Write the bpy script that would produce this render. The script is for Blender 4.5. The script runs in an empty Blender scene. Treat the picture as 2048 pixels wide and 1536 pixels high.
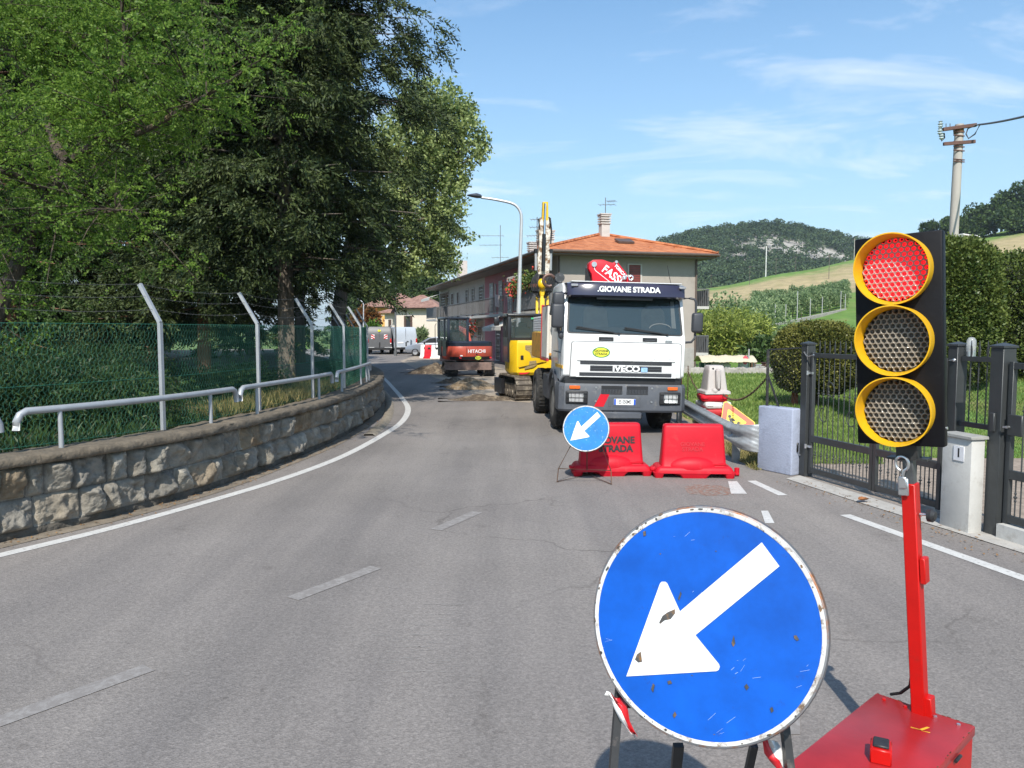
import bpy, bmesh, math, random
import numpy as np
from mathutils import Vector, Matrix, noise as mnoise

R = math.radians
scene = bpy.context.scene
C = scene.collection
rng = np.random.default_rng(7)
random.seed(7)

# ------------------------------------------------------------------ camera
CAM_H, FPX = 2.0, 1520.0
PITCH = math.atan(108.0 / FPX)
cam_d = bpy.data.cameras.new('camera')
cam_d.sensor_width = 36.0
cam_d.lens = 36.0 * FPX / 2048.0
cam_d.clip_start, cam_d.clip_end = 0.05, 6000.0
cam = bpy.data.objects.new('camera', cam_d)
C.objects.link(cam)
cam.location = (0, 0, CAM_H)
cam.rotation_euler = (math.pi / 2 - PITCH, 0, 0)
scene.camera = cam

# ------------------------------------------------------------------ light
SUN_EL, SUN_AZ = 44.0, 6.5          # the sun stands behind the camera, shadows run away and slightly to the right
sun_d = bpy.data.lights.new('sun', 'SUN')
sun_d.energy = 3.8
sun_d.angle = R(0.53)
sun_d.color = (1.0, 0.945, 0.85)
sun = bpy.data.objects.new('sun', sun_d)
C.objects.link(sun)
ray = Vector((math.sin(R(SUN_AZ)) * math.cos(R(SUN_EL)), math.cos(R(SUN_AZ)) * math.cos(R(SUN_EL)), -math.sin(R(SUN_EL))))
sun.rotation_euler = ray.to_track_quat('-Z', 'Y').to_euler()
sun.location = (-3, -20, 25)

world = bpy.data.worlds.new('World')
scene.world = world
world.use_nodes = True
wt = world.node_tree
wt.nodes.clear()
def wn(t, **k):
    n = wt.nodes.new(t)
    for a, b in k.items():
        setattr(n, a, b)
    return n
wl = wt.links.new
w_out = wn('ShaderNodeOutputWorld')
w_bg = wn('ShaderNodeBackground')
w_bg.inputs['Strength'].default_value = 0.108
sky = wn('ShaderNodeTexSky', sky_type='NISHITA')
sky.sun_disc = False
sky.sun_elevation = R(SUN_EL)
sky.sun_rotation = R(180 + SUN_AZ)
sky.altitude = 150
sky.air_density, sky.dust_density, sky.ozone_density = 1.35, 1.0, 2.0
tc = wn('ShaderNodeTexCoord')
sep = wn('ShaderNodeSeparateXYZ')
wl(tc.outputs['Generated'], sep.inputs[0])
# thin streaky clouds, laid out on the sky dome (direction divided by height)
zz = wn('ShaderNodeMath', operation='ADD'); zz.inputs[1].default_value = 0.12
wl(sep.outputs['Z'], zz.inputs[0])
zc = wn('ShaderNodeMath', operation='MAXIMUM'); zc.inputs[1].default_value = 0.03
wl(zz.outputs[0], zc.inputs[0])
dv = wn('ShaderNodeVectorMath', operation='SCALE')
inv = wn('ShaderNodeMath', operation='DIVIDE'); inv.inputs[0].default_value = 1.0
wl(zc.outputs[0], inv.inputs[1])
wl(tc.outputs['Generated'], dv.inputs[0]); wl(inv.outputs[0], dv.inputs['Scale'])
mp = wn('ShaderNodeMapping')
mp.inputs['Scale'].default_value = (0.6, 1.25, 1.0)
mp.inputs['Rotation'].default_value = (0, 0, R(-14))
wl(dv.outputs[0], mp.inputs['Vector'])
nz = wn('ShaderNodeTexNoise')
nz.inputs['Scale'].default_value = 1.9; nz.inputs['Detail'].default_value = 9; nz.inputs['Roughness'].default_value = 0.62
nz.inputs['Distortion'].default_value = 0.5
wl(mp.outputs[0], nz.inputs['Vector'])
cr = wn('ShaderNodeValToRGB')
cr.color_ramp.elements[0].position = 0.50; cr.color_ramp.elements[0].color = (0, 0, 0, 1)
cr.color_ramp.elements[1].position = 0.80; cr.color_ramp.elements[1].color = (0.75, 0.75, 0.75, 1)
wl(nz.outputs['Fac'], cr.inputs[0])
# pale summer veil that thickens towards the horizon
hz = wn('ShaderNodeMapRange'); hz.inputs['From Min'].default_value = 0.0; hz.inputs['From Max'].default_value = 0.45
hz.inputs['To Min'].default_value = 0.55; hz.inputs['To Max'].default_value = 0.0
wl(sep.outputs['Z'], hz.inputs['Value'])
mix = wn('ShaderNodeMix', data_type='RGBA')
wl(hz.outputs[0], mix.inputs['Factor'])
tint = wn('ShaderNodeMix', data_type='RGBA', blend_type='MULTIPLY'); tint.inputs['Factor'].default_value = 1.0
tint.inputs['B'].default_value = (0.70, 0.95, 1.10, 1)
wl(sky.outputs[0], tint.inputs['A'])
wl(tint.outputs['Result'], mix.inputs['A'])
mix.inputs['B'].default_value = (4.1, 5.1, 6.5, 1)
mix2 = wn('ShaderNodeMix', data_type='RGBA'); wl(cr.outputs['Color'], mix2.inputs['Factor']); wl(mix.outputs['Result'], mix2.inputs['A']); mix2.inputs['B'].default_value = (6.9, 7.3, 7.9, 1)
wl(mix2.outputs['Result'], w_bg.inputs['Color'])
wl(w_bg.outputs[0], w_out.inputs[0])

vs = scene.view_settings
vs.view_transform = 'Standard'
vs.look = 'None'
vs.exposure = 0.60
vs.gamma = 1.0
vs.use_curve_mapping = False
scene.cycles.max_bounces = 6
scene.cycles.diffuse_bounces = 3
scene.cycles.transparent_max_bounces = 12
scene.cycles.caustics_reflective = False
scene.cycles.caustics_refractive = False

# ------------------------------------------------------------------ measuring helpers (where a thing of the photo stands on the ground)
_f = Vector((0, math.cos(PITCH), -math.sin(PITCH))); _u = Vector((0, math.sin(PITCH), math.cos(PITCH)))
def _ray(px, py):
    return _f * FPX + Vector((px - 1024, 0, 0)) + _u * (768 - py)
def G(px, py, z=0.0):
    r = _ray(px, py); t = (z - CAM_H) / r.z
    return Vector((0, 0, CAM_H)) + r * t
def P(px, py, Y):
    r = _ray(px, py)
    return Vector((0, 0, CAM_H)) + r * (Y / r.y)
def proj(p):
    d = Vector(p) - Vector((0, 0, CAM_H)); w = d.dot(_f)
    return 1024 + FPX * d.x / w, 768 - FPX * d.dot(_u) / w

# ------------------------------------------------------------------ materials
MATS = {}
def srgb(r, g, b):
    return tuple(((c / 255.0) / 12.92 if c / 255.0 < 0.04045 else ((c / 255.0 + 0.055) / 1.055) ** 2.4) for c in (r, g, b))
def mat(name, col, rough=0.6, metal=0.0, var=0.18, scale=4.0, bump=0.0, bscale=30.0, dirt=None, coat=0.0, spec=0.5, coords='Object', emit=0.0, stretch=None, detail=5):
    """principled surface with noise in tone, optional bump and blotches of dirt or wear: dirt=(colour, amount 0..1, scale)"""
    if name in MATS: return MATS[name]
    m = bpy.data.materials.new(name); m.use_nodes = True
    nt = m.node_tree; b = nt.nodes['Principled BSDF']
    L = nt.links.new
    b.inputs['Roughness'].default_value = rough; b.inputs['Metallic'].default_value = metal
    b.inputs['Coat Weight'].default_value = coat; b.inputs['Coat Roughness'].default_value = 0.08
    b.inputs['Specular IOR Level'].default_value = spec
    t = nt.nodes.new('ShaderNodeTexCoord')
    vec = t.outputs[coords]
    if stretch:
        mpn = nt.nodes.new('ShaderNodeMapping'); mpn.inputs['Scale'].default_value = stretch
        L(vec, mpn.inputs['Vector']); vec = mpn.outputs[0]
    n = nt.nodes.new('ShaderNodeTexNoise'); n.inputs['Scale'].default_value = scale; n.inputs['Detail'].default_value = detail
    n.inputs['Roughness'].default_value = 0.65
    L(vec, n.inputs['Vector'])
    rp = nt.nodes.new('ShaderNodeValToRGB')
    rp.color_ramp.elements[0].position = 0.3; rp.color_ramp.elements[1].position = 0.72
    rp.color_ramp.elements[0].color = (*[max(0, c * (1 - var)) for c in col], 1)
    rp.color_ramp.elements[1].color = (*[min(1, c * (1 + var)) for c in col], 1)
    L(n.outputs['Fac'], rp.inputs[0])
    out = rp.outputs['Color']
    if dirt:
        dc, amt, dsc = dirt
        n2 = nt.nodes.new('ShaderNodeTexNoise'); n2.inputs['Scale'].default_value = dsc; n2.inputs['Detail'].default_value = 8
        n2.inputs['Roughness'].default_value = 0.7
        L(vec, n2.inputs['Vector'])
        r2 = nt.nodes.new('ShaderNodeValToRGB')
        c0 = 0.70 - 0.5 * amt
        r2.color_ramp.elements[0].position = c0; r2.color_ramp.elements[0].color = (0, 0, 0, 1)
        r2.color_ramp.elements[1].position = min(1, c0 + 0.14); r2.color_ramp.elements[1].color = (1, 1, 1, 1)
        L(n2.outputs['Fac'], r2.inputs[0])
        mxn = nt.nodes.new('ShaderNodeMix'); mxn.data_type = 'RGBA'
        L(r2.outputs['Color'], mxn.inputs['Factor']); L(out, mxn.inputs['A']); mxn.inputs['B'].default_value = (*dc, 1)
        out = mxn.outputs['Result']
    L(out, b.inputs['Base Color'])
    if bump:
        n3 = nt.nodes.new('ShaderNodeTexNoise'); n3.inputs['Scale'].default_value = bscale; n3.inputs['Detail'].default_value = 6
        L(vec, n3.inputs['Vector'])
        bp = nt.nodes.new('ShaderNodeBump'); bp.inputs['Strength'].default_value = bump; bp.inputs['Distance'].default_value = 0.02
        L(n3.outputs['Fac'], bp.inputs['Height']); L(bp.outputs[0], b.inputs['Normal'])
    if emit:
        b.inputs['Emission Color'].default_value = (*col, 1); b.inputs['Emission Strength'].default_value = emit
    MATS[name] = m
    return m

def leaf_mat(name, c0, c1, trans=0.25, rough=0.55, scale=0.6):
    """foliage: the tone of each leaf differs, part of the light passes through"""
    if name in MATS: return MATS[name]
    m = bpy.data.materials.new(name); m.use_nodes = True
    nt = m.node_tree; L = nt.links.new
    b = nt.nodes['Principled BSDF']; o = nt.nodes['Material Output']
    b.inputs['Roughness'].default_value = rough; b.inputs['Specular IOR Level'].default_value = 0.3
    at = nt.nodes.new('ShaderNodeAttribute'); at.attribute_name = 'tone'
    t = nt.nodes.new('ShaderNodeTexCoord')
    n = nt.nodes.new('ShaderNodeTexNoise'); n.inputs['Scale'].default_value = scale; n.inputs['Detail'].default_value = 3
    L(t.outputs['Object'], n.inputs['Vector'])
    ad = nt.nodes.new('ShaderNodeMath'); ad.operation = 'MULTIPLY_ADD'; ad.inputs[1].default_value = 0.9
    sb = nt.nodes.new('ShaderNodeMath'); sb.operation = 'SUBTRACT'; sb.inputs[1].default_value = 0.45
    ml = nt.nodes.new('ShaderNodeMath'); ml.operation = 'MULTIPLY_ADD'; ml.inputs[1].default_value = 1.5; 
    L(n.outputs['Fac'], sb.inputs[0]); L(sb.outputs[0], ml.inputs[0])
    ml.inputs[2].default_value = 0.0
    L(at.outputs['Fac'], ad.inputs[0]); L(ml.outputs[0], ad.inputs[2])
    rp = nt.nodes.new('ShaderNodeValToRGB')
    rp.color_ramp.elements[0].position = 0.0; rp.color_ramp.elements[0].color = (*c0, 1)
    rp.color_ramp.elements[1].position = 1.0; rp.color_ramp.elements[1].color = (*c1, 1)
    L(ad.outputs[0], rp.inputs[0]); L(rp.outputs['Color'], b.inputs['Base Color'])
    tr = nt.nodes.new('ShaderNodeBsdfTranslucent'); L(rp.outputs['Color'], tr.inputs['Color'])
    mxs = nt.nodes.new('ShaderNodeMixShader'); mxs.inputs[0].default_value = trans
    L(b.outputs[0], mxs.inputs[1]); L(tr.outputs[0], mxs.inputs[2]); L(mxs.outputs[0], o.inputs['Surface'])
    MATS[name] = m
    return m

def glass_mat(name, tintc, rough=0.03, alpha=0.75, metal=0.0):
    """a pane: mirror-like coat over a tinted body that lets some light through"""
    if name in MATS: return MATS[name]
    m = bpy.data.materials.new(name); m.use_nodes = True
    b = m.node_tree.nodes['Principled BSDF']
    b.inputs['Base Color'].default_value = (*tintc, 1); b.inputs['Roughness'].default_value = rough
    b.inputs['Specular IOR Level'].default_value = 0.9; b.inputs['Alpha'].default_value = alpha; b.inputs['Metallic'].default_value = metal
    b.inputs['Coat Weight'].default_value = 0.6; b.inputs['Coat Roughness'].default_value = 0.02
    MATS[name] = m
    return m

# ------------------------------------------------------------------ objects, tags
def tag(o, label=None, cat=None, group=None, kind=None):
    if label: o['label'] = label
    if cat: o['category'] = cat
    if group: o['group'] = group
    if kind: o['kind'] = kind
    return o
def empty(name, loc=(0, 0, 0), rz=0.0, label=None, cat=None, group=None, rot=None):
    o = bpy.data.objects.new(name, None); C.objects.link(o)
    o.location = loc; o.rotation_euler = rot if rot else (0, 0, rz)
    o.empty_display_size = 0.2
    return tag(o, label, cat, group)
def copy_tree(o, parent=None):
    c = o.copy(); C.objects.link(c); c.parent = parent
    for ch in list(o.children): copy_tree(ch, c)
    return c

def frame_from(d, up=(0, 0, 1)):
    d = Vector(d).normalized(); up = Vector(up)
    if abs(d.dot(up.normalized())) > 0.98: up = Vector((0, 1, 0)) if abs(d.y) < 0.9 else Vector((1, 0, 0))
    x = d.cross(up).normalized(); y = x.cross(d).normalized()
    return x, y, d

class MB:
    """collects boxes, bars, tubes and prisms and links them as one mesh object"""
    def __init__(s): s.v = []; s.f = []
    def add(s, vs, fs):
        o = len(s.v); s.v.extend([tuple(v) for v in vs]); s.f.extend([[i + o for i in f] for f in fs]); return s
    def bm(s, b, M=None):
        b.verts.index_update()
        if M is not None: bmesh.ops.transform(b, matrix=M, verts=b.verts)
        s.add([v.co.copy() for v in b.verts], [[v.index for v in f.verts] for f in b.faces]); b.free(); return s
    def box(s, c, size, rot=None, bev=0.0, seg=1):
        M = Matrix.Translation(c)
        if rot is not None:
            M = M @ (Matrix.Rotation(rot, 4, 'Z') if isinstance(rot, (int, float)) else rot.to_4x4())
        b = bmesh.new(); bmesh.ops.create_cube(b, size=1.0)
        bmesh.ops.scale(b, vec=size, verts=b.verts)
        if bev: bmesh.ops.bevel(b, geom=b.edges[:], offset=min(bev, min(size) * 0.45), segments=seg, affect='EDGES', profile=0.5)
        return s.bm(b, M)
    def beam(s, a, b_, w, h, up=(0, 0, 1), bev=0.0):
        a = Vector(a); b_ = Vector(b_); d = b_ - a
        x, y, z = frame_from(d, up)
        M = Matrix((x, y, z)).transposed()
        return s.box((a + b_) / 2, (w, h, d.length), M, bev)
    def cyl(s, a, b_, r0, r1=None, n=12, caps=True):
        r1 = r0 if r1 is None else r1
        a = Vector(a); b_ = Vector(b_); x, y, z = frame_from(b_ - a)
        vs = []
        for p, r in ((a, r0), (b_, r1)):
            for i in range(n):
                t = 2 * math.pi * i / n; vs.append(p + x * (r * math.cos(t)) + y * (r * math.sin(t)))
        fs = [[i, (i + 1) % n, n + (i + 1) % n, n + i] for i in range(n)]
        if caps: fs += [list(range(n))[::-1], list(range(n, 2 * n))]
        return s.add(vs, fs)
    def tube(s, pts, r, n=8, caps=True):
        pts = [Vector(p) for p in pts]; k = len(pts)
        rs = r if isinstance(r, (list, tuple)) else [r] * k
        vs = []; x = None
        for i, p in enumerate(pts):
            d = (pts[min(i + 1, k - 1)] - pts[max(i - 1, 0)])
            d = d.normalized() if d.length > 1e-9 else Vector((0, 0, 1))
            if x is None: x, y, _ = frame_from(d)
            else:
                x = (x - d * x.dot(d)); x = x.normalized() if x.length > 1e-6 else frame_from(d)[0]
                y = d.cross(x)
            for j in range(n):
                t = 2 * math.pi * j / n; vs.append(p + x * (rs[i] * math.cos(t)) + y * (rs[i] * math.sin(t)))
        fs = [[i * n + j, i * n + (j + 1) % n, (i + 1) * n + (j + 1) % n, (i + 1) * n + j] for i in range(k - 1) for j in range(n)]
        if caps: fs += [list(range(n))[::-1], list(range((k - 1) * n, k * n))]
        return s.add(vs, fs)
    def lathe(s, prof, M=None, n=24, closed=False):
        """prof: (radius, height) pairs turned about local z"""
        M = M or Matrix(); vs = []; k = len(prof)
        for r, h in prof:
            for j in range(n):
                t = 2 * math.pi * j / n; vs.append(M @ Vector((r * math.cos(t), r * math.sin(t), h)))
        kk = k if closed else k - 1
        fs = [[i * n + j, i * n + (j + 1) % n, ((i + 1) % k) * n + (j + 1) % n, ((i + 1) % k) * n + j] for i in range(kk) for j in range(n)]
        if not closed:
            if prof[0][0] > 1e-5: fs.append(list(range(n))[::-1])
            if prof[-1][0] > 1e-5: fs.append(list(range((k - 1) * n, k * n)))
        return s.add(vs, fs)
    def prism(s, poly, M, depth, bev=0.0):
        """polygon in local xy, thickness along local z"""
        b = bmesh.new()
        vs = [b.verts.new((p[0], p[1], 0)) for p in poly]; f = b.faces.new(vs)
        e = bmesh.ops.extrude_face_region(b, geom=[f])
        bmesh.ops.translate(b, vec=(0, 0, depth), verts=[g for g in e['geom'] if isinstance(g, bmesh.types.BMVert)])
        if bev:
            bmesh.ops.bevel(b, geom=b.edges[:], offset=bev, segments=2, affect='EDGES', profile=0.5)
        return s.bm(b, M)
    def sphere(s, c, r, n=12, sc=(1, 1, 1)):
        b = bmesh.new(); bmesh.ops.create_uvsphere(b, u_segments=n, v_segments=max(4, n // 2 + 1), radius=r)
        return s.bm(b, Matrix.Translation(c) @ Matrix.Diagonal((*sc, 1)))
    def build(s, name, m, parent=None, smooth=38, recalc=True):
        me = bpy.data.meshes.new(name)
        me.from_pydata(s.v, [], s.f)
        if recalc:
            b = bmesh.new(); b.from_mesh(me); bmesh.ops.recalc_face_normals(b, faces=b.faces[:]); b.to_mesh(me); b.free()
        if smooth:
            me.polygons.foreach_set('use_smooth', [True] * len(me.polygons)); me.set_sharp_from_angle(angle=R(smooth))
        me.materials.append(m)
        o = bpy.data.objects.new(name, me); C.objects.link(o)
        if parent: o.parent = parent
        return o

# matrices: local xy plane standing upright, facing -y (towards the camera): x right, y up
def facing(o, rz=0.0, tilt=0.0):
    """local x = right, local y = up, local z = towards the viewer (-y) of the parent frame"""
    return Matrix.Translation(o) @ Matrix.Rotation(rz, 4, 'Z') @ Matrix.Rotation(math.pi / 2 + tilt, 4, 'X')

def text(name, s, size, M, m, parent=None, extrude=0.002, offset=0.0, align='CENTER', sx=1.0, shear=0.0):
    cu = bpy.data.curves.new(name, 'FONT'); cu.body = s; cu.size = size; cu.extrude = extrude; cu.offset = offset
    cu.align_x = align; cu.align_y = 'CENTER'; cu.resolution_u = 4; cu.shear = shear
    to = bpy.data.objects.new(name + '_src', cu); C.objects.link(to)
    dg = bpy.context.evaluated_depsgraph_get(); dg.update()
    me = bpy.data.meshes.new_from_object(to.evaluated_get(dg))
    bpy.data.objects.remove(to); bpy.data.curves.remove(cu)
    me.name = name
    me.transform(M @ Matrix.Diagonal((sx, 1, 1, 1)))
    me.materials.clear(); me.materials.append(m)
    o = bpy.data.objects.new(name, me); C.objects.link(o)
    if parent: o.parent = parent
    return o

def grid_mesh(name, V, nu, nv, m, parent=None, smooth=True, closed=False):
    """V: (nu*nv,3) array of points, row-major"""
    V = np.asarray(V, dtype=np.float32).reshape(-1, 3)
    iu = np.arange(nu - 1)[:, None]; iv = np.arange(nv - 1)[None, :]
    a = (iu * nv + iv).ravel()
    F = np.stack([a, a + 1, a + nv + 1, a + nv], 1)
    return raw_mesh(name, V, F, m, parent, smooth)
def raw_mesh(name, V, F, m, parent=None, smooth=False, tone=None):
    V = np.ascontiguousarray(V, dtype=np.float32); F = np.ascontiguousarray(F, dtype=np.int32)
    me = bpy.data.meshes.new(name)
    k = F.shape[1]
    me.vertices.add(len(V)); me.vertices.foreach_set('co', V.ravel())
    me.loops.add(F.size); me.loops.foreach_set('vertex_index', F.ravel())
    me.polygons.add(len(F))
    me.polygons.foreach_set('loop_start', np.arange(0, F.size, k, dtype=np.int32))
    if smooth: me.polygons.foreach_set('use_smooth', np.ones(len(F), dtype=bool))
    if tone is not None:
        at = me.attributes.new('tone', 'FLOAT', 'FACE'); at.data.foreach_set('value', np.ascontiguousarray(tone, dtype=np.float32))
    me.materials.append(m); me.update(calc_edges=True)
    o = bpy.data.objects.new(name, me); C.objects.link(o)
    if parent: o.parent = parent
    return o

# ------------------------------------------------------------------ foliage
def unit(a): return a / np.maximum(np.linalg.norm(a, axis=-1, keepdims=True), 1e-9)
def leaves(name, pos, d, L, W, m, parent=None, fold=0.25, nrm=None):
    """one diamond-shaped leaf per row, folded along its midrib"""
    n = len(pos); d = unit(d)
    r = nrm if nrm is not None else rng.normal(size=(n, 3))
    s = unit(np.cross(d, r)); up = np.cross(s, d)
    L = np.broadcast_to(L, (n,))[:, None]; W = np.broadcast_to(W, (n,))[:, None]
    mid = pos + d * L * 0.45
    V = np.stack([pos, mid + s * W + up * W * fold, pos + d * L, mid - s * W + up * W * fold], 1).reshape(-1, 3)
    a = np.arange(n) * 4
    F = np.stack([a, a + 1, a + 2, a + 3], 1)
    return raw_mesh(name, V, F, m, parent, tone=rng.random(n))
def sprays(base, d, length, nl, L, W, splay=0.9, droop=0.3):
    """twigs carrying nl leaves each, returns leaf positions and directions"""
    n = len(base); d = unit(d)
    side = unit(np.cross(d, rng.normal(size=(n, 3))))
    t = (np.arange(nl) + 0.5) / nl
    pos = base[:, None, :] + d[:, None, :] * (t[None, :, None] * np.broadcast_to(length, (n,))[:, None, None])
    pos[:, :, 2] -= droop * (t[None, :] ** 2) * np.broadcast_to(length, (n,))[:, None]
    sg = np.where(np.arange(nl) % 2 == 0, 1.0, -1.0)
    ld = d[:, None, :] + side[:, None, :] * sg[None, :, None] * splay + rng.normal(size=(n, nl, 3)) * 0.25
    ld[:, :, 2] -= droop
    return pos.reshape(-1, 3), ld.reshape(-1, 3)
def blob_points(blobs, n, shell=0.4, lump=0.18):
    """points near the surface of lumpy ellipsoids ((cx,cy,cz),(rx,ry,rz)), with outward directions"""
    B = np.array([[*c, *r] for c, r in blobs], dtype=float)
    w = (B[:, 3] * B[:, 4] + B[:, 4] * B[:, 5] + B[:, 3] * B[:, 5]); w /= w.sum()
    i = rng.choice(len(B), n, p=w)
    u = unit(rng.normal(size=(n, 3)))
    ph = B[i, :3].sum(1, keepdims=True)
    lm = 1 + lump * (np.sin(u[:, :1] * 5 + ph * 3) * np.cos(u[:, 1:2] * 6 + ph) + 0.6 * np.sin(u[:, 2:3] * 9 + ph * 5 + u[:, :1] * 4))
    rad = (1 - shell * rng.random((n, 1)) ** 1.6) * lm
    return B[i, :3] + u * B[i, 3:] * rad, u
# ------------------------------------------------------------------ path helper
def catmull(pts, step=0.1):
    p = [np.array(q, dtype=float) for q in pts]
    p = [2 * p[0] - p[1]] + p + [2 * p[-1] - p[-2]]
    out = []
    for i in range(1, len(p) - 2):
        k = max(2, int(np.linalg.norm(p[i + 1] - p[i]) / step))
        for t in np.linspace(0, 1, k, endpoint=False):
            out.append(0.5 * (2 * p[i] + (p[i + 1] - p[i - 1]) * t + (2 * p[i - 1] - 5 * p[i] + 4 * p[i + 1] - p[i + 2]) * t * t + (3 * p[i] - p[i - 1] - 3 * p[i + 1] + p[i + 2]) * t ** 3))
    out.append(p[-2]); out = np.array(out)
    s = np.concatenate([[0], np.cumsum(np.linalg.norm(np.diff(out, axis=0), axis=1))])
    return out, s
class Path:
    def __init__(s, pts, step=0.1):
        s.p, s.s = catmull(pts, step); s.L = s.s[-1]
    def at(s, d): return np.stack([np.interp(d, s.s, s.p[:, k]) for k in range(s.p.shape[1])], -1)
    def tan(s, d):
        a = s.at(np.asarray(d) + 0.08) - s.at(np.asarray(d) - 0.08); return unit(a)
    def off(s, d, o):                                   # offset to the left of travel
        t = s.tan(d); q = s.at(d); o = np.asarray(o)
        return q + np.stack([-t[..., 1], t[..., 0]], -1) * o[..., None]
def ribbon(name, path, d0, d1, o0, o1, z, m, step=0.25):
    d = np.linspace(d0, d1, max(2, int((d1 - d0) / step)))
    a = path.off(d, np.full(len(d), o0)); b = path.off(d, np.full(len(d), o1))
    V = np.stack([np.c_[a, np.full(len(d), z)], np.c_[b, np.full(len(d), z)]], 1)
    return grid_mesh(name, V, len(d), 2, m, smooth=False)
def flat(name, poly, z, m):
    b = bmesh.new(); f = b.faces.new([b.verts.new((p[0], p[1], z)) for p in poly])
    bmesh.ops.triangulate(b, faces=[f]); bmesh.ops.recalc_face_normals(b, faces=b.faces[:])
    for f in b.faces:
        if f.normal.z < 0: f.normal_flip()
    me = bpy.data.meshes.new(name); b.to_mesh(me); b.free(); me.materials.append(m)
    o = bpy.data.objects.new(name, me); C.objects.link(o); return o

# ------------------------------------------------------------------ ground materials
def asphalt_mat():
    m = bpy.data.materials.new('asphalt'); m.use_nodes = True
    nt = m.node_tree; L = nt.links.new; b = nt.nodes['Principled BSDF']
    b.inputs['Roughness'].default_value = 0.85; b.inputs['Specular IOR Level'].default_value = 0.25
    t = nt.nodes.new('ShaderNodeTexCoord')
    def noise(sc, det, vec=None, rough=0.6):
        n = nt.nodes.new('ShaderNodeTexNoise'); n.inputs['Scale'].default_value = sc; n.inputs['Detail'].default_value = det
        n.inputs['Roughness'].default_value = rough
        L(vec or t.outputs['Object'], n.inputs['Vector']); return n.outputs['Fac']
    def ramp(src, p0, c0, p1, c1):
        r = nt.nodes.new('ShaderNodeValToRGB'); r.color_ramp.elements[0].position = p0; r.color_ramp.elements[1].position = p1
        r.color_ramp.elements[0].color = (*c0, 1); r.color_ramp.elements[1].color = (*c1, 1); L(src, r.inputs[0]); return r.outputs['Color']
    def mult(a, b_, f=1.0):
        x = nt.nodes.new('ShaderNodeMix'); x.data_type = 'RGBA'; x.blend_type = 'MULTIPLY'; x.inputs['Factor'].default_value = f
        L(a, x.inputs['A']); L(b_, x.inputs['B']); return x.outputs['Result']
    base = ramp(noise(0.35, 5), 0.3, (0.203, 0.184, 0.170), 0.7, (0.250, 0.227, 0.211))
    vo = nt.nodes.new('ShaderNodeTexVoronoi'); vo.inputs['Scale'].default_value = 95
    L(t.outputs['Object'], vo.inputs['Vector'])
    sx = nt.nodes.new('ShaderNodeSeparateXYZ'); L(vo.outputs['Color'], sx.inputs[0])
    grain = ramp(sx.outputs[0], 0.0, (0.84, 0.84, 0.84), 1.0, (1.16, 1.16, 1.16))
    c = mult(base, grain)
    c = mult(c, ramp(noise(34, 3), 0.3, (0.86, 0.86, 0.86), 0.7, (1.14, 1.14, 1.14)))
    # wheel tracks: long streaks along the road
    mpn = nt.nodes.new('ShaderNodeMapping'); mpn.inputs['Scale'].default_value = (1.6, 0.12, 1); mpn.inputs['Rotation'].default_value = (0, 0, R(-4))
    L(t.outputs['Object'], mpn.inputs['Vector'])
    c = mult(c, ramp(noise(1.0, 4, mpn.outputs[0]), 0.32, (0.84, 0.84, 0.85), 0.62, (1.08, 1.07, 1.06)))
    # oil spots and old repairs
    c = mult(c, ramp(noise(2.3, 9, rough=0.75), 0.28, (0.72, 0.71, 0.70), 0.41, (1, 1, 1)))
    # hairline cracks in the worn stretches
    v2 = nt.nodes.new('ShaderNodeTexVoronoi'); v2.feature = 'DISTANCE_TO_EDGE'; v2.inputs['Scale'].default_value = 0.55
    wv = nt.nodes.new('ShaderNodeMix'); wv.data_type = 'RGBA'; wv.inputs['Factor'].default_value = 0.06; L(t.outputs['Object'], wv.inputs['A'])
    nv = nt.nodes.new('ShaderNodeTexNoise'); nv.inputs['Scale'].default_value = 2.5; nv.inputs['Detail'].default_value = 6; L(t.outputs['Object'], nv.inputs['Vector']); 
    av = nt.nodes.new('ShaderNodeVectorMath'); av.operation = 'MULTIPLY_ADD'; av.inputs[1].default_value = (0.5, 0.5, 0.5); L(nv.outputs['Color'], av.inputs[0]); L(t.outputs['Object'], av.inputs[2]); L(av.outputs[0], v2.inputs['Vector'])
    crk = ramp(v2.outputs['Distance'], 0.004, (0.62, 0.61, 0.60), 0.011, (1, 1, 1))
    msk = ramp(noise(0.22, 3), 0.50, (0, 0, 0), 0.62, (1, 1, 1))
    cm = nt.nodes.new('ShaderNodeMix'); cm.data_type = 'RGBA'; cm.inputs['A'].default_value = (1, 1, 1, 1); L(msk, cm.inputs['Factor']); L(crk, cm.inputs['B'])
    c = mult(c, cm.outputs['Result'])
    c = mult(c, ramp(noise(0.13, 4), 0.35, (0.86, 0.86, 0.87), 0.65, (1.08, 1.08, 1.07)))
    L(c, b.inputs['Base Color'])
    bp = nt.nodes.new('ShaderNodeBump'); bp.inputs['Strength'].default_value = 0.4; bp.inputs['Distance'].default_value = 0.006
    L(vo.outputs['Distance'], bp.inputs['Height']); L(bp.outputs[0], b.inputs['Normal'])
    return m
M_ASPH = asphalt_mat()
M_PAINT = mat('road_paint', (0.56, 0.545, 0.52), 0.7, var=0.12, scale=9, dirt=((0.24, 0.225, 0.21), 0.30, 26))
M_FADED = mat('faded_paint', (0.30, 0.28, 0.265), 0.8, var=0.12, scale=9, dirt=((0.22, 0.20, 0.187), 0.60, 18))
M_EARTH = mat('earth', (0.16, 0.125, 0.085), 0.95, var=0.35, scale=1.2, bump=0.6, bscale=14)
M_GRASSG = mat('grass_ground', (0.095, 0.185, 0.038), 0.95, var=0.35, scale=0.8, bump=0.7, bscale=30, dirt=((0.20, 0.19, 0.07), 0.42, 0.9))
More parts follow.
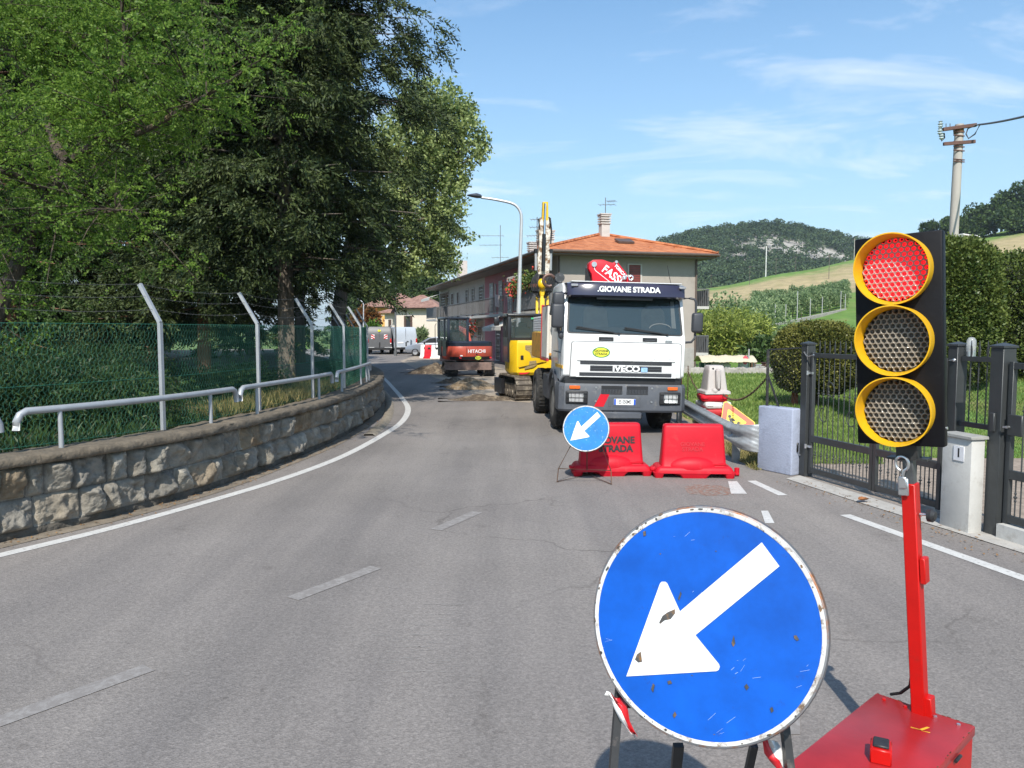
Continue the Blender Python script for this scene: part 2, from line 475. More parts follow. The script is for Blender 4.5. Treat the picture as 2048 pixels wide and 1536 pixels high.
M_CONC = mat('concrete', (0.42, 0.40, 0.37), 0.9, var=0.14, scale=5, bump=0.25, bscale=60, dirt=((0.30, 0.28, 0.25), 0.35, 7))
M_PARK = mat('park_soil', (0.075, 0.065, 0.04), 0.95, var=0.4, scale=1.5, bump=0.6, bscale=18)

# ------------------------------------------------------------------ the setting: ground, road, markings
tag(flat('ground', [(-2500, -60), (2500, -60), (2500, 4000), (-2500, 4000)], -0.03, M_GRASSG), kind='structure')
wall_path = Path([(-7.9, 1.2), (-6.9, 3.2), (-5.75, 5.3), (-4.80, 7.15), (-4.34, 8.0), (-3.84, 9.35), (-3.50, 11.26), (-3.25, 13.3), (-3.2, 16.0), (-3.47, 19.6), (-4.25, 23.6), (-5.65, 28.0), (-7.4, 33.0), (-10.2, 40.0), (-15, 50)])
edge_path = Path([(-7.4, 0.6), (-6.4, 3.0), (-5.3, 5.3), (-4.48, 6.75), (-4.05, 7.55), (-3.55, 8.75), (-3.07, 10.15), (-2.68, 11.95), (-2.46, 14.4), (-2.40, 16.5), (-2.62, 19.1), (-3.15, 21.9), (-4.15, 26.4), (-5.2, 31), (-6.7, 37), (-9.4, 46), (-13.0, 56), (-20, 72)])
_d = np.linspace(0, wall_path.L, 90)
left_edge = [tuple(q) for q in wall_path.off(_d, np.full(90, 0.18))]
road_poly = left_edge + [(-34, 66), (-30, 80), (-6.5, 80), (-4.2, 70), (2.4, 38), (4.2, 33), (4.2, 25), (3.9, 18), (3.72, 12), (3.75, 10.9), (4.0, 10.35), (4.6, 8.1), (5.05, 6.3), (6.3, 1.5), (7.5, -3), (8.5, -40), (-12, -40), (-9.5, -5)]
tag(flat('road', road_poly, 0.0, M_ASPH), kind='structure')
tag(ribbon('road_edge_line', edge_path, 0, edge_path.L, -0.065, 0.075, 0.004, M_PAINT), kind='structure')
# centre dashes, worn nearly away
def dash(name, a, b, w, m, z=0.004):
    a = Vector(a); b = Vector(b); n = Vector((-(b - a).y, (b - a).x, 0)).normalized() * (w / 2)
    return tag(flat(name, [(a - n)[:2], (b - n)[:2], (b + n)[:2], (a + n)[:2]], z, m), kind='structure')
for (p, q) in (((-60, 1465), (298, 1336)), ((585, 1198), (752, 1135)), ((872, 1060), (955, 1024))):
    dash('centre_line', G(*p), G(*q), 0.13, M_FADED)
# light scrapes left by machine tracks
sr = np.random.default_rng(5); smv = MB()
for k in range(46):
    a = G(sr.uniform(740, 900), 1165 + 190 * sr.random()); l = sr.uniform(0.05, 0.22); w = sr.uniform(0.002, 0.005); yy_ = sr.normal(0, 0.012)
    smv.add([(a.x, a.y, 0.003), (a.x + l, a.y + yy_, 0.003), (a.x + l, a.y + yy_ + w, 0.003), (a.x, a.y + w, 0.003)], [[0, 1, 2, 3]])
tag(smv.build('road_scrapes', mat('scrape', (0.33, 0.305, 0.285), 0.9, var=0.2), smooth=None), kind='structure')
# markings at the gate
for (p, q, w) in (((1690, 1030), (2360, 1268), 0.13), ((1503, 962), (1566, 991), 0.12)):
    dash('parking_line', G(*p), G(*q), w, M_PAINT)
tag(flat('give_way_mark', [G(*p)[:2] for p in ((1456, 963), (1474, 963), (1494, 988), (1462, 988))], 0.004, M_PAINT), kind='structure')
tag(flat('give_way_mark', [G(*p)[:2] for p in ((1522, 1022), (1536, 1022), (1549, 1047), (1530, 1047))], 0.004, M_PAINT), kind='structure')
tag(flat('give_way_mark', [G(*p)[:2] for p in ((1585, 1395), (1600, 1395), (1600, 1470), (1560, 1470))], 0.004, M_FADED), kind='structure')
# broken brick-red patch of old paving by the barrier
M_PATCH = mat('brick_patch', (0.23, 0.135, 0.10), 0.9, var=0.4, scale=25, bump=0.6, bscale=60, dirt=((0.24, 0.225, 0.205), 0.5, 16))
tag(flat('paving_patch', [G(*p)[:2] for p in ((1368, 974), (1390, 969), (1448, 972), (1470, 980), (1466, 990), (1420, 992), (1376, 988))], 0.002, M_PATCH), kind='structure')

# kerb and weedy gutter strip between the wall and the line
tag(ribbon('verge', wall_path, 5, 27, -0.24, 0.16, 0.005, mat('verge_dirt', (0.20, 0.165, 0.125), 0.95, var=0.35, scale=6, bump=0.5, bscale=40)), kind='structure')
kp = Path([G(740, 872)[:2], G(768, 848)[:2], G(779, 825)[:2], G(778, 800)[:2], G(768, 784)[:2]])
kd = np.linspace(0, kp.L, 40)
kv = []
for o, z in ((0.12, 0.0), (0.11, 0.035), (-0.05, 0.04), (-0.10, 0.0)):
    kv.append(np.c_[kp.off(kd, np.full(40, o)), np.full(40, z)])
tag(grid_mesh('kerb', np.stack(kv, 1), 40, 4, mat('kerb_dirt', (0.24, 0.205, 0.16), 0.95, var=0.3, scale=7, bump=0.5, bscale=30), smooth=False), kind='structure')
# the park behind the wall lies at coping height
park_in = [tuple(q) for q in wall_path.off(_d, np.full(90, 0.36))]
tag(flat('park_ground', park_in + [(-60, 52), (-60, 1)], 0.70, M_PARK), kind='structure')
# concrete threshold in front of the gates
th = [G(1572, 958), G(1600, 952), G(1890, 1042), G(2048, 1090), G(2300, 1165), G(2300, 1185), G(2048, 1108), G(1880, 1056), G(1700, 1000)]
tag(flat('threshold', [p[:2] for p in th], 0.008, M_CONC), kind='structure')
# yard paving and lawn behind the gates, meadow beside the road
M_YARD = mat('yard_paving', (0.30, 0.24, 0.19), 0.9, var=0.35, scale=9, bump=0.4, bscale=30)
tag(flat('yard', [(3.98, 10.4), (4.60, 8.1), (4.95, 6.5), (6.9, 1.5), (14, 1.5), (14, 11.6), (8.2, 11.8), (4.6, 11.9)], -0.006, M_YARD), kind='structure')
M_VERGE2 = mat('dry_verge', (0.30, 0.235, 0.12), 0.95, var=0.45, scale=9, bump=0.8, bscale=40)
tag(flat('verge', [(3.6, 10.7), (4.15, 10.6), (4.5, 13), (4.3, 22), (3.9, 22), (3.75, 14)], -0.004, M_VERGE2), kind='structure')

# dug-up strip and heaps of spoil along the works
M_SPOIL = mat('spoil', (0.235, 0.165, 0.095), 0.95, var=0.4, scale=10, bump=1.0, bscale=45, dirt=((0.34, 0.27, 0.19), 0.45, 5))
M_SPOILD = mat('dark_spoil', (0.105, 0.078, 0.055), 0.95, var=0.4, scale=10, bump=1.0, bscale=40, dirt=((0.25, 0.20, 0.14), 0.4, 5))  # brown darkened to stand in for shadow lying on the spoil heap
M_SAND = mat('spread_sand', (0.36, 0.30, 0.235), 0.95, var=0.25, scale=6, bump=0.5, bscale=40)
def heap(name, c, rx, ry, h, m, rz=0, label=None, seed=0, rough=0.35, n=40):
    t = np.linspace(-1.15, 1.15, n); X, Y = np.meshgrid(t, t, indexing='ij')
    r = np.sqrt(X ** 2 + Y ** 2)
    lum = np.array([[mnoise.fractal(Vector((x * 2.3 + seed * 7, y * 2.3, seed)), 0.9, 2.1, 5) for y in t] for x in t])
    Z = h * np.clip(1 - r * (1 + 0.25 * lum), 0, 1) ** 0.85 * (1 + rough * lum) + (0.02 * lum - 0.012) * (r < 1.2)
    V = np.stack([X * rx, Y * ry, Z], -1)
    o = grid_mesh(name, V, n, n, m); o.location = c; o.rotation_euler = (0, 0, rz)
    if label: tag(o, label, 'heap')
    return o
sp = [G(*p) for p in ((850, 742), (905, 768), (960, 775), (1000, 760), (1000, 735), (890, 722))]
tag(flat('works_strip', [G(*p)[:2] for p in ((800, 722), (872, 757), (935, 770), (945, 792), (1010, 802), (1060, 806), (1075, 790), (1060, 752), (985, 732), (900, 716), (830, 712))], 0.005, M_SAND), kind='structure')
heap('spoil_heap', G(866, 746), 1.25, 0.8, 0.50, M_SPOILD, 0.3, 'dark brown spoil heap beside the tracks of the red excavator', 1)
heap('sand_heap', G(943, 776), 0.95, 0.9, 0.42, M_SPOIL, 0.1, 'small golden sand heap on the road between the two excavators', 2)
heap('rubble_heap', G(968, 799), 1.15, 0.55, 0.13, M_SPOILD, 0.1, 'low spread of loose dark rubble in front of the yellow excavator tracks', 3, 0.8)
heap('rubble_heap', G(905, 766), 0.7, 0.4, 0.22, M_SPOILD, 0.2, 'small dark clod of dug earth below the red excavator blade', 4, 0.8)

# ------------------------------------------------------------------ stone wall
M_STONE = mat('wall_stone', (0.235, 0.217, 0.19), 0.92, var=0.38, scale=5, bump=0.8, bscale=30, dirt=((0.15, 0.135, 0.11), 0.34, 2.2), coords='Object')
def _stone_tones(m):
    # every block has its own stone: grey, tan or brown; joints are dark mortar
    nt = m.node_tree; b = nt.nodes['Principled BSDF']; src = b.inputs['Base Color'].links[0].from_socket
    at = nt.nodes.new('ShaderNodeAttribute'); at.attribute_name = 'tone'; r = nt.nodes.new('ShaderNodeValToRGB'); e = r.color_ramp.elements
    for k in range(4): e.new(0.5)
    for k, (p, c) in enumerate(((0.0, (0.42, 0.40, 0.37)), (0.02, (0.75, 0.74, 0.72)), (0.3, (1.15, 1.13, 1.08)), (0.55, (0.9, 0.86, 0.78)), (0.8, (1.35, 1.35, 1.3)), (1.0, (0.95, 0.75, 0.52)))): e[k].position = p; e[k].color = (*c, 1)
    x = nt.nodes.new('ShaderNodeMix'); x.data_type = 'RGBA'; x.blend_type = 'MULTIPLY'; x.inputs['Factor'].default_value = 1
    nt.links.new(at.outputs['Fac'], r.inputs[0]); nt.links.new(src, x.inputs['A']); nt.links.new(r.outputs['Color'], x.inputs['B']); nt.links.new(x.outputs['Result'], b.inputs['Base Color'])
_stone_tones(M_STONE)
M_COPE = mat('wall_coping', (0.155, 0.125, 0.09), 0.95, var=0.4, scale=5, bump=0.8, bscale=26, dirt=((0.12, 0.10, 0.075), 0.45, 4))
WT = lambda d: 0.80 + 0.02 * np.sin(d * 0.7)             # height of the coping's top
def stone_wall():
    root = empty('stone_wall', (0, 0, 0), label='long curved retaining wall of rough-faced grey stone blocks beside the road', cat='wall')
    ds = np.arange(2.0, 35.0, 0.02); zs = np.linspace(0.0, 0.70, 38)
    D, Z = np.meshgrid(ds, zs, indexing='ij')
    H = np.zeros_like(D); TN = np.zeros_like(D)
    r = np.random.default_rng(3)
    rows = [(0.07, 0.375), (0.375, 0.70)]
    for z0, z1 in rows:
        x = 1.8 + r.random() * 0.3
        while x < 35.2:
            w = r.uniform(0.15, 0.46)
            jit = r.uniform(-0.02, 0.02)
            a, b_ = x, x + w
            inx = (D >= a) & (D < b_) & (Z >= z0 + jit * 0) & (Z < z1)
            u = (D - (a + b_) / 2) / (w / 2); v = (Z - (z0 + z1) / 2) / ((z1 - z0) / 2)
            e = np.minimum((1 - np.abs(u)) * w / 2, (1 - np.abs(v)) * (z1 - z0) / 2)
            face = np.full_like(D, 9.0)
            base = r.uniform(0.11, 0.19); tn = r.random()
            for k in range(9):                         # random facets knocked off the block
                gx, gz = r.normal(0, 0.40, 2)
                face = np.minimum(face, base + r.uniform(-0.005, 0.05) + gx * (D - r.uniform(a, b_)) + gz * (Z - r.uniform(z0, z1)))
            edge = np.clip((e - 0.010) / 0.024, 0, 1)
            hh = np.clip(face, 0.04, 0.23) * edge ** 0.5
            H = np.where(inx, hh, H); TN = np.where(inx & (edge > 0), tn, TN); x = b_
    n1 = np.array([mnoise.fractal(Vector((d * 9, z * 9, 1.3)), 0.7, 2.1, 5) for d, z in zip(D.ravel(), Z.ravel())]).reshape(D.shape)
    rn = 0.45 - np.abs(n1) * 2.0; H += 0.024 * rn * (H > 0.004) + 0.006 * n1
    foot = np.clip((0.10 - Z) / 0.04, 0, 1)             # cement footing
    H = H * (1 - foot) + foot * (0.035 + 0.02 * n1)
    xy = wall_path.off(D.ravel(), -H.ravel())
    ob = grid_mesh('stone_face', np.c_[xy, Z.ravel()], len(ds), len(zs), M_STONE, root, smooth=False)
    at = ob.data.attributes.new('tone', 'FLOAT', 'POINT'); at.data.foreach_set('value', TN.ravel().astype(np.float32))
    # coping: rough slab, slightly overhanging
    cd = np.arange(2.0, 35.0, 0.06)
    prof = [(0.0, 0.69), (-0.13, 0.705), (-0.145, 0.73), (-0.14, 0.775), (-0.12, 0.797), (0.12, 0.805), (0.30, 0.80), (0.36, 0.78), (0.36, 0.5)]
    cv = []
    for k, (o, z) in enumerate(prof):
        n2 = np.array([mnoise.fractal(Vector((d * 5, k * 3.1, 4.0)), 0.8, 2.0, 4) for d in cd])
        oo = o + (0.034 * n2 if 0 < k < 5 else 0); z2 = z + (0.018 * n2 if 1 < k < 7 else 0)
        cv.append(np.c_[wall_path.off(cd, np.zeros(len(cd)) + oo), np.zeros(len(cd)) + z2])
    grid_mesh('coping', np.stack(cv, 1), len(cd), len(prof), M_COPE, root)
    return root
stone_wall()

# where along the wall a picture column falls, at a given offset and height
def s_for_px(px, off, z):
    d = np.linspace(2, 24, 1200); q = wall_path.off(d, np.full(1200, off))
    pxs = np.array([proj((a[0], a[1], z))[0] for a in q]); e = np.abs(pxs - px); e[int(np.argmax(pxs)) + 1:] = 9e9
    # the first run of the wall, before it turns away
    return d[int(np.argmin(e))]
def on_wall(d, off, z):
    q = wall_path.off(np.array([d]), np.array([off]))[0]; return Vector((q[0], q[1], z))

M_GALV = mat('galvanised', (0.37, 0.385, 0.405), 0.5, 0.3, var=0.10, scale=8, dirt=((0.38, 0.39, 0.40), 0.3, 5))
def handrail(pa, pb, posts, label):
    d0, d1 = s_for_px(pa, 0.10, 1.2), s_for_px(pb, 0.10, 1.2)
    root = empty('handrail', on_wall((d0 + d1) / 2, 0.10, 0.80), label=label, cat='handrail', group='tube handrails along the wall')
    o = root.location
    zt = 1.205
    pts = []
    for k in range(5):
        a = k / 4 * math.pi / 2; pts.append(on_wall(d0 + 0.12 * (1 - math.sin(a)), 0.10, zt - 0.17 + 0.17 * math.sin(a) if k else zt - 0.17) - o)
    pts = [on_wall(d0, 0.10, zt - 0.18) - o, on_wall(d0 + 0.005, 0.10, zt - 0.10) - o, on_wall(d0 + 0.04, 0.10, zt - 0.03) - o, on_wall(d0 + 0.10, 0.10, zt) - o]
    for d in np.arange(d0 + 0.25, d1 - 0.2, 0.25): pts.append(on_wall(d, 0.10, zt) - o)
    pts += [on_wall(d1 - 0.10, 0.10, zt) - o, on_wall(d1 - 0.04, 0.10, zt - 0.03) - o, on_wall(d1 - 0.005, 0.10, zt - 0.10) - o, on_wall(d1, 0.10, zt - 0.18) - o]
    MB().tube(pts, 0.036, 12).build('rail', M_GALV, root, 60)
    for px in posts:
        d = s_for_px(px, 0.10, 0.95)
        m = MB(); b_ = on_wall(d, 0.10, 0.795) - o; t = on_wall(d, 0.10, zt - 0.02) - o
        m.cyl(b_, t, 0.025, 0.022, 12); m.build('post', M_GALV, root)
    return root
handrail(-360, -1, [-240, -70], 'grey tube handrail cut by the left picture edge, nearest the viewer')
handrail(29, 473, [121, 421], 'longest-looking grey tube handrail on the near wall, two thin posts')
handrail(480, 664, [514, 638], 'middle grey tube handrail where the wall starts to bend')
handrail(673, 740, [684, 722, 733, 738], 'farthest grey tube handrail curving out of sight at the bend')

# ------------------------------------------------------------------ mesh fence with outward arms
M_WIRE = mat('green_wire', (0.025, 0.14, 0.095), 0.6, var=0.1)
M_BARB = mat('barbed_wire', (0.16, 0.16, 0.15), 0.6, 0.5)
def wire_fence():
    root = empty('wire_fence', on_wall(10, 0.3, 0.7), label='green chain-link fence with galvanised angled posts and barbed wire on the wall', cat='fence')
    o = root.location
    d_end = 33.0
    OFF = 0.31; zb, zt = 0.80, 2.07
    first = s_for_px(319, OFF, 1.6); second = s_for_px(512, OFF, 1.6); step = second - first
    posts = [first - step, first, second, s_for_px(621, OFF, 1.6), s_for_px(685, OFF, 1.6)]
    while posts[-1] < d_end: posts.append(posts[-1] + step)
    arm = []
    for d in posts:
        m = MB()
        b_ = on_wall(d, OFF - 0.03, 0.62) - o; t = on_wall(d, OFF - 0.03, zt + 0.02) - o; tip = on_wall(d, OFF + 0.25, zt + 0.48) - o
        tg = Vector((*wall_path.tan(np.array([d]))[0], 0))
        m.beam(b_, t, 0.044, 0.044, tg); m.build('post', M_GALV, root)
        m = MB(); m.beam(t, tip, 0.044, 0.04, tg); m.build('arm', M_GALV, root)
        arm.append((d, tip))
    # mesh: two families of slanting wires following the curve, as thin four-sided bars
    pitch = 0.058; Hh = zt - zb; run = Hh * 0.62; seg = 8
    V = []; F = []
    for sgn in (1, -1):
        st = np.arange(4.0 - run, d_end + run, pitch)
        tt = np.linspace(0, 1, seg + 1)
        for s0 in st:
            zig = np.linspace(0, 1, 2 * 17 + 1)
            dd = s0 + sgn * run * zig if sgn > 0 else s0 + run + sgn * run * zig
            dd = dd + 0.012 * np.where(np.arange(len(zig)) % 2 == 0, 1, -1)
            zz_ = zb + Hh * zig
            q = wall_path.off(dd, OFF + 0.006 * sgn + 0.0 * dd)
            p = np.c_[q, zz_]
            w = 0.0016
            base = len(V)
            tn = np.c_[wall_path.tan(dd), np.zeros(len(dd))]
            nr = np.stack([-tn[:, 1], tn[:, 0], np.zeros(len(dd))], 1)
            ring = np.stack([p + tn * w, p + nr * w, p - tn * w, p - nr * w], 1).reshape(-1, 3)
            V.append(ring)
    n_r = V[0].shape[0] // 4
    a = np.arange(n_r - 1)[:, None] * 4; j = np.arange(4)[None, :]
    f0 = np.stack([(a + j), (a + (j + 1) % 4), (a + 4 + (j + 1) % 4), (a + 4 + j)], -1).reshape(-1, 4)
    VV = np.concatenate(V) - np.array(o); FF = np.concatenate([f0 + i * n_r * 4 for i in range(len(V))])
    raw_mesh('mesh', VV, FF, M_WIRE, root, smooth=True)
    m = MB()
    for z in (zb + 0.03, (zb + zt) / 2, zt):
        m.tube([on_wall(d, OFF, z) - o for d in np.arange(3.6, d_end, 0.4)], 0.0028, 4)
    m.build('tension_wire', M_WIRE, root)
    for k, f in enumerate((0.3, 0.64, 0.96)):
        pts = []
        for (d, tip) in arm:
            t = on_wall(d, OFF - 0.03, zt + 0.02) - o; pts.append(t.lerp(tip, f) + Vector((0, 0, 0.02)))
        m = MB()
        full = []
        for i in range(len(pts) - 1):
            for t in np.linspace(0, 1, 8, endpoint=False):
                q = pts[i].lerp(pts[i + 1], t); q.z -= 0.05 * 4 * t * (1 - t); full.append(q)
        m.tube(full, 0.0022, 4)
        for i in range(0, len(full) - 1):
            for t in (0.3, 0.8):
                q = full[i].lerp(full[i + 1], t); m.beam(q - Vector((0.008, 0, 0.012)), q + Vector((0.008, 0, 0.012)), 0.0018, 0.0018)
        m.build('barbed_wire', M_BARB, root)
    return root
wire_fence()
# ------------------------------------------------------------------ signs, traffic light, barriers
def scratched_blue(name, col, scratch=0.34, sc=60):
    return mat(name, col, 0.35, var=0.10, scale=7, dirt=((0.55, 0.62, 0.75), scratch, sc), coat=0.25, stretch=None)
M_BLUE = mat('sign_blue', (0.002, 0.083, 0.44), 0.45, var=0.25, scale=5, dirt=((0.02, 0.05, 0.22), 0.16, 26), spec=0.25)
M_BLUE2 = mat('sign_light_blue', (0.008, 0.175, 0.47), 0.5, var=0.2, scale=6, dirt=((0.35, 0.52, 0.68), 0.22, 22), spec=0.25)
M_SIGNW = mat('sign_white', (0.68, 0.68, 0.675), 0.45, var=0.05, scale=6, dirt=((0.22, 0.19, 0.16), 0.13, 60), spec=0.3)
M_RIMW = mat('sign_rim_white', (0.58, 0.57, 0.55), 0.5, var=0.08, scale=9, dirt=((0.14, 0.085, 0.05), 0.36, 32))
M_RIMR = mat('sign_rim_rust', (0.20, 0.20, 0.21), 0.5, 0.5, var=0.2, scale=10, dirt=((0.26, 0.10, 0.035), 0.40, 12))
M_RUSTY = mat('rusty_rod', (0.13, 0.085, 0.06), 0.8, 0.3, var=0.3, scale=20, dirt=((0.22, 0.10, 0.05), 0.4, 14))
M_BLKST = mat('black_steel', (0.035, 0.035, 0.037), 0.5, 0.3, var=0.3, scale=12, dirt=((0.13, 0.11, 0.10), 0.28, 18))
M_SCAR = mat('bare_metal', (0.085, 0.082, 0.08), 0.6, 0.4, var=0.4, scale=40, dirt=((0.25, 0.13, 0.05), 0.42, 40))
M_TAPER = mat('tape_red', (0.60, 0.02, 0.03), 0.4, var=0.1)
M_TAPEW = mat('tape_white', (0.80, 0.79, 0.78), 0.4, var=0.05)

def rounded_poly(pts, rad, n=5):
    out = []; k = len(pts)
    for i, p in enumerate(pts):
        p = Vector(p); r = rad[i]
        if r <= 0: out.append(tuple(p)); continue
        a = (Vector(pts[i - 1]) - p).normalized(); b = (Vector(pts[(i + 1) % k]) - p).normalized()
        ang = a.angle(b); d = r / math.tan(ang / 2)
        c = p + (a + b).normalized() * (r / math.sin(ang / 2))
        s, e = p + a * d - c, p + b * d - c
        for j in range(n + 1):
            q = s.lerp(e, j / n).normalized() * r + c; out.append(tuple(q))
    return out
ARROW = rounded_poly([(0.1296, 0.2178), (0.1742, 0.1654), (-0.0178, -0.0315), (0.0580, -0.1035), (-0.1874, -0.1641), (-0.1110, 0.1060), (-0.0610, 0.0204)],
                     [0, 0, 0, 0.011, 0, 0.011, 0])
def arrow_sign(name, M, parent_loc, label, blue, cat='road sign', r=0.30, scars=True):
    """a round sign on its own frame: M places the disc's centre in the sign's local frame"""
    root = empty(name, parent_loc, label=label, cat=cat, group='round blue arrow signs')
    MB().lathe([(0.0, -0.002), (r * 0.964, -0.002), (r * 0.964, 0.0)], M, 72).build('disc', blue, root)
    MB().lathe([(r * 0.960, -0.004), (r * 0.960, 0.001), (r * 0.965, 0.0018), (r * 0.992, 0.002), (r * 0.998, 0.0), (r, -0.006)], M, 72).build('white_rim', M_RIMW, root)
    m = MB(); m.lathe([(r * 0.996, 0.001), (r * 1.010, 0.0), (r * 1.020, -0.008), (r * 1.022, -0.020), (r * 1.014, -0.030), (r * 0.985, -0.033), (0.0, -0.033), (0.0, -0.026), (r * 0.985, -0.008)], M, 72, True)
    m.build('rim', M_RIMR, root)
    MB().prism([(p[0] * r / 0.29, p[1] * r / 0.29) for p in ARROW], M @ Matrix.Translation((0, 0, 0.0)), 0.0025).build('arrow', M_SIGNW, root, smooth=None)
    return root
def disc_frame(tilt, yaw=0.0, roll=0.0):
    return Matrix.Rotation(-yaw, 4, 'Z') @ Matrix.Rotation(math.pi / 2 - tilt, 4, 'X') @ Matrix.Rotation(roll, 4, 'Z')

# --- the big sign in the foreground
c = P(1407, 1247, 1.90); base = Vector((c.x, c.y + 0.10, 0.0))
Md = Matrix.Translation(c - base) @ disc_frame(R(14), R(26))
big = arrow_sign('arrow_sign', Md, base, 'large scratched blue disc sign with white arrow in the foreground, rusty rim', M_BLUE, r=0.294)
def chip(pts, z=0.0032):
    MB().prism(pts, Md, z).build('paint_chip', M_SCAR, big, smooth=None)
def sgn(zx, zy): return (round((zx - 672) / 478 * 0.3 * 0.98, 4), round(-(zy - 625) / 540 * 0.3 * 0.98, 4))
for poly in ([(487, 655), (500, 620), (520, 600), (550, 580), (552, 600), (535, 630), (510, 640), (492, 660)],
             [(395, 845), (402, 820), (418, 803), (427, 850), (410, 856)], [(386, 235), (397, 230), (400, 250), (390, 257)],
             [(1026, 612), (1036, 608), (1047, 625), (1040, 632), (1030, 624)], [(850, 868), (858, 856), (868, 870), (860, 884)],
             [(790, 690), (797, 655), (805, 690), (798, 705)], [(560, 530), (568, 495), (573, 505), (566, 535)], [(474, 965), (480, 938), (488, 945), (484, 978)],
             [(540, 915), (552, 908), (560, 920), (545, 928)], [(572, 1060), (580, 1042), (588, 1055), (580, 1072)], [(952, 940), (960, 932), (966, 948), (958, 958)]):
    q = [sgn(*p) for p in poly]
    chip(q, 0.0031 if len(q) != 4 else 0.0033)
# thin scratches
r_ = np.random.default_rng(11)
m = MB()
for k in range(28):
    a = r_.random() * 6.28; rr = 0.27 * math.sqrt(r_.random()); x, y = rr * math.cos(a), rr * math.sin(a)
    if k % 3: x, y = px_ + r_.normal(0, 0.02), py_ + r_.normal(0, 0.02)
    px_, py_ = x, y; t = r_.normal(0.6, 0.5); ln = r_.uniform(0.004, 0.03); dx, dy = math.cos(t) * ln, math.sin(t) * ln; w = r_.uniform(0.00015, 0.0004)
    m.prism([(x, y), (x + dx, y + dy), (x + dx - w, y + dy + w), (x - w, y + w)], Md, 0.0006)
m.build('scratches', mat('scratch', (0.45, 0.58, 0.80), 0.5, var=0.2), big, smooth=None, recalc=True)
def local(px, py, Y): return P(px, py, Y) - base
Y0 = 2.04
for a, b_, w in ((local(1241, 1405, 1.97), Vector((local(1185, 1600, 1.80).x - 0.03, -0.30, 0.0)), 0.02), (local(1569, 1440, 1.97), Vector((local(1620, 1600, 1.80).x + 0.05, -0.30, 0.0)), 0.02)):
    mb = MB(); mb.beam(a + Vector((0, 0.02, 0.03)), b_, w, 0.028, (0, 1, 0)); mb.build('leg', M_BLKST, big)
for px, w in ((1357, 0.028), (1508, 0.020)):
    a = local(px, 1490, 2.02); mb = MB(); mb.beam(a, Vector((a.x + (0.015 if px < 1400 else -0.02), 0.34, 0.0)), w, 0.016, (0, 1, 0)); mb.build('leg', M_BLKST, big)
mb = MB(); mb.beam(Vector((-0.31, -0.18, 0.32)), Vector((0.32, -0.18, 0.32)), 0.02, 0.02); mb.build('crossbar', M_BLKST, big)
mb = MB(); mb.beam(local(1241, 1405, 2.01), local(1569, 1440, 2.01), 0.03, 0.012); mb.build('crossbar', M_BLKST, big)
# enamel knocked off along the edge, and small knocks over the face
for k in range(50):
    rim_ = k < 40; a = r_.random() * 6.28; rr = 0.294 * (r_.uniform(0.965, 0.998) if rim_ else 0.93 * math.sqrt(r_.random())); sz = r_.uniform(0.0015, 0.006) * (1.0 if rim_ else 0.45)
    cx_, cy_ = rr * math.cos(a), rr * math.sin(a); el = r_.uniform(0.4, 1.0)
    MBc = [(cx_ + sz * (el * math.cos(t) * -math.sin(a) * 1.6 + 0.6 * math.sin(t) * math.cos(a)) * r_.uniform(0.6, 1.2), cy_ + sz * (el * math.cos(t) * math.cos(a) * 1.6 + 0.6 * math.sin(t) * math.sin(a)) * r_.uniform(0.6, 1.2)) for t in np.linspace(0, 6.28, 8)[:-1]]
    if k == 0: chips = MB()
    chips.prism(MBc, Md, 0.0036 if rim_ else 0.0012)
ck = chips.build('rim_chips', M_SCAR, big, smooth=None)
# torn warning tape tied to the sign
def tape(name, pts_px, Y, widths, label, split):
    root = empty(name, P(*pts_px[0], Y), label=label, cat='warning tape', group='tatters of warning tape')
    o = root.location; k = len(pts_px)
    for part, (f0, f1), mm in split:
        vs = []; fs = []
        for i, p in enumerate(pts_px):
            q = P(*p, Y + 0.012 * math.sin(i * 1.9)) - o; w = widths[i]
            for f in (f0, (f0 + f1) / 2, f1):
                vs.append((q.x + (f - 0.5) * w, q.y + 0.012 * math.sin(6 * f + i), q.z + 0.006 * math.sin(i * 2 + f * 5)))
        for i in range(k - 1):
            for j in range(2): fs.append([i * 3 + j, i * 3 + j + 1, (i + 1) * 3 + j + 1, (i + 1) * 3 + j])
        mb = MB(); mb.add(vs, fs); ob = mb.build(part, mm, root, smooth=80)
        sm = ob.modifiers.new('thickness', 'SOLIDIFY'); sm.thickness = 0.0006
tape('warning_tape', [(1222, 1390), (1232, 1400), (1243, 1418), (1250, 1440), (1262, 1462), (1272, 1472)], 1.95, [0.035, 0.03, 0.034, 0.026, 0.016, 0.003],
     'twisted scrap of red and white tape tied at the lower left of the big sign', [('white_band', (0.0, 0.45), M_TAPEW), ('red_band', (0.45, 1.0), M_TAPER)])
tape('warning_tape', [(1535, 1475), (1542, 1490), (1550, 1508), (1560, 1522), (1572, 1540), (1580, 1560)], 1.97, [0.03, 0.04, 0.05, 0.052, 0.05, 0.045],
     'longer scrap of red and white tape hanging below the big sign at its right leg', [('red_band', (0.0, 0.42), M_TAPER), ('white_band', (0.42, 1.0), M_TAPEW)])

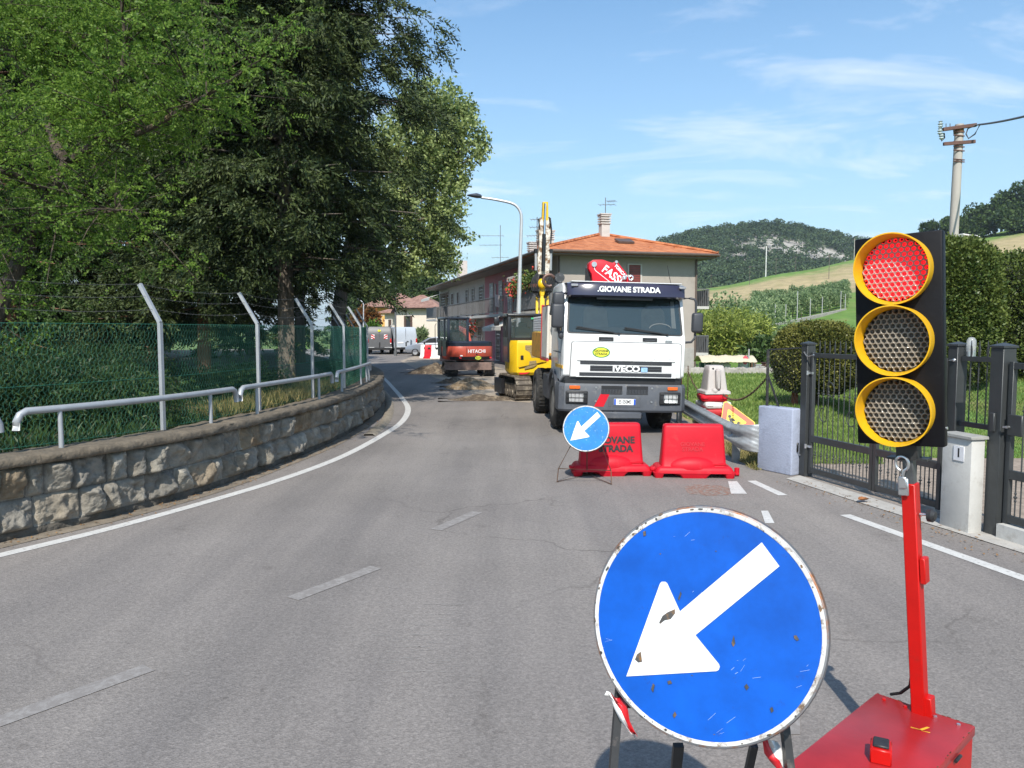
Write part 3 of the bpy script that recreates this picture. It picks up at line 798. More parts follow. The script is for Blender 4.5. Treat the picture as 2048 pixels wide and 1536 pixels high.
# --- portable traffic light on its battery box
M_TLBLK = mat('signal_black', (0.006, 0.006, 0.008), 0.5, var=0.25, scale=6, spec=0.18, dirt=((0.03, 0.028, 0.027), 0.10, 20), bump=0.05, bscale=40)
M_HOOD = mat('hood_yellow', (0.80, 0.44, 0.012), 0.38, var=0.09, scale=8, dirt=((0.45, 0.24, 0.03), 0.14, 30))
M_REDP = mat('red_paint', (0.50, 0.008, 0.006), 0.38, var=0.12, scale=5, dirt=((0.33, 0.02, 0.015), 0.26, 9), spec=0.35)
M_REDB = mat('red_box_paint', (0.37, 0.018, 0.020), 0.30, var=0.2, scale=3, dirt=((0.17, 0.045, 0.03), 0.12, 22), spec=0.5, bump=0.05, bscale=8)
M_ZINC = mat('zinc', (0.62, 0.63, 0.64), 0.28, 0.85, var=0.1, scale=20)
M_PYEL = mat('yellow_stroke', (0.75, 0.45, 0.04), 0.5)
def lens_mat(name, c_rim, c_core, emit=0.0):
    m = bpy.data.materials.new(name); m.use_nodes = True
    nt = m.node_tree; L = nt.links.new; b = nt.nodes['Principled BSDF']
    at = nt.nodes.new('ShaderNodeAttribute'); at.attribute_name = 'core'
    mx = nt.nodes.new('ShaderNodeMix'); mx.data_type = 'RGBA'
    mx.inputs['A'].default_value = (*c_rim, 1); mx.inputs['B'].default_value = (*c_core, 1)
    L(at.outputs['Fac'], mx.inputs['Factor']); L(mx.outputs['Result'], b.inputs['Base Color'])
    b.inputs['Roughness'].default_value = 0.12; b.inputs['Coat Weight'].default_value = 0.8; b.inputs['Coat Roughness'].default_value = 0.05
    if emit:
        em = nt.nodes.new('ShaderNodeMath'); em.operation = 'MULTIPLY'; em.inputs[1].default_value = emit
        L(at.outputs['Fac'], em.inputs[0]); L(em.outputs[0], b.inputs['Emission Strength']); b.inputs['Emission Color'].default_value = (1.0, 0.01, 0.02, 1)
    return m
def lens(name, M, r, mm, parent):
    """clear round lens whose back is a honeycomb of little reflector cups: a raised ring round a hollow"""
    n = 96; g = np.linspace(-1, 1, n * 2 + 1) * r
    X, Y = np.meshgrid(g, g, indexing='ij'); pitch = r / 5.6
    # nearest hexagonal centre
    best = np.full(X.shape, 9.0); 
    for i in range(-8, 9):
        for j in range(-9, 10):
            cx = (j + 0.5 * (i % 2)) * pitch; cy = i * pitch * 0.866
            best = np.minimum(best, np.hypot(X - cx, Y - cy))
    q = best / (pitch * 0.5)
    Z = 0.006 * np.exp(-((q - 0.93) / 0.16) ** 2) - 0.010 * np.clip(1 - q * 1.15, 0, 1) ** 0.6
    Z += 0.012 * (1 - (X ** 2 + Y ** 2) / r ** 2)
    core = np.clip((0.80 - q) / 0.2, 0, 1)
    k = 2 * n + 1
    iu = np.arange(k - 1)[:, None]; iv = np.arange(k - 1)[None, :]
    a = (iu * k + iv); keep = (np.hypot(X, Y)[:-1, :-1] < r * 0.992)
    a = a[keep]; F = np.stack([a, a + k, a + k + 1, a + 1], 1)
    V = np.stack([X, Y, Z], -1).reshape(-1, 3)
    used = np.zeros(len(V), bool); used[F.ravel()] = True; idx = np.cumsum(used) - 1
    ob = raw_mesh(name, V[used], idx[F], mm, parent, smooth=True)
    at = ob.data.attributes.new('core', 'FLOAT', 'POINT'); at.data.foreach_set('value', core.reshape(-1)[used].astype(np.float32))
    ob.matrix_local = M
    return ob
TL_YAW, TL_LEAN = R(47), R(4.2)
tl_top = P(1840, 1424, 3.17)
tl = empty('portable_traffic_light', (tl_top.x, tl_top.y, 0), label='portable traffic light showing red, three yellow hoods on a black board, red post and box', cat='traffic light')
tl.rotation_euler = Matrix.Rotation(-TL_YAW, 3, 'Z').to_euler()
# local frame: -y towards the viewer's side the lamps face, x to the lamps' right as seen; the light leans to its left
LEAN = Matrix.Rotation(-math.tan(TL_LEAN) * 1.0, 4, 'Y')
zt_box = tl_top.z
TLW = Matrix.Translation((tl_top.x, tl_top.y, 0)) @ Matrix.Rotation(-TL_YAW, 4, 'Z'); pv = TLW.inverted() @ P(1817, 890, 3.16) - Vector((0, 0, zt_box))
Mp = Matrix.Translation((0, 0, zt_box)) @ Vector((0, 0, 1)).rotation_difference(pv).to_matrix().to_4x4()
def tp(v): return Mp @ Vector(v)
PH = 0.862 * pv.length; HB = pv.length - PH
rotp = Mp.to_3x3()
MB().box(tp((0, 0, PH * 0.5 - 0.12)), (0.056, 0.056, PH + 0.24), rotp, 0.004).build('post', M_REDP, tl)
MB().box(tp((0.0, 0, PH + HB / 2)), (0.042, 0.042, HB + 0.1), rotp, 0.003).build('inner_post', mat('grey_tube', (0.13, 0.135, 0.14), 0.45, 0.5, var=0.25, scale=12), tl)
# plate and bracket under the board
m = MB(); m.box(tp((0, 0.0, PH + HB - 0.055)), (0.16, 0.06, 0.008), rotp); m.box(tp((0.0, 0.0, PH + HB - 0.01)), (0.085, 0.055, 0.09), rotp, 0.004); m.build('bracket', mat('bracket_black', (0.03, 0.03, 0.03), 0.5), tl)
# toggle latch
lat = MB(); lat.box(tp((-0.012, -0.042, PH - 0.01)), (0.042, 0.012, 0.075), rotp, 0.004); lat.box(tp((-0.012, -0.050, PH + 0.01)), (0.034, 0.012, 0.05), rotp, 0.004)
lo = lat.build('latch', M_ZINC, tl)
m = MB()
ringp = [tp((-0.012 + 0.026 * math.sin(a), -0.046, PH + 0.085 + 0.034 * math.cos(a))) for a in np.linspace(0.5, 2 * math.pi - 0.5, 16)]
ringp = [tp((-0.012, -0.046, PH + 0.035))] + [tp((-0.012 - 0.026 * math.sin(a), -0.046, PH + 0.09 - 0.03 * math.cos(a))) for a in np.linspace(0.3, 2 * math.pi - 0.3, 16)]
m.tube(ringp + [tp((-0.012, -0.046, PH + 0.035))], 0.006, 8); m.build('latch_hook', M_ZINC, tl)
# wing knob and side lug on the post
m = MB(); m.cyl(tp((0.033, 0, PH - 0.13)), tp((0.068, 0, PH - 0.13)), 0.006, n=10); m.build('bolt', M_ZINC, tl)
m = MB(); m.lathe([(0.0, 0.0), (0.028, 0.003), (0.03, 0.02), (0.018, 0.032), (0.0, 0.034)], Mp @ Matrix.Translation((0.062, 0, PH - 0.13)) @ Matrix.Rotation(math.pi / 2, 4, 'Y'), 10); m.build('knob', M_BLKST, tl)
MB().box(tp((0.042, 0.0, PH - 0.37)), (0.022, 0.05, 0.11), rotp, 0.003).build('lug', M_REDP, tl)
MB().box(tp((0.038, 0.005, 0.03)), (0.03, 0.05, 0.10), rotp, 0.003).build('lug', M_REDP, tl)
m = MB(); m.tube([tp((-0.035, 0.03, 0.17)), tp((-0.055, 0.05, 0.08)), tp((-0.10, 0.06, 0.03)), tp((-0.15, 0.08, 0.0))], 0.007, 8); m.build('cable', mat('cable_black', (0.012, 0.012, 0.012), 0.5), tl)
# board
BW, BH, BD = 0.335, 0.872, 0.055
M_b = TLW.inverted() @ Matrix.Translation(P(1800, 681, 3.17)) @ Matrix.Rotation(R(-42), 4, 'Z') @ Matrix.Rotation(R(-2.6), 4, 'Y')
rb = M_b.to_3x3()
MB().box(M_b @ Vector((0, 0, 0)), (BW, BD, BH), rb, 0.008, 2).build('board', M_TLBLK, tl)
MB().box(M_b @ Vector((-0.02, BD / 2 + 0.02, 0)), (BW * 0.6, 0.04, BH * 0.9), rb, 0.01).build('board_back', M_TLBLK, tl)
M_LRED = lens_mat('lens_red', (0.48, 0.31, 0.29), (0.70, 0.02, 0.03), 0.6)
M_LOFF = lens_mat('lens_off', (0.27, 0.235, 0.19), (0.085, 0.072, 0.058))
hr = 0.1445
for k, (z, mm, nm) in enumerate(((0.291, M_LRED, 'red_lens'), (0.0, M_LOFF, 'amber_lens'), (-0.291, M_LOFF, 'green_lens'))):
    Mc = M_b @ Matrix.Translation((-0.004, -BD / 2 - 0.002, z)) @ Matrix.Rotation(math.pi / 2, 4, 'X')   # local z out of the board, y up
    # hood: a short tube, deeper at the top
    n = 64; vs = []; fs = []
    for (rr, base_z, full) in ((hr - 0.004, 0.0, 0), (hr, 1.0, 1), (hr - 0.005, 1.0, 1), (hr - 0.014, 0.0, 0)):
        for j in range(n):
            t = 2 * math.pi * j / n
            dz = (0.078 + 0.022 * math.sin(t)) if full else 0.0
            vs.append(Mc @ Vector((rr * math.cos(t), rr * math.sin(t), dz)))
    for a in range(3):
        for j in range(n): fs.append([a * n + j, a * n + (j + 1) % n, (a + 1) * n + (j + 1) % n, (a + 1) * n + j])
    mb = MB(); mb.add(vs, fs); ho = mb.build('hood', M_HOOD, tl, 50)
    lens(nm, Mc @ Matrix.Translation((0, 0, 0.004)), hr - 0.015, mm, tl)
for sx_ in (-1,):
    m = MB(); m.cyl(M_b @ Vector((BW / 2 - 0.002, 0.0, -0.36)), M_b @ Vector((BW / 2 + 0.006, 0.0, -0.36)), 0.007, n=10); m.build('bolt', M_ZINC, tl)
# battery box under the post: the lid is a slightly larger tray
BXW, BXL, BXH = 0.40, 0.86, zt_box
Mx = Matrix.Translation((-0.0, -BXL / 2 + 0.045, 0))
MB().box(Vector((0.0, -BXL / 2 + 0.045, BXH / 2 - 0.018)), (BXW - 0.012, BXL - 0.012, BXH - 0.04), None, 0.006).build('box', M_REDP, tl)
MB().box(Vector((0.0, -BXL / 2 + 0.045, BXH - 0.022)), (BXW, BXL, 0.044), None, 0.006, 2).build('lid', M_REDB, tl)
m = MB(); m.prism([(0.0, 0.0), (0.03, 0.005), (0.045, 0.05), (0.055, 0.05), (0.04, 0.0), (0.07, 0.012), (0.07, 0.006), (0.0, -0.006)], Matrix.Translation((0.02, -0.16, BXH - 0.0005)), 0.0012); m.build('paint_mark', M_PYEL, tl, smooth=None)
m = MB(); m.box(Vector((0.03, -0.50, BXH + 0.03)), (0.075, 0.09, 0.06), R(20), 0.005); m.build('clasp', M_REDP, tl)
m = MB(); m.box(Vector((0.03, -0.50, BXH + 0.066)), (0.055, 0.07, 0.012), R(20), 0.004); m.build('clasp_pad', M_BLKST, tl)
m = MB(); m.prism([(0, 0), (0.05, 0.07), (0.06, 0.065), (0.012, -0.004)], Matrix.Translation((BXW / 2 - 0.003, -0.20, 0.17)) @ Matrix.Rotation(math.pi / 2, 4, 'Z') @ Matrix.Rotation(math.pi / 2, 4, 'X'), 0.0015); m.build('paint_mark', M_PYEL, tl, smooth=None)
m = MB()
for k in range(26):
    e_ = k % 2; u_ = r_.uniform(-0.78, 0.03) if e_ else r_.uniform(-0.19, 0.19); s_ = r_.uniform(0.003, 0.010)
    q_ = (BXW / 2 - r_.uniform(0.0, 0.006), u_) if e_ else (u_, 0.043 - r_.uniform(0.0, 0.005))
    m.box((q_[0], q_[1], BXH - 0.0002), (s_ * (0.5 if e_ else 1.6), s_ * (1.6 if e_ else 0.5), 0.0022))
m.build('edge_rust', mat('edge_rust', (0.13, 0.05, 0.03), 0.9, var=0.4, scale=60), tl)
for y in (-0.18, -0.60):
    m = MB(); m.cyl((BXW / 2 + 0.004, y - 0.03, BXH - 0.05), (BXW / 2 + 0.004, y + 0.03, BXH - 0.05), 0.007, n=8); m.build('hinge', M_BLKST, tl)
for x, y in ((-0.15, 0.0), (0.15, 0.0), (0.06, 0.0), (-0.06, 0.0)):
    m = MB(); m.cyl((x, y, BXH), (x, y, BXH + 0.006), 0.008, n=6); m.build('bolt', M_ZINC if x > 0 else M_REDP, tl)
for x in (-0.16, 0.16):
    for y in (-0.72, -0.02): MB().box(Vector((x, y, 0.0085)), (0.05, 0.05, 0.016)).build('foot', M_BLKST, tl)

# --- the small sign by the barriers
c2 = P(1172, 857, 9.82); base2 = Vector((c2.x, c2.y + 0.02, 0.0))
small = arrow_sign('arrow_sign', Matrix.Translation(c2 - base2) @ disc_frame(R(16), R(8), R(-2)), base2, 'small pale blue disc sign with white arrow standing before the left red barrier', M_BLUE2)
def l2(px, py, Y): return P(px, py, Y) - base2
fl = G(1114, 965) - base2; fr = G(1223, 970) - base2; bk = G(1174, 951) - base2
kl = l2(1117, 937, 9.83); kr = l2(1222, 941, 9.80)
for nm, pts in (('leg', [l2(1141, 892, 9.86), kl, fl + Vector((0, 0, 0.006))]), ('leg', [l2(1203, 893, 9.84), kr, fr + Vector((0, 0, 0.006))]), ('back_strut', [l2(1174, 903, 9.9), bk + Vector((0, 0, 0.006))]),
                ('crossbar', [kl, kr]), ('foot_rod', [fl + Vector((0, 0, 0.012)), bk + Vector((0, 0, 0.012))]), ('foot_rod', [fr + Vector((0, 0, 0.012)), bk + Vector((0, 0, 0.02))])):
    MB().tube(pts, 0.0065, 8).build(nm, M_RUSTY, small)

# --- plastic road barriers
M_BARR = mat('barrier_red', (0.52, 0.008, 0.021), 0.5, var=0.08, scale=3, dirt=((0.44, 0.035, 0.04), 0.24, 6), bump=0.05, bscale=25, spec=0.25)
M_SLOT = mat('barrier_slot', (0.42, 0.015, 0.022), 0.5, var=0.05)
M_STENC = mat('stencil_black', (0.02, 0.02, 0.022), 0.6, var=0.2)
M_GHOST = mat('faint_stencil', (0.50, 0.02, 0.03), 0.5, var=0.05)
def rrect(wx, wy, r, n=4):
    out = []
    for (sx_, sy_, a0) in ((1, 1, 0), (-1, 1, 90), (-1, -1, 180), (1, -1, 270)):
        for j in range(n + 1):
            a = R(a0 + 90 * j / n); out.append((sx_ * (wx / 2 - r) + r * math.cos(a), sy_ * (wy / 2 - r) + r * math.sin(a)))
    return out
def loft(mb, rings, cap=True):
    n = len(rings[0]); vs = [p for r in rings for p in r]; k = len(rings)
    fs = [[i * n + j, i * n + (j + 1) % n, (i + 1) * n + (j + 1) % n, (i + 1) * n + j] for i in range(k - 1) for j in range(n)]
    if cap: fs += [list(range(n))[::-1], list(range((k - 1) * n, k * n))]
    return mb.add(vs, fs)
def barrier(loc, rz, label, stencil, size=1.0, red=None, group='plastic road barriers in front of the truck', detail=True):
    red = red or M_BARR
    root = empty('plastic_barrier', loc, rz, label, 'barrier', group)
    mb = MB()
    loft(mb, [[(x, y, z) for x, y in rrect(wx, wy, r)] for z, wx, wy, r in ((0.13, 0.90, 0.36, 0.05), (0.17, 0.875, 0.31, 0.05), (0.30, 0.855, 0.27, 0.045), (0.52, 0.825, 0.22, 0.04), (0.675, 0.805, 0.18, 0.035), (0.705, 0.79, 0.165, 0.04), (0.716, 0.745, 0.12, 0.04))])
    mb.build('body', red, root, 50)
    # skirt on feet, the arches between the feet open
    mb = MB()
    loft(mb, [[(x, y, z) for x, y in rrect(wx, wy, r)] for z, wx, wy, r in ((0.066, 1.06, 0.46, 0.06), (0.10, 1.05, 0.455, 0.06), (0.135, 1.01, 0.43, 0.06), (0.152, 0.97, 0.39, 0.06))])
    for x, w in ((-0.475, 0.13), (0.0, 0.40), (0.475, 0.13)):
        loft(mb, [[(x + a, y, z) for a, y in rrect(ww, wy, 0.03)] for z, ww, wy in ((0.0, w * 0.84, 0.42), (0.03, w * 0.92, 0.44), (0.075, w * 1.2, 0.455))])
    mb.build('base', red, root, 50)
    # bulge moulded into the lower face, recess strip, lug and socket
    mb = MB(); mb.sphere((-0.02, -0.105, 0.14), 0.34, 24, (1.0, 0.36, 0.44)); mb.build('bulge', red, root, 70)
    MB().box((0.31, -0.155, 0.185), (0.22, 0.03, 0.035), None, 0.008).build('rib', red, root)
    mb = MB(); mb.box((0.565, -0.02, 0.035), (0.13, 0.10, 0.035), None, 0.01); mb.cyl((0.605, -0.02, 0.01), (0.605, -0.02, 0.115), 0.035, n=14); mb.build('lug', red, root)
    mb = MB(); mb.box((-0.53, -0.03, 0.10), (0.10, 0.12, 0.05), None, 0.012); mb.build('socket', red, root)
    # hand hole
    Mh = facing((0.03, -0.0875, 0.645), 0, R(-7))
    mb = MB(); mb.prism(rounded_poly([(-0.075, -0.021), (0.075, -0.021), (0.075, 0.021), (-0.075, 0.021)], [0.02] * 4), Mh @ Matrix.Translation((0, 0, -0.008)), 0.010); mb.build('hand_hole', M_SLOT, root)
    Ml = facing((0.0, -0.1235, 0.43), 0, R(-6.2))
    if stencil == 'bold':
        text('lettering', 'GIOVANE', 0.125, Ml @ Matrix.Translation((0.04, 0.055, 0.0)), M_STENC, root, 0.003, 0.005)
        text('lettering', 'STRADA', 0.125, Ml @ Matrix.Translation((0.05, -0.062, 0.002)), M_STENC, root, 0.003, 0.005)
    else:
        text('lettering', 'GIOVANE', 0.075, Ml @ Matrix.Translation((-0.02, 0.02, 0.0)), M_GHOST, root, 0.003, 0.001)
        text('lettering', 'STRADA', 0.075, Ml @ Matrix.Translation((-0.02, -0.05, 0.001)), M_GHOST, root, 0.003, 0.001)
    return root
barrier(G(1224, 952) + Vector((0, 0.18, 0)), R(2), 'red plastic barrier stencilled with black letters, behind the small blue sign', 'bold')
barrier(G(1390, 956) + Vector((0, 0.18, 0)), R(-3), 'red plastic barrier with only faint lettering, next to the guardrail end', 'faint')
# ------------------------------------------------------------------ gates, pillars, fence, hedges on the right
M_ANTH = mat('anthracite', (0.050, 0.054, 0.056), 0.42, 0.2, var=0.12, scale=8)
M_ANTH2 = mat('anthracite_bar', (0.055, 0.058, 0.060), 0.45, 0.2, var=0.12, scale=8)
M_BLOCK = mat('blue_grey_plaster', (0.335, 0.37, 0.47), 0.85, var=0.08, scale=3, bump=0.35, bscale=38, dirt=((0.25, 0.275, 0.35), 0.32, 3.5))
M_PILL = mat('pale_cement', (0.50, 0.49, 0.465), 0.85, var=0.09, scale=4, bump=0.15, bscale=60, dirt=((0.38, 0.36, 0.33), 0.30, 5))
M_CAPS = mat('pillar_cap', (0.33, 0.325, 0.305), 0.85, var=0.12, scale=9, bump=0.2, bscale=60)
gA, gB = Vector((4.04, 10.36, 0)), Vector((4.66, 8.12, 0))
ge = (gB - gA).normalized(); g_rz = math.atan2(ge.y, ge.x); gl = (gB - gA).length

def square_post(name, p, h, w, label, rz, parent=None, group='anthracite gate posts'):
    root = empty(name, p, rz, label, 'post', group) if parent is None else parent
    mb = MB(); mb.box((0, 0, h / 2), (w, w, h), None, 0.004); mb.build('shaft', M_ANTH, root)
    mb = MB(); e = w / 2 + 0.012
    mb.add([(-e, -e, h), (e, -e, h), (e, e, h), (-e, e, h), (-e, -e, h + 0.02), (e, -e, h + 0.02), (e, e, h + 0.02), (-e, e, h + 0.02), (0, 0, h + 0.05)],
           [[0, 1, 5, 4], [1, 2, 6, 5], [2, 3, 7, 6], [3, 0, 4, 7], [4, 5, 8], [5, 6, 8], [6, 7, 8], [7, 4, 8], [3, 2, 1, 0]])
    mb.build('cap', M_ANTH, root, smooth=None)
    return root
p1_ = square_post('gate_post', gA, 1.80, 0.13, 'dark grey gate post beside the blue-grey block', g_rz)
for z in (1.42, 0.42):
    mb = MB(); mb.cyl((0.06, -0.05, z - 0.03), (0.06, -0.05, z + 0.03), 0.018, n=10); mb.box((0.10, -0.03, z), (0.09, 0.02, 0.03)); mb.build('hinge', M_ZINC, p1_)
mb = MB(); mb.tube([(0.0, -0.07, 1.70), (0.10, -0.09, 1.64), (0.22, -0.08, 1.67)], 0.010, 8); mb.build('cable', M_ZINC, p1_)

def spear(mb, x, z0, z1):
    """a forged point: a leaf blade set on the bar"""
    mb.prism([(-0.006, 0), (0.006, 0), (0.016, 0.05), (0.010, 0.10), (0.0, 0.17), (-0.010, 0.10), (-0.016, 0.05)], facing((x, 0.004, z0)), 0.008)
def knuckle(mb, x, z):
    for k, r in ((-0.036, 0.011), (0.0, 0.017), (0.036, 0.011)):
        mb.lathe([(0.006, -0.014), (r, -0.005), (r, 0.005), (0.006, 0.014)], Matrix.Translation((x, 0, z + k)), 8)
def leaf(root, x0, x1, wide_left=0.05, scrolls=True, z_low=0.07, z_mid=0.53, z_top=1.66, spears=True, nbar=None, lower_full=True):
    mb = MB()
    for z, h in ((z_low + 0.03, 0.07), (z_mid, 0.085), (z_top, 0.06)):
        mb.box(((x0 + x1) / 2, 0, z), (x1 - x0 - 2 * wide_left - 0.002, 0.05, h), None, 0.003)
    for x in (x0 + wide_left / 2, x1 - wide_left / 2):
        mb.box((x, 0, (z_low + z_top + 0.02) / 2), (wide_left, 0.052, z_top - z_low + 0.06), None, 0.003)
    fr = mb.build('frame', M_ANTH, root)
    w = x1 - x0 - 2 * wide_left; nb = nbar or max(3, int(w / 0.105))
    for i in range(1, nb + 1):
        x = x0 + wide_left + w * i / (nb + 1)
        mb = MB(); mb.cyl((x, 0, z_mid + 0.04), (x, 0, z_top - 0.02), 0.0068, n=7)
        knuckle(mb, x, z_mid + 0.62)
        if spears: spear(mb, x, z_top + 0.03, z_top + 0.2)
        mb.build('bar', M_ANTH2, root)
    nb2 = int(w / 0.062)
    mb = MB()
    for i in range(1, nb2 + 1):
        x = x0 + wide_left + w * i / (nb2 + 1)
        mb.cyl((x, 0, z_low + 0.05), (x, 0, z_mid - 0.04), 0.0068, n=7)
        if i % 2: knuckle(mb, x, z_low + 0.25)
    mb.build('lower_bars', M_ANTH2, root)
    if scrolls:
        for cx in (x0 + 0.28 * (x1 - x0), x0 + 0.72 * (x1 - x0)):
            mb = MB()
            for s in (1, -1):
                pts = []
                for t in np.linspace(0, 1, 40):      # an S of two volutes
                    a = t * 2.2 * math.pi; rr = 0.085 * (1 - 0.75 * t)
                    pts.append((cx + s * (0.085 - rr * math.cos(a)), -0.012, 1.05 + s * (0.08 + rr * math.sin(a) + 0.14 * (1 - t))))
                mb.tube(pts, 0.0065, 6)
            mb.tube([(cx, -0.012, 0.83), (cx, -0.012, 1.27)], 0.0065, 6)
            mb.build('scroll', M_ANTH2, root)
def gate(name, p, rz, label, x0, x1, **k):
    root = empty(name, p, rz, label, 'gate', 'anthracite wrought gates'); leaf(root, x0, x1, **k); return root
half = 0.07 + (gl - 0.07) * 0.54
gate('driveway_gate', gA, g_rz, 'dark grey wrought gate leaf hinged on the post beside the blue-grey block', 0.085, half - 0.005)
gg = gate('driveway_gate', gA, g_rz, 'dark grey wrought gate leaf behind the traffic light post, next to the numbered pillar', half + 0.005, gl - 0.02)
# post, fence panel and pillar with the house number
pe = Vector((0.215, -0.977, 0)); p_rz = math.atan2(pe.y, pe.x)
pn = Vector((0.977, 0.215, 0))                       # away from the road
pil0, pil1 = Vector((4.41, 7.71, 0)), Vector((4.49, 7.35, 0))
b2 = gB + pn * 0.085 + Vector((0.02, -0.02, 0))
b2o = square_post('gate_post', b2, 1.83, 0.13, 'dark grey gate post standing behind the numbered pillar, lamp beside it', p_rz)
mb = MB(); mb.cyl((-0.09, -0.05, 1.67), (0.03, -0.07, 1.68), 0.010, n=8); mb.sphere((0.03, -0.07, 1.68), 0.020, 10); mb.build('closer_arm', M_ZINC, b2o)
mb = MB(); mb.box((-0.085, 0.0, 1.16), (0.05, 0.06, 0.09), None, 0.004); mb.build('stop', M_ANTH, b2o)
p3c = Vector((4.715, 7.33, 0)) + pn * 0.03
post3 = square_post('gate_post', p3c, 1.83, 0.15, 'dark grey gate post right beside the numbered pillar', p_rz)
pil = empty('numbered_pillar', (pil0 + pil1) / 2 + pn * 0.07, p_rz, 'low pale cement pillar with grey cap and a white number 1 plate', 'pillar')
L_ = (pil1 - pil0).length
MB().box((0, 0.0, 0.465), (L_, 0.155, 0.93), None, 0.006, 2).build('shaft', M_PILL, pil)
MB().box((0.0, 0.0, 0.947), (L_ + 0.045, 0.205, 0.034), None, 0.005).build('cap', M_CAPS, pil)
pl = MB().box((0.035, -0.0815, 0.775), (0.135, 0.008, 0.150), None, 0.003).build('number_plate', mat('plate_white', (0.72, 0.72, 0.74), 0.4, var=0.03), pil)
text('number', '1', 0.12, facing((0.035, -0.0860, 0.778)), M_STENC, pl, 0.001, 0.004)
fp = empty('fence_panel', b2, p_rz, 'narrow dark railing panel with mesh between two posts above the pillar', 'railing')
fl_ = (p3c - b2).length
for z in (1.70, 1.01): MB().box((fl_ / 2, 0.0, z), (fl_ - 0.15, 0.05, 0.05)).build('rail', M_ANTH, fp)
for i in range(1, 6):
    x = 0.07 + (fl_ - 0.15) * i / 6
    mb = MB(); mb.cyl((x, 0, 1.03), (x, 0, 1.70), 0.007, n=7); spear(mb, x, 1.72, 1.9); mb.build('bar', M_ANTH2, fp)
mb = MB()
for s in (1, -1):
    for x in np.arange(-0.7, fl_ + 0.7, 0.045):
        a, b_ = (x, 1.04), (x + s * 0.66, 1.68)
        pts = []
        for t in np.linspace(0, 1, 12):
            X = a[0] + (b_[0] - a[0]) * t
            if 0.07 < X < fl_ - 0.08: pts.append((X, 0.03 + 0.002 * s, a[1] + (b_[1] - a[1]) * t))
        if len(pts) > 1: mb.tube([pts[0], pts[-1]], 0.0016, 3)
mb.build('mesh', M_ANTH2, fp, recalc=False)
lampo = empty('gate_lamp', b2 + pe * 0.14 + pn * 0.03, p_rz, 'small clear glass warning lamp on top of the railing beside the gate post', 'lamp')
lampo.location.z = 1.725
mb = MB(); mb.lathe([(0.045, 0.0), (0.045, 0.05), (0.035, 0.055), (0.0, 0.055)], None, 18); mb.build('lamp_base', M_ZINC, lampo)
mb = MB(); mb.lathe([(0.045, 0.05), (0.047, 0.14), (0.043, 0.17), (0.028, 0.195), (0.0, 0.203)], None, 20); mb.build('glass', glass_mat('clear_dome', (0.75, 0.76, 0.76), 0.05, 0.35), lampo)
mb = MB(); mb.lathe([(0.012, 0.055), (0.018, 0.12), (0.010, 0.15), (0.0, 0.155)], None, 10); mb.build('bulb', M_ZINC, lampo)
# pedestrian gate beyond, running out of the picture
pg = gate('pedestrian_gate', p3c, p_rz, 'dark grey pedestrian gate with lock box at the right picture edge', 0.095, 1.10, scrolls=False, z_low=0.16, z_mid=0.62, z_top=1.66, nbar=7)
mb = MB(); mb.box((0.205, -0.035, 1.10), (0.16, 0.03, 0.20), None, 0.006); mb.build('lock_box', M_ANTH, pg)
mb = MB(); mb.cyl((0.15, -0.05, 1.08), (0.15, -0.09, 1.08), 0.012, n=10); mb.box((0.15, -0.095, 1.08), (0.05, 0.012, 0.018)); mb.build('handle', M_ZINC, pg)
mb = MB(); mb.box((0.0, -0.09, 1.11), (0.05, 0.03, 0.18), None, 0.005); mb.build('strike_box', M_ANTH, post3)
kb = empty('gate_kerb', p3c, p_rz, 'low concrete kerb under the pedestrian gate', 'kerb')
MB().box((1.13, -0.02, 0.07), (2.06, 0.16, 0.14), None, 0.006).build('slab', M_PILL, kb)

# blue-grey block with a little mesh panel on top
bA, bB, bC = Vector((3.53, 10.85, 0)), Vector((3.83, 10.32, 0)), Vector((4.0, 10.43, 0))
be = (bB - bA).normalized(); b_rz = math.atan2(be.y, be.x); bl = (bB - bA).length
bn = Vector((-be.y, be.x, 0))
blk = empty('plastered_block', (bA + bB) / 2 + bn * 0.11, b_rz, 'chunky blue-grey plastered block with a small black socket on its side', 'block')
b = bmesh.new(); bmesh.ops.create_cube(b, size=1); bmesh.ops.scale(b, vec=(bl, 0.215, 0.92), verts=b.verts); bmesh.ops.translate(b, vec=(0, 0, 0.46), verts=b.verts)
bmesh.ops.bevel(b, geom=b.edges[:], offset=0.018, segments=3, affect='EDGES', profile=0.5)
MB().bm(b).build('body', M_BLOCK, blk)
mb = MB(); mb.box((bl / 2 + 0.008, 0.0, 0.39), (0.016, 0.035, 0.13), None, 0.006); mb.build('socket', mat('black_plastic', (0.012, 0.012, 0.013), 0.35), blk)
mb = MB(); mb.tube([(bl / 2 + 0.01, 0.0, 0.33), (bl / 2 + 0.03, 0.02, 0.285), (bl / 2 + 0.03, 0.06, 0.285), (bl / 2 + 0.02, 0.10, 0.30)], 0.010, 8); mb.build('pipe', M_ZINC, blk)
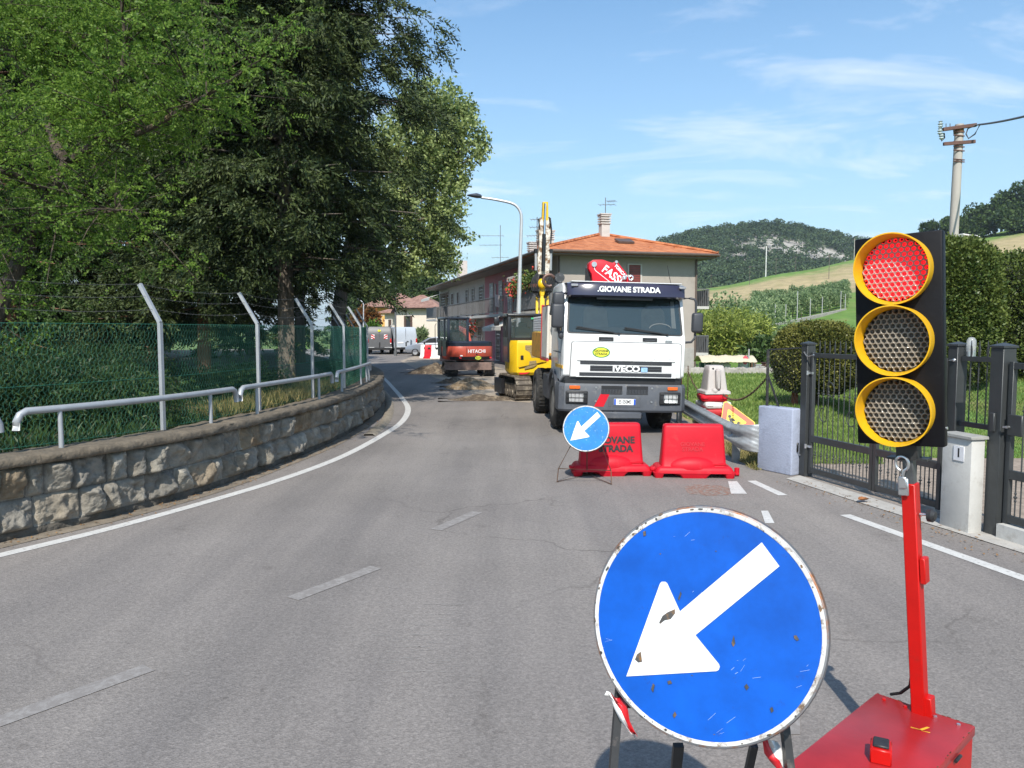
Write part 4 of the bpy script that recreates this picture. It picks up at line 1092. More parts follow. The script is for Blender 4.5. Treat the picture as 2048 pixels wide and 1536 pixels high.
# wire panel
wp = empty('mesh_panel', bA + bn * 0.10 + be * 0.07, 0, 'black framed wire mesh panel standing on the blue-grey block', 'fence panel')
o = wp.location.copy(); pa = Vector((0, 0, 0.92)); q1 = gA + Vector((-0.03, 0.09, 0)) - o; q1.z = 0.92
mb = MB(); up_ = Vector((0, 0, 0.80))
mb.beam(pa, pa + up_, 0.032, 0.032); mb.beam(pa + up_, q1 + up_ + Vector((0, 0, 0.04)), 0.02, 0.02); mb.beam(pa + Vector((0, 0, 0.45)), pa.lerp(q1, 0.34), 0.022, 0.022)
mb.build('frame', M_BLKST, wp)
mb = MB(); W_ = (q1 - pa).length; ed = (q1 - pa).normalized()
for s in (1, -1):
    for x in np.arange(-0.9, W_ + 0.9, 0.055):
        pts = [(x + s * 0.50 * t, 0.80 * t) for t in np.linspace(0, 1, 17)]
        pts = [p for p in pts if 0 <= p[0] <= W_]
        if len(pts) > 1:
            zg = [pa + ed * (p[0] + 0.008 * (1 if k % 2 else -1)) + Vector((0, 0, p[1])) for k, p in enumerate(pts)]
            mb.tube(zg, 0.0022, 3)
mb.build('mesh', M_BLKST, wp, recalc=False)
# rusty sheet stake behind it
st = empty('rusty_stake', G(1589, 812), 0, 'short flat rust-red stake in front of the round bush', 'stake')
mb = MB(); mb.box((0, 0, 0.20), (0.17, 0.03, 0.40), None, 0.006); mb.build('plate', mat('rust_plate', (0.24, 0.07, 0.04), 0.8, var=0.35, scale=12), st)
mb = MB(); mb.box((0, 0.02, 0.06), (0.05, 0.03, 0.14)); mb.build('foot', M_RUSTY, st)

# hedges: lumpy shells of small leaves over a twiggy core
M_HEDGE = leaf_mat('hedge_leaf', (0.028, 0.058, 0.012), (0.165, 0.205, 0.050), 0.15, 0.42, 1.6)
M_BUSH = leaf_mat('bush_leaf', (0.034, 0.058, 0.014), (0.22, 0.215, 0.055), 0.15, 0.42, 1.8)
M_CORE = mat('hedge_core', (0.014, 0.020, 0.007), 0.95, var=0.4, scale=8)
M_TWIG = mat('twig', (0.10, 0.075, 0.05), 0.9, var=0.3, scale=8)
def hedge(name, c, size, n, m, label, L=0.055, W=0.018, round_=0.35, rz=0.0, trunk=True, group=None, power=4.0):
    """superellipsoid block of leaves"""
    root = empty(name, c, rz, label, 'hedge', group)
    u = unit(rng.normal(size=(n, 3)))
    k = (np.abs(u) ** power).sum(1, keepdims=True) ** (-1 / power)
    u2 = u * k
    lump = 1 + 0.03 * np.sin(u2[:, :1] * 7 + 1) * np.cos(u2[:, 2:3] * 8) + 0.02 * np.sin(u2[:, :1] * 17 + u2[:, 2:3] * 13) + 0.035 * rng.normal(size=(n, 1))
    depth = 1 - 0.13 * rng.random((n, 1)) ** 1.5
    hs = np.array(size) / 2
    pos = u2 * hs * lump * depth; pos[:, 2] += hs[2]
    keep = pos[:, 2] > 0.02
    pos, u = pos[keep], u[keep]
    d = u + rng.normal(size=pos.shape) * 0.75 + np.array([0, 0, 0.25])
    leaves('foliage', pos, d, L * rng.uniform(0.7, 1.3, len(pos)), W, m, root, 0.35)
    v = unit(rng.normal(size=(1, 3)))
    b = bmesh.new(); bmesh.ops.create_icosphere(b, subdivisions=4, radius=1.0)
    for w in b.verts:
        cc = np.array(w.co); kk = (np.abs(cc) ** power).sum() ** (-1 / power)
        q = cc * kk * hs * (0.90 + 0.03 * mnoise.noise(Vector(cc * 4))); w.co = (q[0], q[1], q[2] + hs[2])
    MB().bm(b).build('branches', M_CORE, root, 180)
    return root
bank = lambda x, y: 1.0 * min(1, max(0, (y - 11.9) / 3.0)) * min(1, max(0, (x / max(y, 1) - 0.505) / 0.06))
hb = P(1634, 740, 20.0)
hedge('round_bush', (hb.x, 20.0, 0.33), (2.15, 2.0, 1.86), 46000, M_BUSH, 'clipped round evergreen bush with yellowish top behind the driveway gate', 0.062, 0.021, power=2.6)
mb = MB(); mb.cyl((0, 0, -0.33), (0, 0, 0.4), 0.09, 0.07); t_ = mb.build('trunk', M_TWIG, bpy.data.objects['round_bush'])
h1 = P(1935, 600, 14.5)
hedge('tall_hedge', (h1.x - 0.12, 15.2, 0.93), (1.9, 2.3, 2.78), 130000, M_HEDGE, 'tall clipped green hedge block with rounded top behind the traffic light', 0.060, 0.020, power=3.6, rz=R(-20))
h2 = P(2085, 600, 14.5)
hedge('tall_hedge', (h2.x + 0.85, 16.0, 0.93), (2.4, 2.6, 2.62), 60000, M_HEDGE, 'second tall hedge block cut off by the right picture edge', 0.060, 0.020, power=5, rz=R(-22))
# lawn bank below the hedges
xs = np.linspace(5.2, 18, 60); ys = np.linspace(11.7, 24, 60)
X, Y = np.meshgrid(xs, ys, indexing='ij')
Z = np.array([[bank(x, y) - 0.02 for y in ys] for x in xs])
tag(grid_mesh('lawn_bank', np.stack([X, Y, Z], -1), 60, 60, M_GRASSG), kind='structure')

# ------------------------------------------------------------------ guardrail
M_GR = mat('guardrail_zinc', (0.43, 0.45, 0.465), 0.42, 0.55, var=0.14, scale=5, dirt=((0.30, 0.31, 0.32), 0.35, 6))
gr = empty('guardrail', (3.4, 11.2, 0), 0, 'weathered steel guardrail ending in a flared fishtail beside the block', 'guardrail')
gro = gr.location
gpath = Path([(3.30, 11.35), (3.33, 12.2), (3.42, 14.0), (3.52, 16.5), (3.62, 20.0), (3.70, 24.0)])
prof = []                                                # W section: (out towards road, height)
for t in np.linspace(0, 1, 25):
    prof.append((0.035 * (math.cos(t * 4 * math.pi) * -1) * 1.0 + 0.0, 0.29 + 0.31 * t))
def w_sheet(path, d, prof, flare=None):
    V = []
    t = path.tan(d); q = path.at(d)
    for k in range(len(d)):
        n = np.array([-t[k, 1], t[k, 0]])
        for (o_, z) in prof:
            V.append((q[k, 0] + n[0] * o_ - gro.x, q[k, 1] + n[1] * o_ - gro.y, z))
    return V
d = np.linspace(0, gpath.L, 60)
ob = grid_mesh('rail', np.array(w_sheet(gpath, d, prof)), 60, 25, M_GR, gr)
ob.modifiers.new('sheet', 'SOLIDIFY').thickness = 0.004
# fishtail: the section flattens while it swings away from the road
fp_ = Path([(3.30, 11.36), (3.30, 11.15), (3.345, 10.98), (3.45, 10.86), (3.56, 10.83)])
d = np.linspace(0, fp_.L, 26); V = []
tn = fp_.tan(d); q = fp_.at(d)
for k in range(26):
    f = k / 25; n = np.array([-tn[k, 1], tn[k, 0]]); am = 1 - f ** 1.4; ht = 0.31 + 0.10 * f
    for j, t in enumerate(np.linspace(0, 1, 25)):
        o_ = -0.035 * math.cos(t * 4 * math.pi) * am + 0.004 * math.sin(j * 1.7 + k * 0.9) * f
        V.append((q[k, 0] - n[0] * o_ - gro.x, q[k, 1] - n[1] * o_ - gro.y, 0.445 + (t - 0.5) * ht))
ob = grid_mesh('fishtail', np.array(V), 26, 25, mat('bent_zinc', (0.36, 0.375, 0.385), 0.5, 0.4, var=0.14, scale=9, bump=0.2, bscale=14), gr)
ob.modifiers.new('sheet', 'SOLIDIFY').thickness = 0.004
for dd in (0.10, 2.6, 5.0, 7.5, 10.0):
    q = gpath.off(np.array([dd]), np.array([-0.10]))[0]
    mb = MB(); x, y = q[0] - gro.x, q[1] - gro.y
    mb.prism([(-0.055, -0.03), (0.055, -0.03), (0.055, -0.024), (-0.049, -0.024), (-0.049, 0.024), (0.055, 0.024), (0.055, 0.03), (-0.055, 0.03)], Matrix.Translation((x, y, 0.0)), 0.56)
    mb.build('post', mat('post_zinc', (0.27, 0.27, 0.265), 0.6, 0.4, var=0.2, scale=6), gr, smooth=None)
    MB().box((x - 0.05, y, 0.45), (0.08, 0.06, 0.12)).build('spacer', M_GR, gr)
mb = MB(); mb.sphere((3.24 - gro.x, 11.9 - gro.y, 0.47), 0.014, 8); mb.build('reflector', M_TAPER, gr)
# ------------------------------------------------------------------ vehicles of the works: truck and two excavators
M_WHITE = mat('cab_white', (0.72, 0.72, 0.715), 0.32, var=0.05, scale=2, coat=0.3, dirt=((0.56, 0.54, 0.51), 0.26, 2.6))
M_VISOR = mat('visor_navy', (0.030, 0.026, 0.050), 0.15, var=0.1, coat=0.6)
M_BUMP = mat('bumper_grey', (0.078, 0.084, 0.098), 0.55, var=0.14, scale=5, dirt=((0.14, 0.135, 0.13), 0.30, 9))
M_DARK = mat('dark_plastic', (0.018, 0.018, 0.020), 0.5, var=0.2)
M_MIRROR = mat('mirror_plastic', (0.045, 0.047, 0.055), 0.5, var=0.12, scale=6)
M_SCREEN = glass_mat('windscreen_glass', (0.03, 0.05, 0.055), 0.02, 0.60, 0.0)
M_TYRE = mat('tyre', (0.022, 0.021, 0.020), 0.85, var=0.25, scale=10, dirt=((0.09, 0.08, 0.07), 0.34, 8))
M_RIM = mat('wheel_rim', (0.30, 0.28, 0.25), 0.6, 0.3, var=0.2, scale=8, dirt=((0.15, 0.12, 0.09), 0.35, 9))
M_CRANE = mat('crane_red', (0.56, 0.012, 0.025), 0.42, var=0.08, scale=4, spec=0.3)
M_LETW = mat('letter_white', (0.82, 0.82, 0.82), 0.4, var=0.02)
M_ORANGE = mat('indicator_orange', (0.70, 0.13, 0.02), 0.2, var=0.08, coat=0.5)
M_LAMP = mat('headlamp', (0.62, 0.64, 0.64), 0.08, 0.35, var=0.25, scale=26, coat=0.8)
M_PLATEB = mat('plate_blue', (0.03, 0.10, 0.50), 0.4, var=0.03)
M_OVALG = mat('decal_green', (0.02, 0.22, 0.05), 0.4, var=0.04)
M_OVALY = mat('decal_yellow', (0.80, 0.78, 0.06), 0.4, var=0.04)
M_TIPR = mat('tipper_red', (0.50, 0.03, 0.035), 0.5, var=0.15, scale=4)
M_TIPW = mat('tipper_white', (0.66, 0.62, 0.55), 0.6, var=0.10, scale=4, dirt=((0.35, 0.28, 0.20), 0.30, 4))
M_TIPO = mat('tipper_orange', (0.55, 0.27, 0.035), 0.6, var=0.18, scale=4, dirt=((0.20, 0.13, 0.06), 0.35, 5))

def wheel(root, name, c, r, w, side, rimr=0.6, mt=None, mr=None, treads=36):
    """side: -1 outer face towards -x"""
    M = Matrix.Translation(c) @ Matrix.Rotation(side * math.pi / 2, 4, 'Y')
    wp = MB(); wp.lathe([(r * rimr, -w / 2), (r * 0.9, -w / 2), (r * 0.985, -w * 0.38), (r, -w * 0.28), (r, w * 0.28), (r * 0.985, w * 0.38), (r * 0.9, w / 2), (r * rimr, w / 2), (r * rimr * 0.95, w * 0.3)], M, 40)
    for k in range(treads):
        a = 2 * math.pi * k / treads
        if treads: wp.bm(_cube((r * 0.05, r * 0.055, w * 0.30)), M @ Matrix.Rotation(a, 4, 'Z') @ Matrix.Translation((r * 0.992, 0, w * 0.22)))
        wp.bm(_cube((r * 0.05, r * 0.055, w * 0.30)), M @ Matrix.Rotation(a + math.pi / treads, 4, 'Z') @ Matrix.Translation((r * 0.992, 0, -w * 0.22)))
    o = wp.build(name, mt or M_TYRE, root, 45)
    m = MB(); m.lathe([(r * rimr * 1.01, w * 0.42), (r * rimr * 0.9, w * 0.40), (r * rimr * 0.8, w * 0.2), (r * rimr * 0.45, w * 0.16), (r * rimr * 0.40, w * 0.34), (r * rimr * 0.30, w * 0.42), (0.0, w * 0.43)], M, 28)
    for k in range(10):
        a = 2 * math.pi * k / 10; m.bm(_cube((0.03, 0.03, 0.03)), M @ Matrix.Rotation(a, 4, 'Z') @ Matrix.Translation((r * rimr * 0.66, 0, w * 0.2)))
    m.build('rim', mr or M_RIM, o, 45)
    return o
def _cube(size):
    b = bmesh.new(); bmesh.ops.create_cube(b, size=1); bmesh.ops.scale(b, vec=size, verts=b.verts); return b
def ellipse(rx, ry, n=36): return [(rx * math.cos(2 * math.pi * k / n), ry * math.sin(2 * math.pi * k / n)) for k in range(n)]
def oval_decal(M, rx, ry, parent, s1='GIOVANE', s2='STRADA'):
    o = MB().prism(ellipse(rx, ry), M, 0.003).build('company_oval', M_OVALG, parent)
    MB().prism(ellipse(rx * 0.88, ry * 0.84), M @ Matrix.Translation((0, 0, 0.0005)), 0.0045).build('oval_field', M_OVALY, o)
    text('oval_lettering', s1, ry * 0.62, M @ Matrix.Translation((0, ry * 0.26, 0.0055)), M_DARK, o, 0.0012, 0.002)
    text('oval_lettering', s2, ry * 0.62, M @ Matrix.Translation((0, -ry * 0.32, 0.0055)), M_DARK, o, 0.0012, 0.002)
    return o

# ---- truck: local x to the right, y backwards, z up; the bumper's front is y = 0
tk = empty('tipper_truck', (2.075, 14.2, 0.0), label='white tipper truck with a red loading crane parked facing the viewer', cat='truck')
tk.rotation_euler = (0, R(1.3), R(4.4))
tk.location.z = -0.0
fx = lambda px: (px - 1246) / 107.0
fz = lambda py: 2.0 - (py - 660) / 107.0
# cab shell with wheel arch
prof = [(0.10, 1.10), (0.035, 1.14), (0.02, 1.86), (0.07, 1.93), (0.30, 2.64), (0.36, 2.80), (0.48, 2.875), (1.0, 2.89), (1.72, 2.86), (1.78, 2.80), (1.80, 1.0), (1.55, 0.98), (1.45, 1.02), (0.60, 1.02), (0.50, 0.98)]
Mc = Matrix(((0, 0, 1, 0), (1, 0, 0, 0), (0, 1, 0, 0), (0, 0, 0, 1)))      # local xy -> (y, z), depth -> x
mb = MB(); mb.prism(prof, Matrix.Translation((-1.155, 0, 0)) @ Mc, 2.31, 0.03); cab = mb.build('cab', M_WHITE, tk, 40)
# windscreen with black frit and interior seen behind it
def on_screen(x, z, off=0.0):
    t = (z - 1.93) / (2.64 - 1.93); return Vector((x, 0.07 + 0.23 * t - off, z))
def panel(name, pts, thick, m, parent, off=0.0):
    vs = [on_screen(x, z, off) for x, z in pts]; n_ = len(vs); bk = [v + Vector((0, thick, 0)) for v in vs]
    mb = MB(); mb.add(vs + bk, [list(range(n_))[::-1], list(range(n_, 2 * n_))] + [[i, (i + 1) % n_, n_ + (i + 1) % n_, n_ + i] for i in range(n_)])
    return mb.build(name, m, parent, smooth=None)
ws = panel('windscreen', rounded_poly([(-1.10, 1.915), (1.11, 1.90), (1.08, 2.60), (-1.06, 2.61)], [0.06] * 4), 0.02, M_DARK, tk, 0.012)
panel('pane', rounded_poly([(-1.065, 1.945), (1.075, 1.93), (1.045, 2.60), (-1.025, 2.61)], [0.05] * 4), 0.006, M_SCREEN, ws, 0.020)
panel('inner_pillar', [(0.90, 2.05), (0.985, 2.05), (0.965, 2.56), (0.90, 2.56)], 0.002, mat('pillar_beige', (0.42, 0.43, 0.40), 0.6), ws, 0.0145)  # pale beige pillar inside the cab
panel('dashboard', [(-1.0, 1.96), (1.0, 1.95), (0.9, 2.06), (0.3, 2.03), (-0.2, 2.05), (-0.9, 2.03)], 0.002, mat('dash_grey', (0.05, 0.055, 0.055), 0.7, var=0.3), ws, 0.0145)
mb = MB(); mb.tube([on_screen(0.68 + 0.21 * math.cos(t), 2.03 + 0.10 * math.sin(t), 0.016) for t in np.linspace(0.1, 3.04, 16)], 0.011, 6); mb.build('steering_wheel', mat('wheel_grey', (0.13, 0.14, 0.14), 0.6), ws)
for x0, x1 in ((-0.12, -0.93), (0.80, -0.02)):
    mb = MB(); mb.beam(on_screen(x0, 1.935, 0.05), on_screen(x1, 2.02, 0.045), 0.014, 0.012); mb.beam(on_screen(x0 - 0.10, 1.95, 0.035), on_screen(x1 + 0.02, 2.045, 0.03), 0.01, 0.02)
    mb.cyl(on_screen(x0, 1.93, 0.0), on_screen(x0, 1.93, 0.06), 0.02, n=10); mb.build('wiper', M_DARK, tk)
# visor
vis = [(-1.12, 0.36), (-1.10, 0.10), (-0.98, 0.02), (-0.46, -0.01), (0.46, -0.01), (1.0, 0.02), (1.13, 0.10), (1.15, 0.36)]
mb = MB(); rings = []
for z, sh in ((2.60, 0.05), (2.63, 0.0), (2.80, 0.03), (2.85, 0.06), (2.865, 0.14)):
    rings.append([(x, y + sh, z + (0.02 if abs(x) < 0.5 and z > 2.7 else 0)) for x, y in vis])
loft(mb, rings); vo = mb.build('sun_visor', M_VISOR, tk, 30)
mb = MB(); mb.box((0.02, 0.24, 2.885), (2.1, 0.30, 0.02), None, 0.008); mb.build('roof_trim', M_WHITE, tk)
for x in (-0.55, 0.55):
    panel('seat_back', rounded_poly([(x - 0.24, 2.02), (x + 0.24, 2.02), (x + 0.22, 2.36), (x + 0.10, 2.50), (x - 0.10, 2.50), (x - 0.22, 2.36)], [0.03] * 6), 0.002, mat('seat_cloth', (0.075, 0.085, 0.085), 0.9, var=0.3, scale=8), ws, 0.0142)
panel('rear_wall', [(-0.98, 2.30), (0.88, 2.30), (0.86, 2.58), (-0.96, 2.58)], 0.001, mat('cab_rear', (0.05, 0.055, 0.057), 0.9, var=0.3, scale=3), ws, 0.0135)
text('visor_lettering', '.GIOVANE STRADA', 0.14, facing((0.035, -0.004, 2.745), 0, R(-8)), M_LETW, vo, 0.003, 0.0055, sx=0.98)
mb = MB(); mb.box((-0.02, 0.10, 2.585), (1.05, 0.10, 0.04)); mb.build('visor_gap', M_DARK, tk)
for x in (-0.98, 1.06):
    MB().box((x, 0.035, 2.81), (0.13, 0.04, 0.05), None, 0.01).build('marker_light', mat('marker_glass', (0.35, 0.35, 0.37), 0.15, 0.2), tk)
mb = MB(); mb.tube([(0.92, 0.30, 2.87), (0.89, 0.36, 3.05), (0.86, 0.40, 3.25)], 0.006, 5); mb.build('aerial', M_DARK, tk)
# front panel: raised hood flap, grille slots, vents
yF = 0.022
mb = MB(); mb.prism(rounded_poly([(-1.02, 1.115), (1.07, 1.115), (1.07, 1.755), (-1.00, 1.765)], [0.02, 0.02, 0.05, 0.05]), facing((0, yF, 0)), 0.022, 0.006); flapo = mb.build('front_flap', M_WHITE, tk)
mb = MB(); mb.prism(rounded_poly([(-1.035, 1.10), (1.085, 1.10), (1.085, 1.77), (-1.015, 1.78)], [0.02, 0.02, 0.06, 0.06]), facing((0, yF + 0.004, 0)), 0.008); mb.build('panel_gap', mat('seam_grey', (0.16, 0.16, 0.165), 0.7), tk)
for (x0, x1, z0, z1) in ((-0.84, 0.90, 1.345, 1.415), (-0.65, 0.71, 1.222, 1.328), (-0.85, 0.90, 1.128, 1.198)):
    m = MB(); m.box(((x0 + x1) / 2, yF - 0.022, (z0 + z1) / 2), (x1 - x0, 0.010, z1 - z0), None, 0.004); so = m.build('grille_slot', M_DARK, tk)
    m = MB()
    for k in range(3): m.box(((x0 + x1) / 2, yF - 0.029, z0 + (z1 - z0) * (k + 0.5) / 3), (x1 - x0 - 0.02, 0.006, 0.008))
    m.build('slat', M_BUMP, so)
for z, w in ((1.425, 1.86), (1.118, 1.9)):
    m = MB(); m.box((0.03, yF - 0.034, z), (w, 0.024, 0.016), None, 0.006); m.build('grille_lip', M_WHITE, tk)
for x0, x1 in ((-0.50, -0.22), (0.33, 0.61)):
    m = MB(); m.box(((x0 + x1) / 2, yF - 0.004, 1.825), (x1 - x0, 0.014, 0.075), None, 0.006); vt = m.build('air_vent', M_DARK, tk)
    m = MB(); m.box(((x0 + x1) / 2, yF - 0.012, 1.818), ((x1 - x0) * 0.7, 0.01, 0.012)); m.build('slat', M_BUMP, vt)
text('maker_lettering', 'IVECO', 0.15, facing((0.03, yF - 0.030, 1.272)), M_LETW, tk, 0.006, 0.006, sx=1.2)
MB().box((0.375, yF - 0.030, 1.262), (0.12, 0.006, 0.085)).build('sticker', mat('sticker_blue', (0.30, 0.50, 0.80), 0.4, var=0.25, scale=30), tk)
oval_decal(facing((-0.45, yF - 0.023, 1.575)), 0.165, 0.098, tk)
MB().box((0.83, yF - 0.008, 1.795), (0.13, 0.006, 0.05), None, 0.002).build('badge', mat('badge_silver', (0.38, 0.39, 0.40), 0.35, 0.6, var=0.3, scale=40), tk)
text('door_script', 'Agevol d\'Ita Blue', 0.062, facing((0.74, yF - 0.022, 1.455)), mat('script_grey', (0.40, 0.40, 0.41), 0.5), tk, 0.001, shear=0.15, sx=0.95)
# dark gap and bumper
mb = MB(); mb.box((0.0, 0.20, 1.03), (2.24, 0.30, 0.16), None, 0.02); mb.build('engine_bay', M_DARK, tk)
bump = [(-1.22, 0.55), (-1.215, 0.10), (-1.12, 0.015), (-0.6, -0.02), (0.6, -0.02), (1.12, 0.015), (1.205, 0.10), (1.21, 0.55)]
mb = MB(); loft(mb, [[(x * k, y + s, z) for x, y in bump] for z, k, s in ((0.46, 0.985, 0.03), (0.50, 1.0, 0.0), (0.93, 1.0, 0.0), (0.985, 0.985, 0.03))]); bu = mb.build('bumper', M_BUMP, tk, 30)
mb = MB(); mb.box((-0.05, 0.0, 0.40), (0.80, 0.10, 0.13), None, 0.02); mb.build('lower_step', M_BUMP, tk)
for x0, x1 in ((-0.43, -0.03), (0.05, 0.46)):
    m = MB(); m.box(((x0 + x1) / 2, -0.018, 0.872), (x1 - x0, 0.012, 0.165), None, 0.005); vt = m.build('bumper_vent', M_DARK, bu)
    m = MB()
    for i in range(14):
        x = x0 + 0.02 + (x1 - x0 - 0.04) * i / 13
        m.beam((x, -0.026, 0.80), (x + (0.012 if i % 2 else -0.012), -0.026, 0.885), 0.004, 0.004)
    for k in range(5): m.box(((x0 + x1) / 2, -0.026, 0.805 + 0.019 * k), (x1 - x0 - 0.02, 0.004, 0.004))
    m.build('grid', M_BUMP, vt)
for s, x0, x1, z0, z1 in ((-1, -1.075, -0.70, 0.62, 0.835), (1, 0.70, 1.075, 0.62, 0.835)):
    m = MB(); m.box(((x0 + x1) / 2, 0.008, (z0 + z1) / 2), (x1 - x0 + 0.04, 0.07, z1 - z0 + 0.03), R(-s * -6), 0.02, 2); hl = m.build('headlight', M_DARK, bu)
    cx = (x0 + x1) / 2 - s * -0.02 * -1 + (0.03 * s)
    m = MB(); m.box((cx, -0.028, (z0 + z1) / 2), (0.27, 0.012, 0.165), R(s * 6), 0.005); m.build('lamp_glass', M_LAMP, hl)
    m = MB()
    for k in range(3): m.box(((x0 + x1) / 2, -0.050, z0 + 0.025 + (z1 - z0 - 0.05) * k / 2), (x1 - x0 + 0.02, 0.006, 0.007), R(s * 6))
    for k in range(6): m.box((x0 + (x1 - x0) * k / 5, -0.050 + (0.018 if (k == 0 and s < 0) or (k == 5 and s > 0) else 0), (z0 + z1) / 2), (0.006, 0.006, z1 - z0))
    m.build('guard', M_DARK, hl)
    m = MB(); m.box((s * 0.93, -0.012, 0.915), (0.20, 0.025, 0.065), R(s * 5), 0.008); m.build('indicator', M_ORANGE, bu)
    for (x, z) in ((0.53, 0.915), (0.53, 0.66)):
        m = MB(); m.cyl((s * x, -0.018, z), (s * x, -0.034, z), 0.022, 0.016, 12); m.build('bolt', M_ZINC, bu)
m = MB(); m.prism([(-0.44, 0.80), (-0.27, 0.80), (-0.38, 0.56), (-0.56, 0.56)], facing((0, -0.019, 0)), 0.004); m.build('red_stripe', M_CRANE, bu, smooth=None)
npl = MB().box((0.02, -0.028, 0.655), (0.41, 0.010, 0.115), None, 0.003).build('number_plate', M_LETW, bu)
MB().box((0.02, -0.0225, 0.655), (0.62, 0.006, 0.19), None, 0.002).build('plate_holder', M_BUMP, npl)
for x in (-0.165, 0.205): MB().box((x, -0.0335, 0.655), (0.036, 0.003, 0.109)).build('plate_band', M_PLATEB, npl)
text('plate_number', 'ES 050MS', 0.098, facing((0.02, -0.0345, 0.655)), M_DARK, npl, 0.001, 0.001, sx=0.62)
# mirrors
for nm, c, s_ in (('mirror', (-1.27, 0.02, 2.55), (0.21, 0.15, 0.25)), ('mirror', (-1.285, 0.0, 2.235), (0.23, 0.16, 0.45))):
    MB().box(c, s_, None, 0.05, 3).build(nm, M_MIRROR, tk, 60)
MB().box((1.355, 0.0, 2.165), (0.205, 0.15, 0.375), None, 0.05, 3).build('mirror', M_MIRROR, tk, 60)
mb = MB(); mb.tube([(1.12, 0.1, 2.62), (1.22, 0.04, 2.62), (1.30, 0.02, 2.60), (1.325, 0.02, 2.54), (1.33, 0.02, 2.36)], 0.022, 8); mb.build('mirror_arm', M_MIRROR, tk); mb = MB()
mb.tube([(1.33, 0.02, 1.98), (1.325, 0.02, 1.88), (1.27, 0.04, 1.80), (1.15, 0.1, 1.79)], 0.022, 8); mb.build('mirror_arm', M_MIRROR, tk)
mb = MB(); mb.tube([(-1.12, 0.15, 2.66), (-1.22, 0.05, 2.66)], 0.03, 8); mb.build('mirror_arm', M_MIRROR, tk); mb = MB(); mb.tube([(-1.15, 0.15, 1.9), (-1.24, 0.08, 1.93), (-1.26, 0.06, 2.02)], 0.03, 8); mb.sphere((-1.20, 0.10, 1.88), 0.07, 12, (0.8, 0.8, 1.1)); mb.build('mirror_arm', M_MIRROR, tk)
# left flank of the cab: door window, step, fender, orange strip
mb = MB(); mb.box((-1.152, 0.85, 2.25), (0.02, 0.95, 0.62), None, 0.008); mb.build('door_window', M_SCREEN, tk)
mb = MB(); mb.box((-1.156, 0.9, 1.55), (0.012, 1.1, 0.012)); mb.box((-1.156, 0.33, 1.7), (0.012, 0.012, 1.2)); mb.build('door_seam', M_DARK, tk)
mb = MB(); mb.box((-1.16, 0.55, 1.285), (0.014, 1.0, 0.06)); mb.build('side_reflector', mat('reflector_amber', (0.72, 0.40, 0.05), 0.4), tk)
for s in (-1, 1):
    mb = MB(); n = 14; outer = [(1.25 + 0.68 * math.cos(a), 0.52 + 0.68 * math.sin(a)) for a in np.linspace(0.05, math.pi - 0.05, n)]; inner = [(1.25 + 0.60 * math.cos(a), 0.52 + 0.60 * math.sin(a)) for a in np.linspace(math.pi - 0.05, 0.05, n)]
    mb.prism(outer + inner, Matrix.Translation((s * 1.02 - 0.19, 0, 0)) @ Mc, 0.38, 0.01); mb.build('fender', M_MIRROR, tk)
    wheel(tk, 'wheel', (s * 1.02, 1.25, 0.53), 0.53, 0.32, s)
    for y in (4.2,): wheel(tk, 'wheel', (s * 0.97, y, 0.53), 0.53, 0.50, s)
    mb = MB(); mb.box((s * 1.05, 2.75, 0.75), (0.20, 0.9, 0.55), None, 0.03); mb.build('side_box', M_MIRROR, tk)
    mb = MB(); mb.box((s * 1.16, 0.30, 0.72), (0.06, 0.45, 0.50), None, 0.03); mb.build('corner_guard', M_BUMP, tk)
mb = MB(); mb.box((0.38, 3.0, 0.95), (0.10, 5.2, 0.28)); mb.box((-0.38, 3.0, 0.95), (0.10, 5.2, 0.28)); mb.box((0, 1.1, 0.85), (0.9, 1.3, 0.5)); mb.box((0, 4.2, 0.70), (1.2, 0.5, 0.4)); mb.build('chassis', M_DARK, tk)
mb = MB(); mb.tube([(0.1, 1.25, 0.52), (0.45, 1.25, 0.46), (0.75, 1.25, 0.53)], 0.075, 10); mb.tube([(-0.75, 1.25, 0.53), (-0.3, 1.25, 0.46), (0.1, 1.25, 0.52)], 0.075, 10); mb.build('axle', M_TIPR, tk)
mb = MB(); mb.tube([(-0.20, -0.02, 0.47), (-0.23, -0.03, 0.40), (-0.20, -0.02, 0.33)], 0.012, 6); mb.tube([(0.33, -0.02, 0.47), (0.36, -0.03, 0.40), (0.33, -0.02, 0.33)], 0.012, 6); mb.build('tow_hook', M_DARK, bu)
MB().box((1.19, 0.42, 1.02), (0.05, 0.14, 0.16)).build('red_marker', M_TIPR, tk)
# tipper body behind
mb = MB(); mb.box((0, 2.3, 1.98), (2.30, 0.04, 1.0)); mb.box((-1.17, 2.75, 1.92), (0.05, 1.0, 1.14)); mb.box((1.17, 2.75, 1.92), (0.05, 1.0, 1.14)); tb = mb.build('tipper_front', M_TIPW, tk)
mb = MB()
for s in (-1, 1):
    mb.box((s * 1.18, 3.29, 1.92), (0.06, 0.05, 1.25), None, 0.01); mb.box((s * 1.17, 2.75, 1.34), (0.05, 1.0, 0.08)); mb.box((s * 1.165, 2.75, 2.505), (0.05, 1.0, 0.02))
mb.build('tipper_frame', M_TIPR, tk)
mb = MB()
for s in (-1, 1): mb.box((s * 1.14, 4.5, 1.62), (0.06, 2.3, 0.62), None, 0.02)
mb.box((0, 5.62, 1.62), (2.22, 0.06, 0.62)); mb.box((0, 4.5, 1.33), (2.22, 2.25, 0.08)); mb.build('tipper_side', M_TIPO, tk)
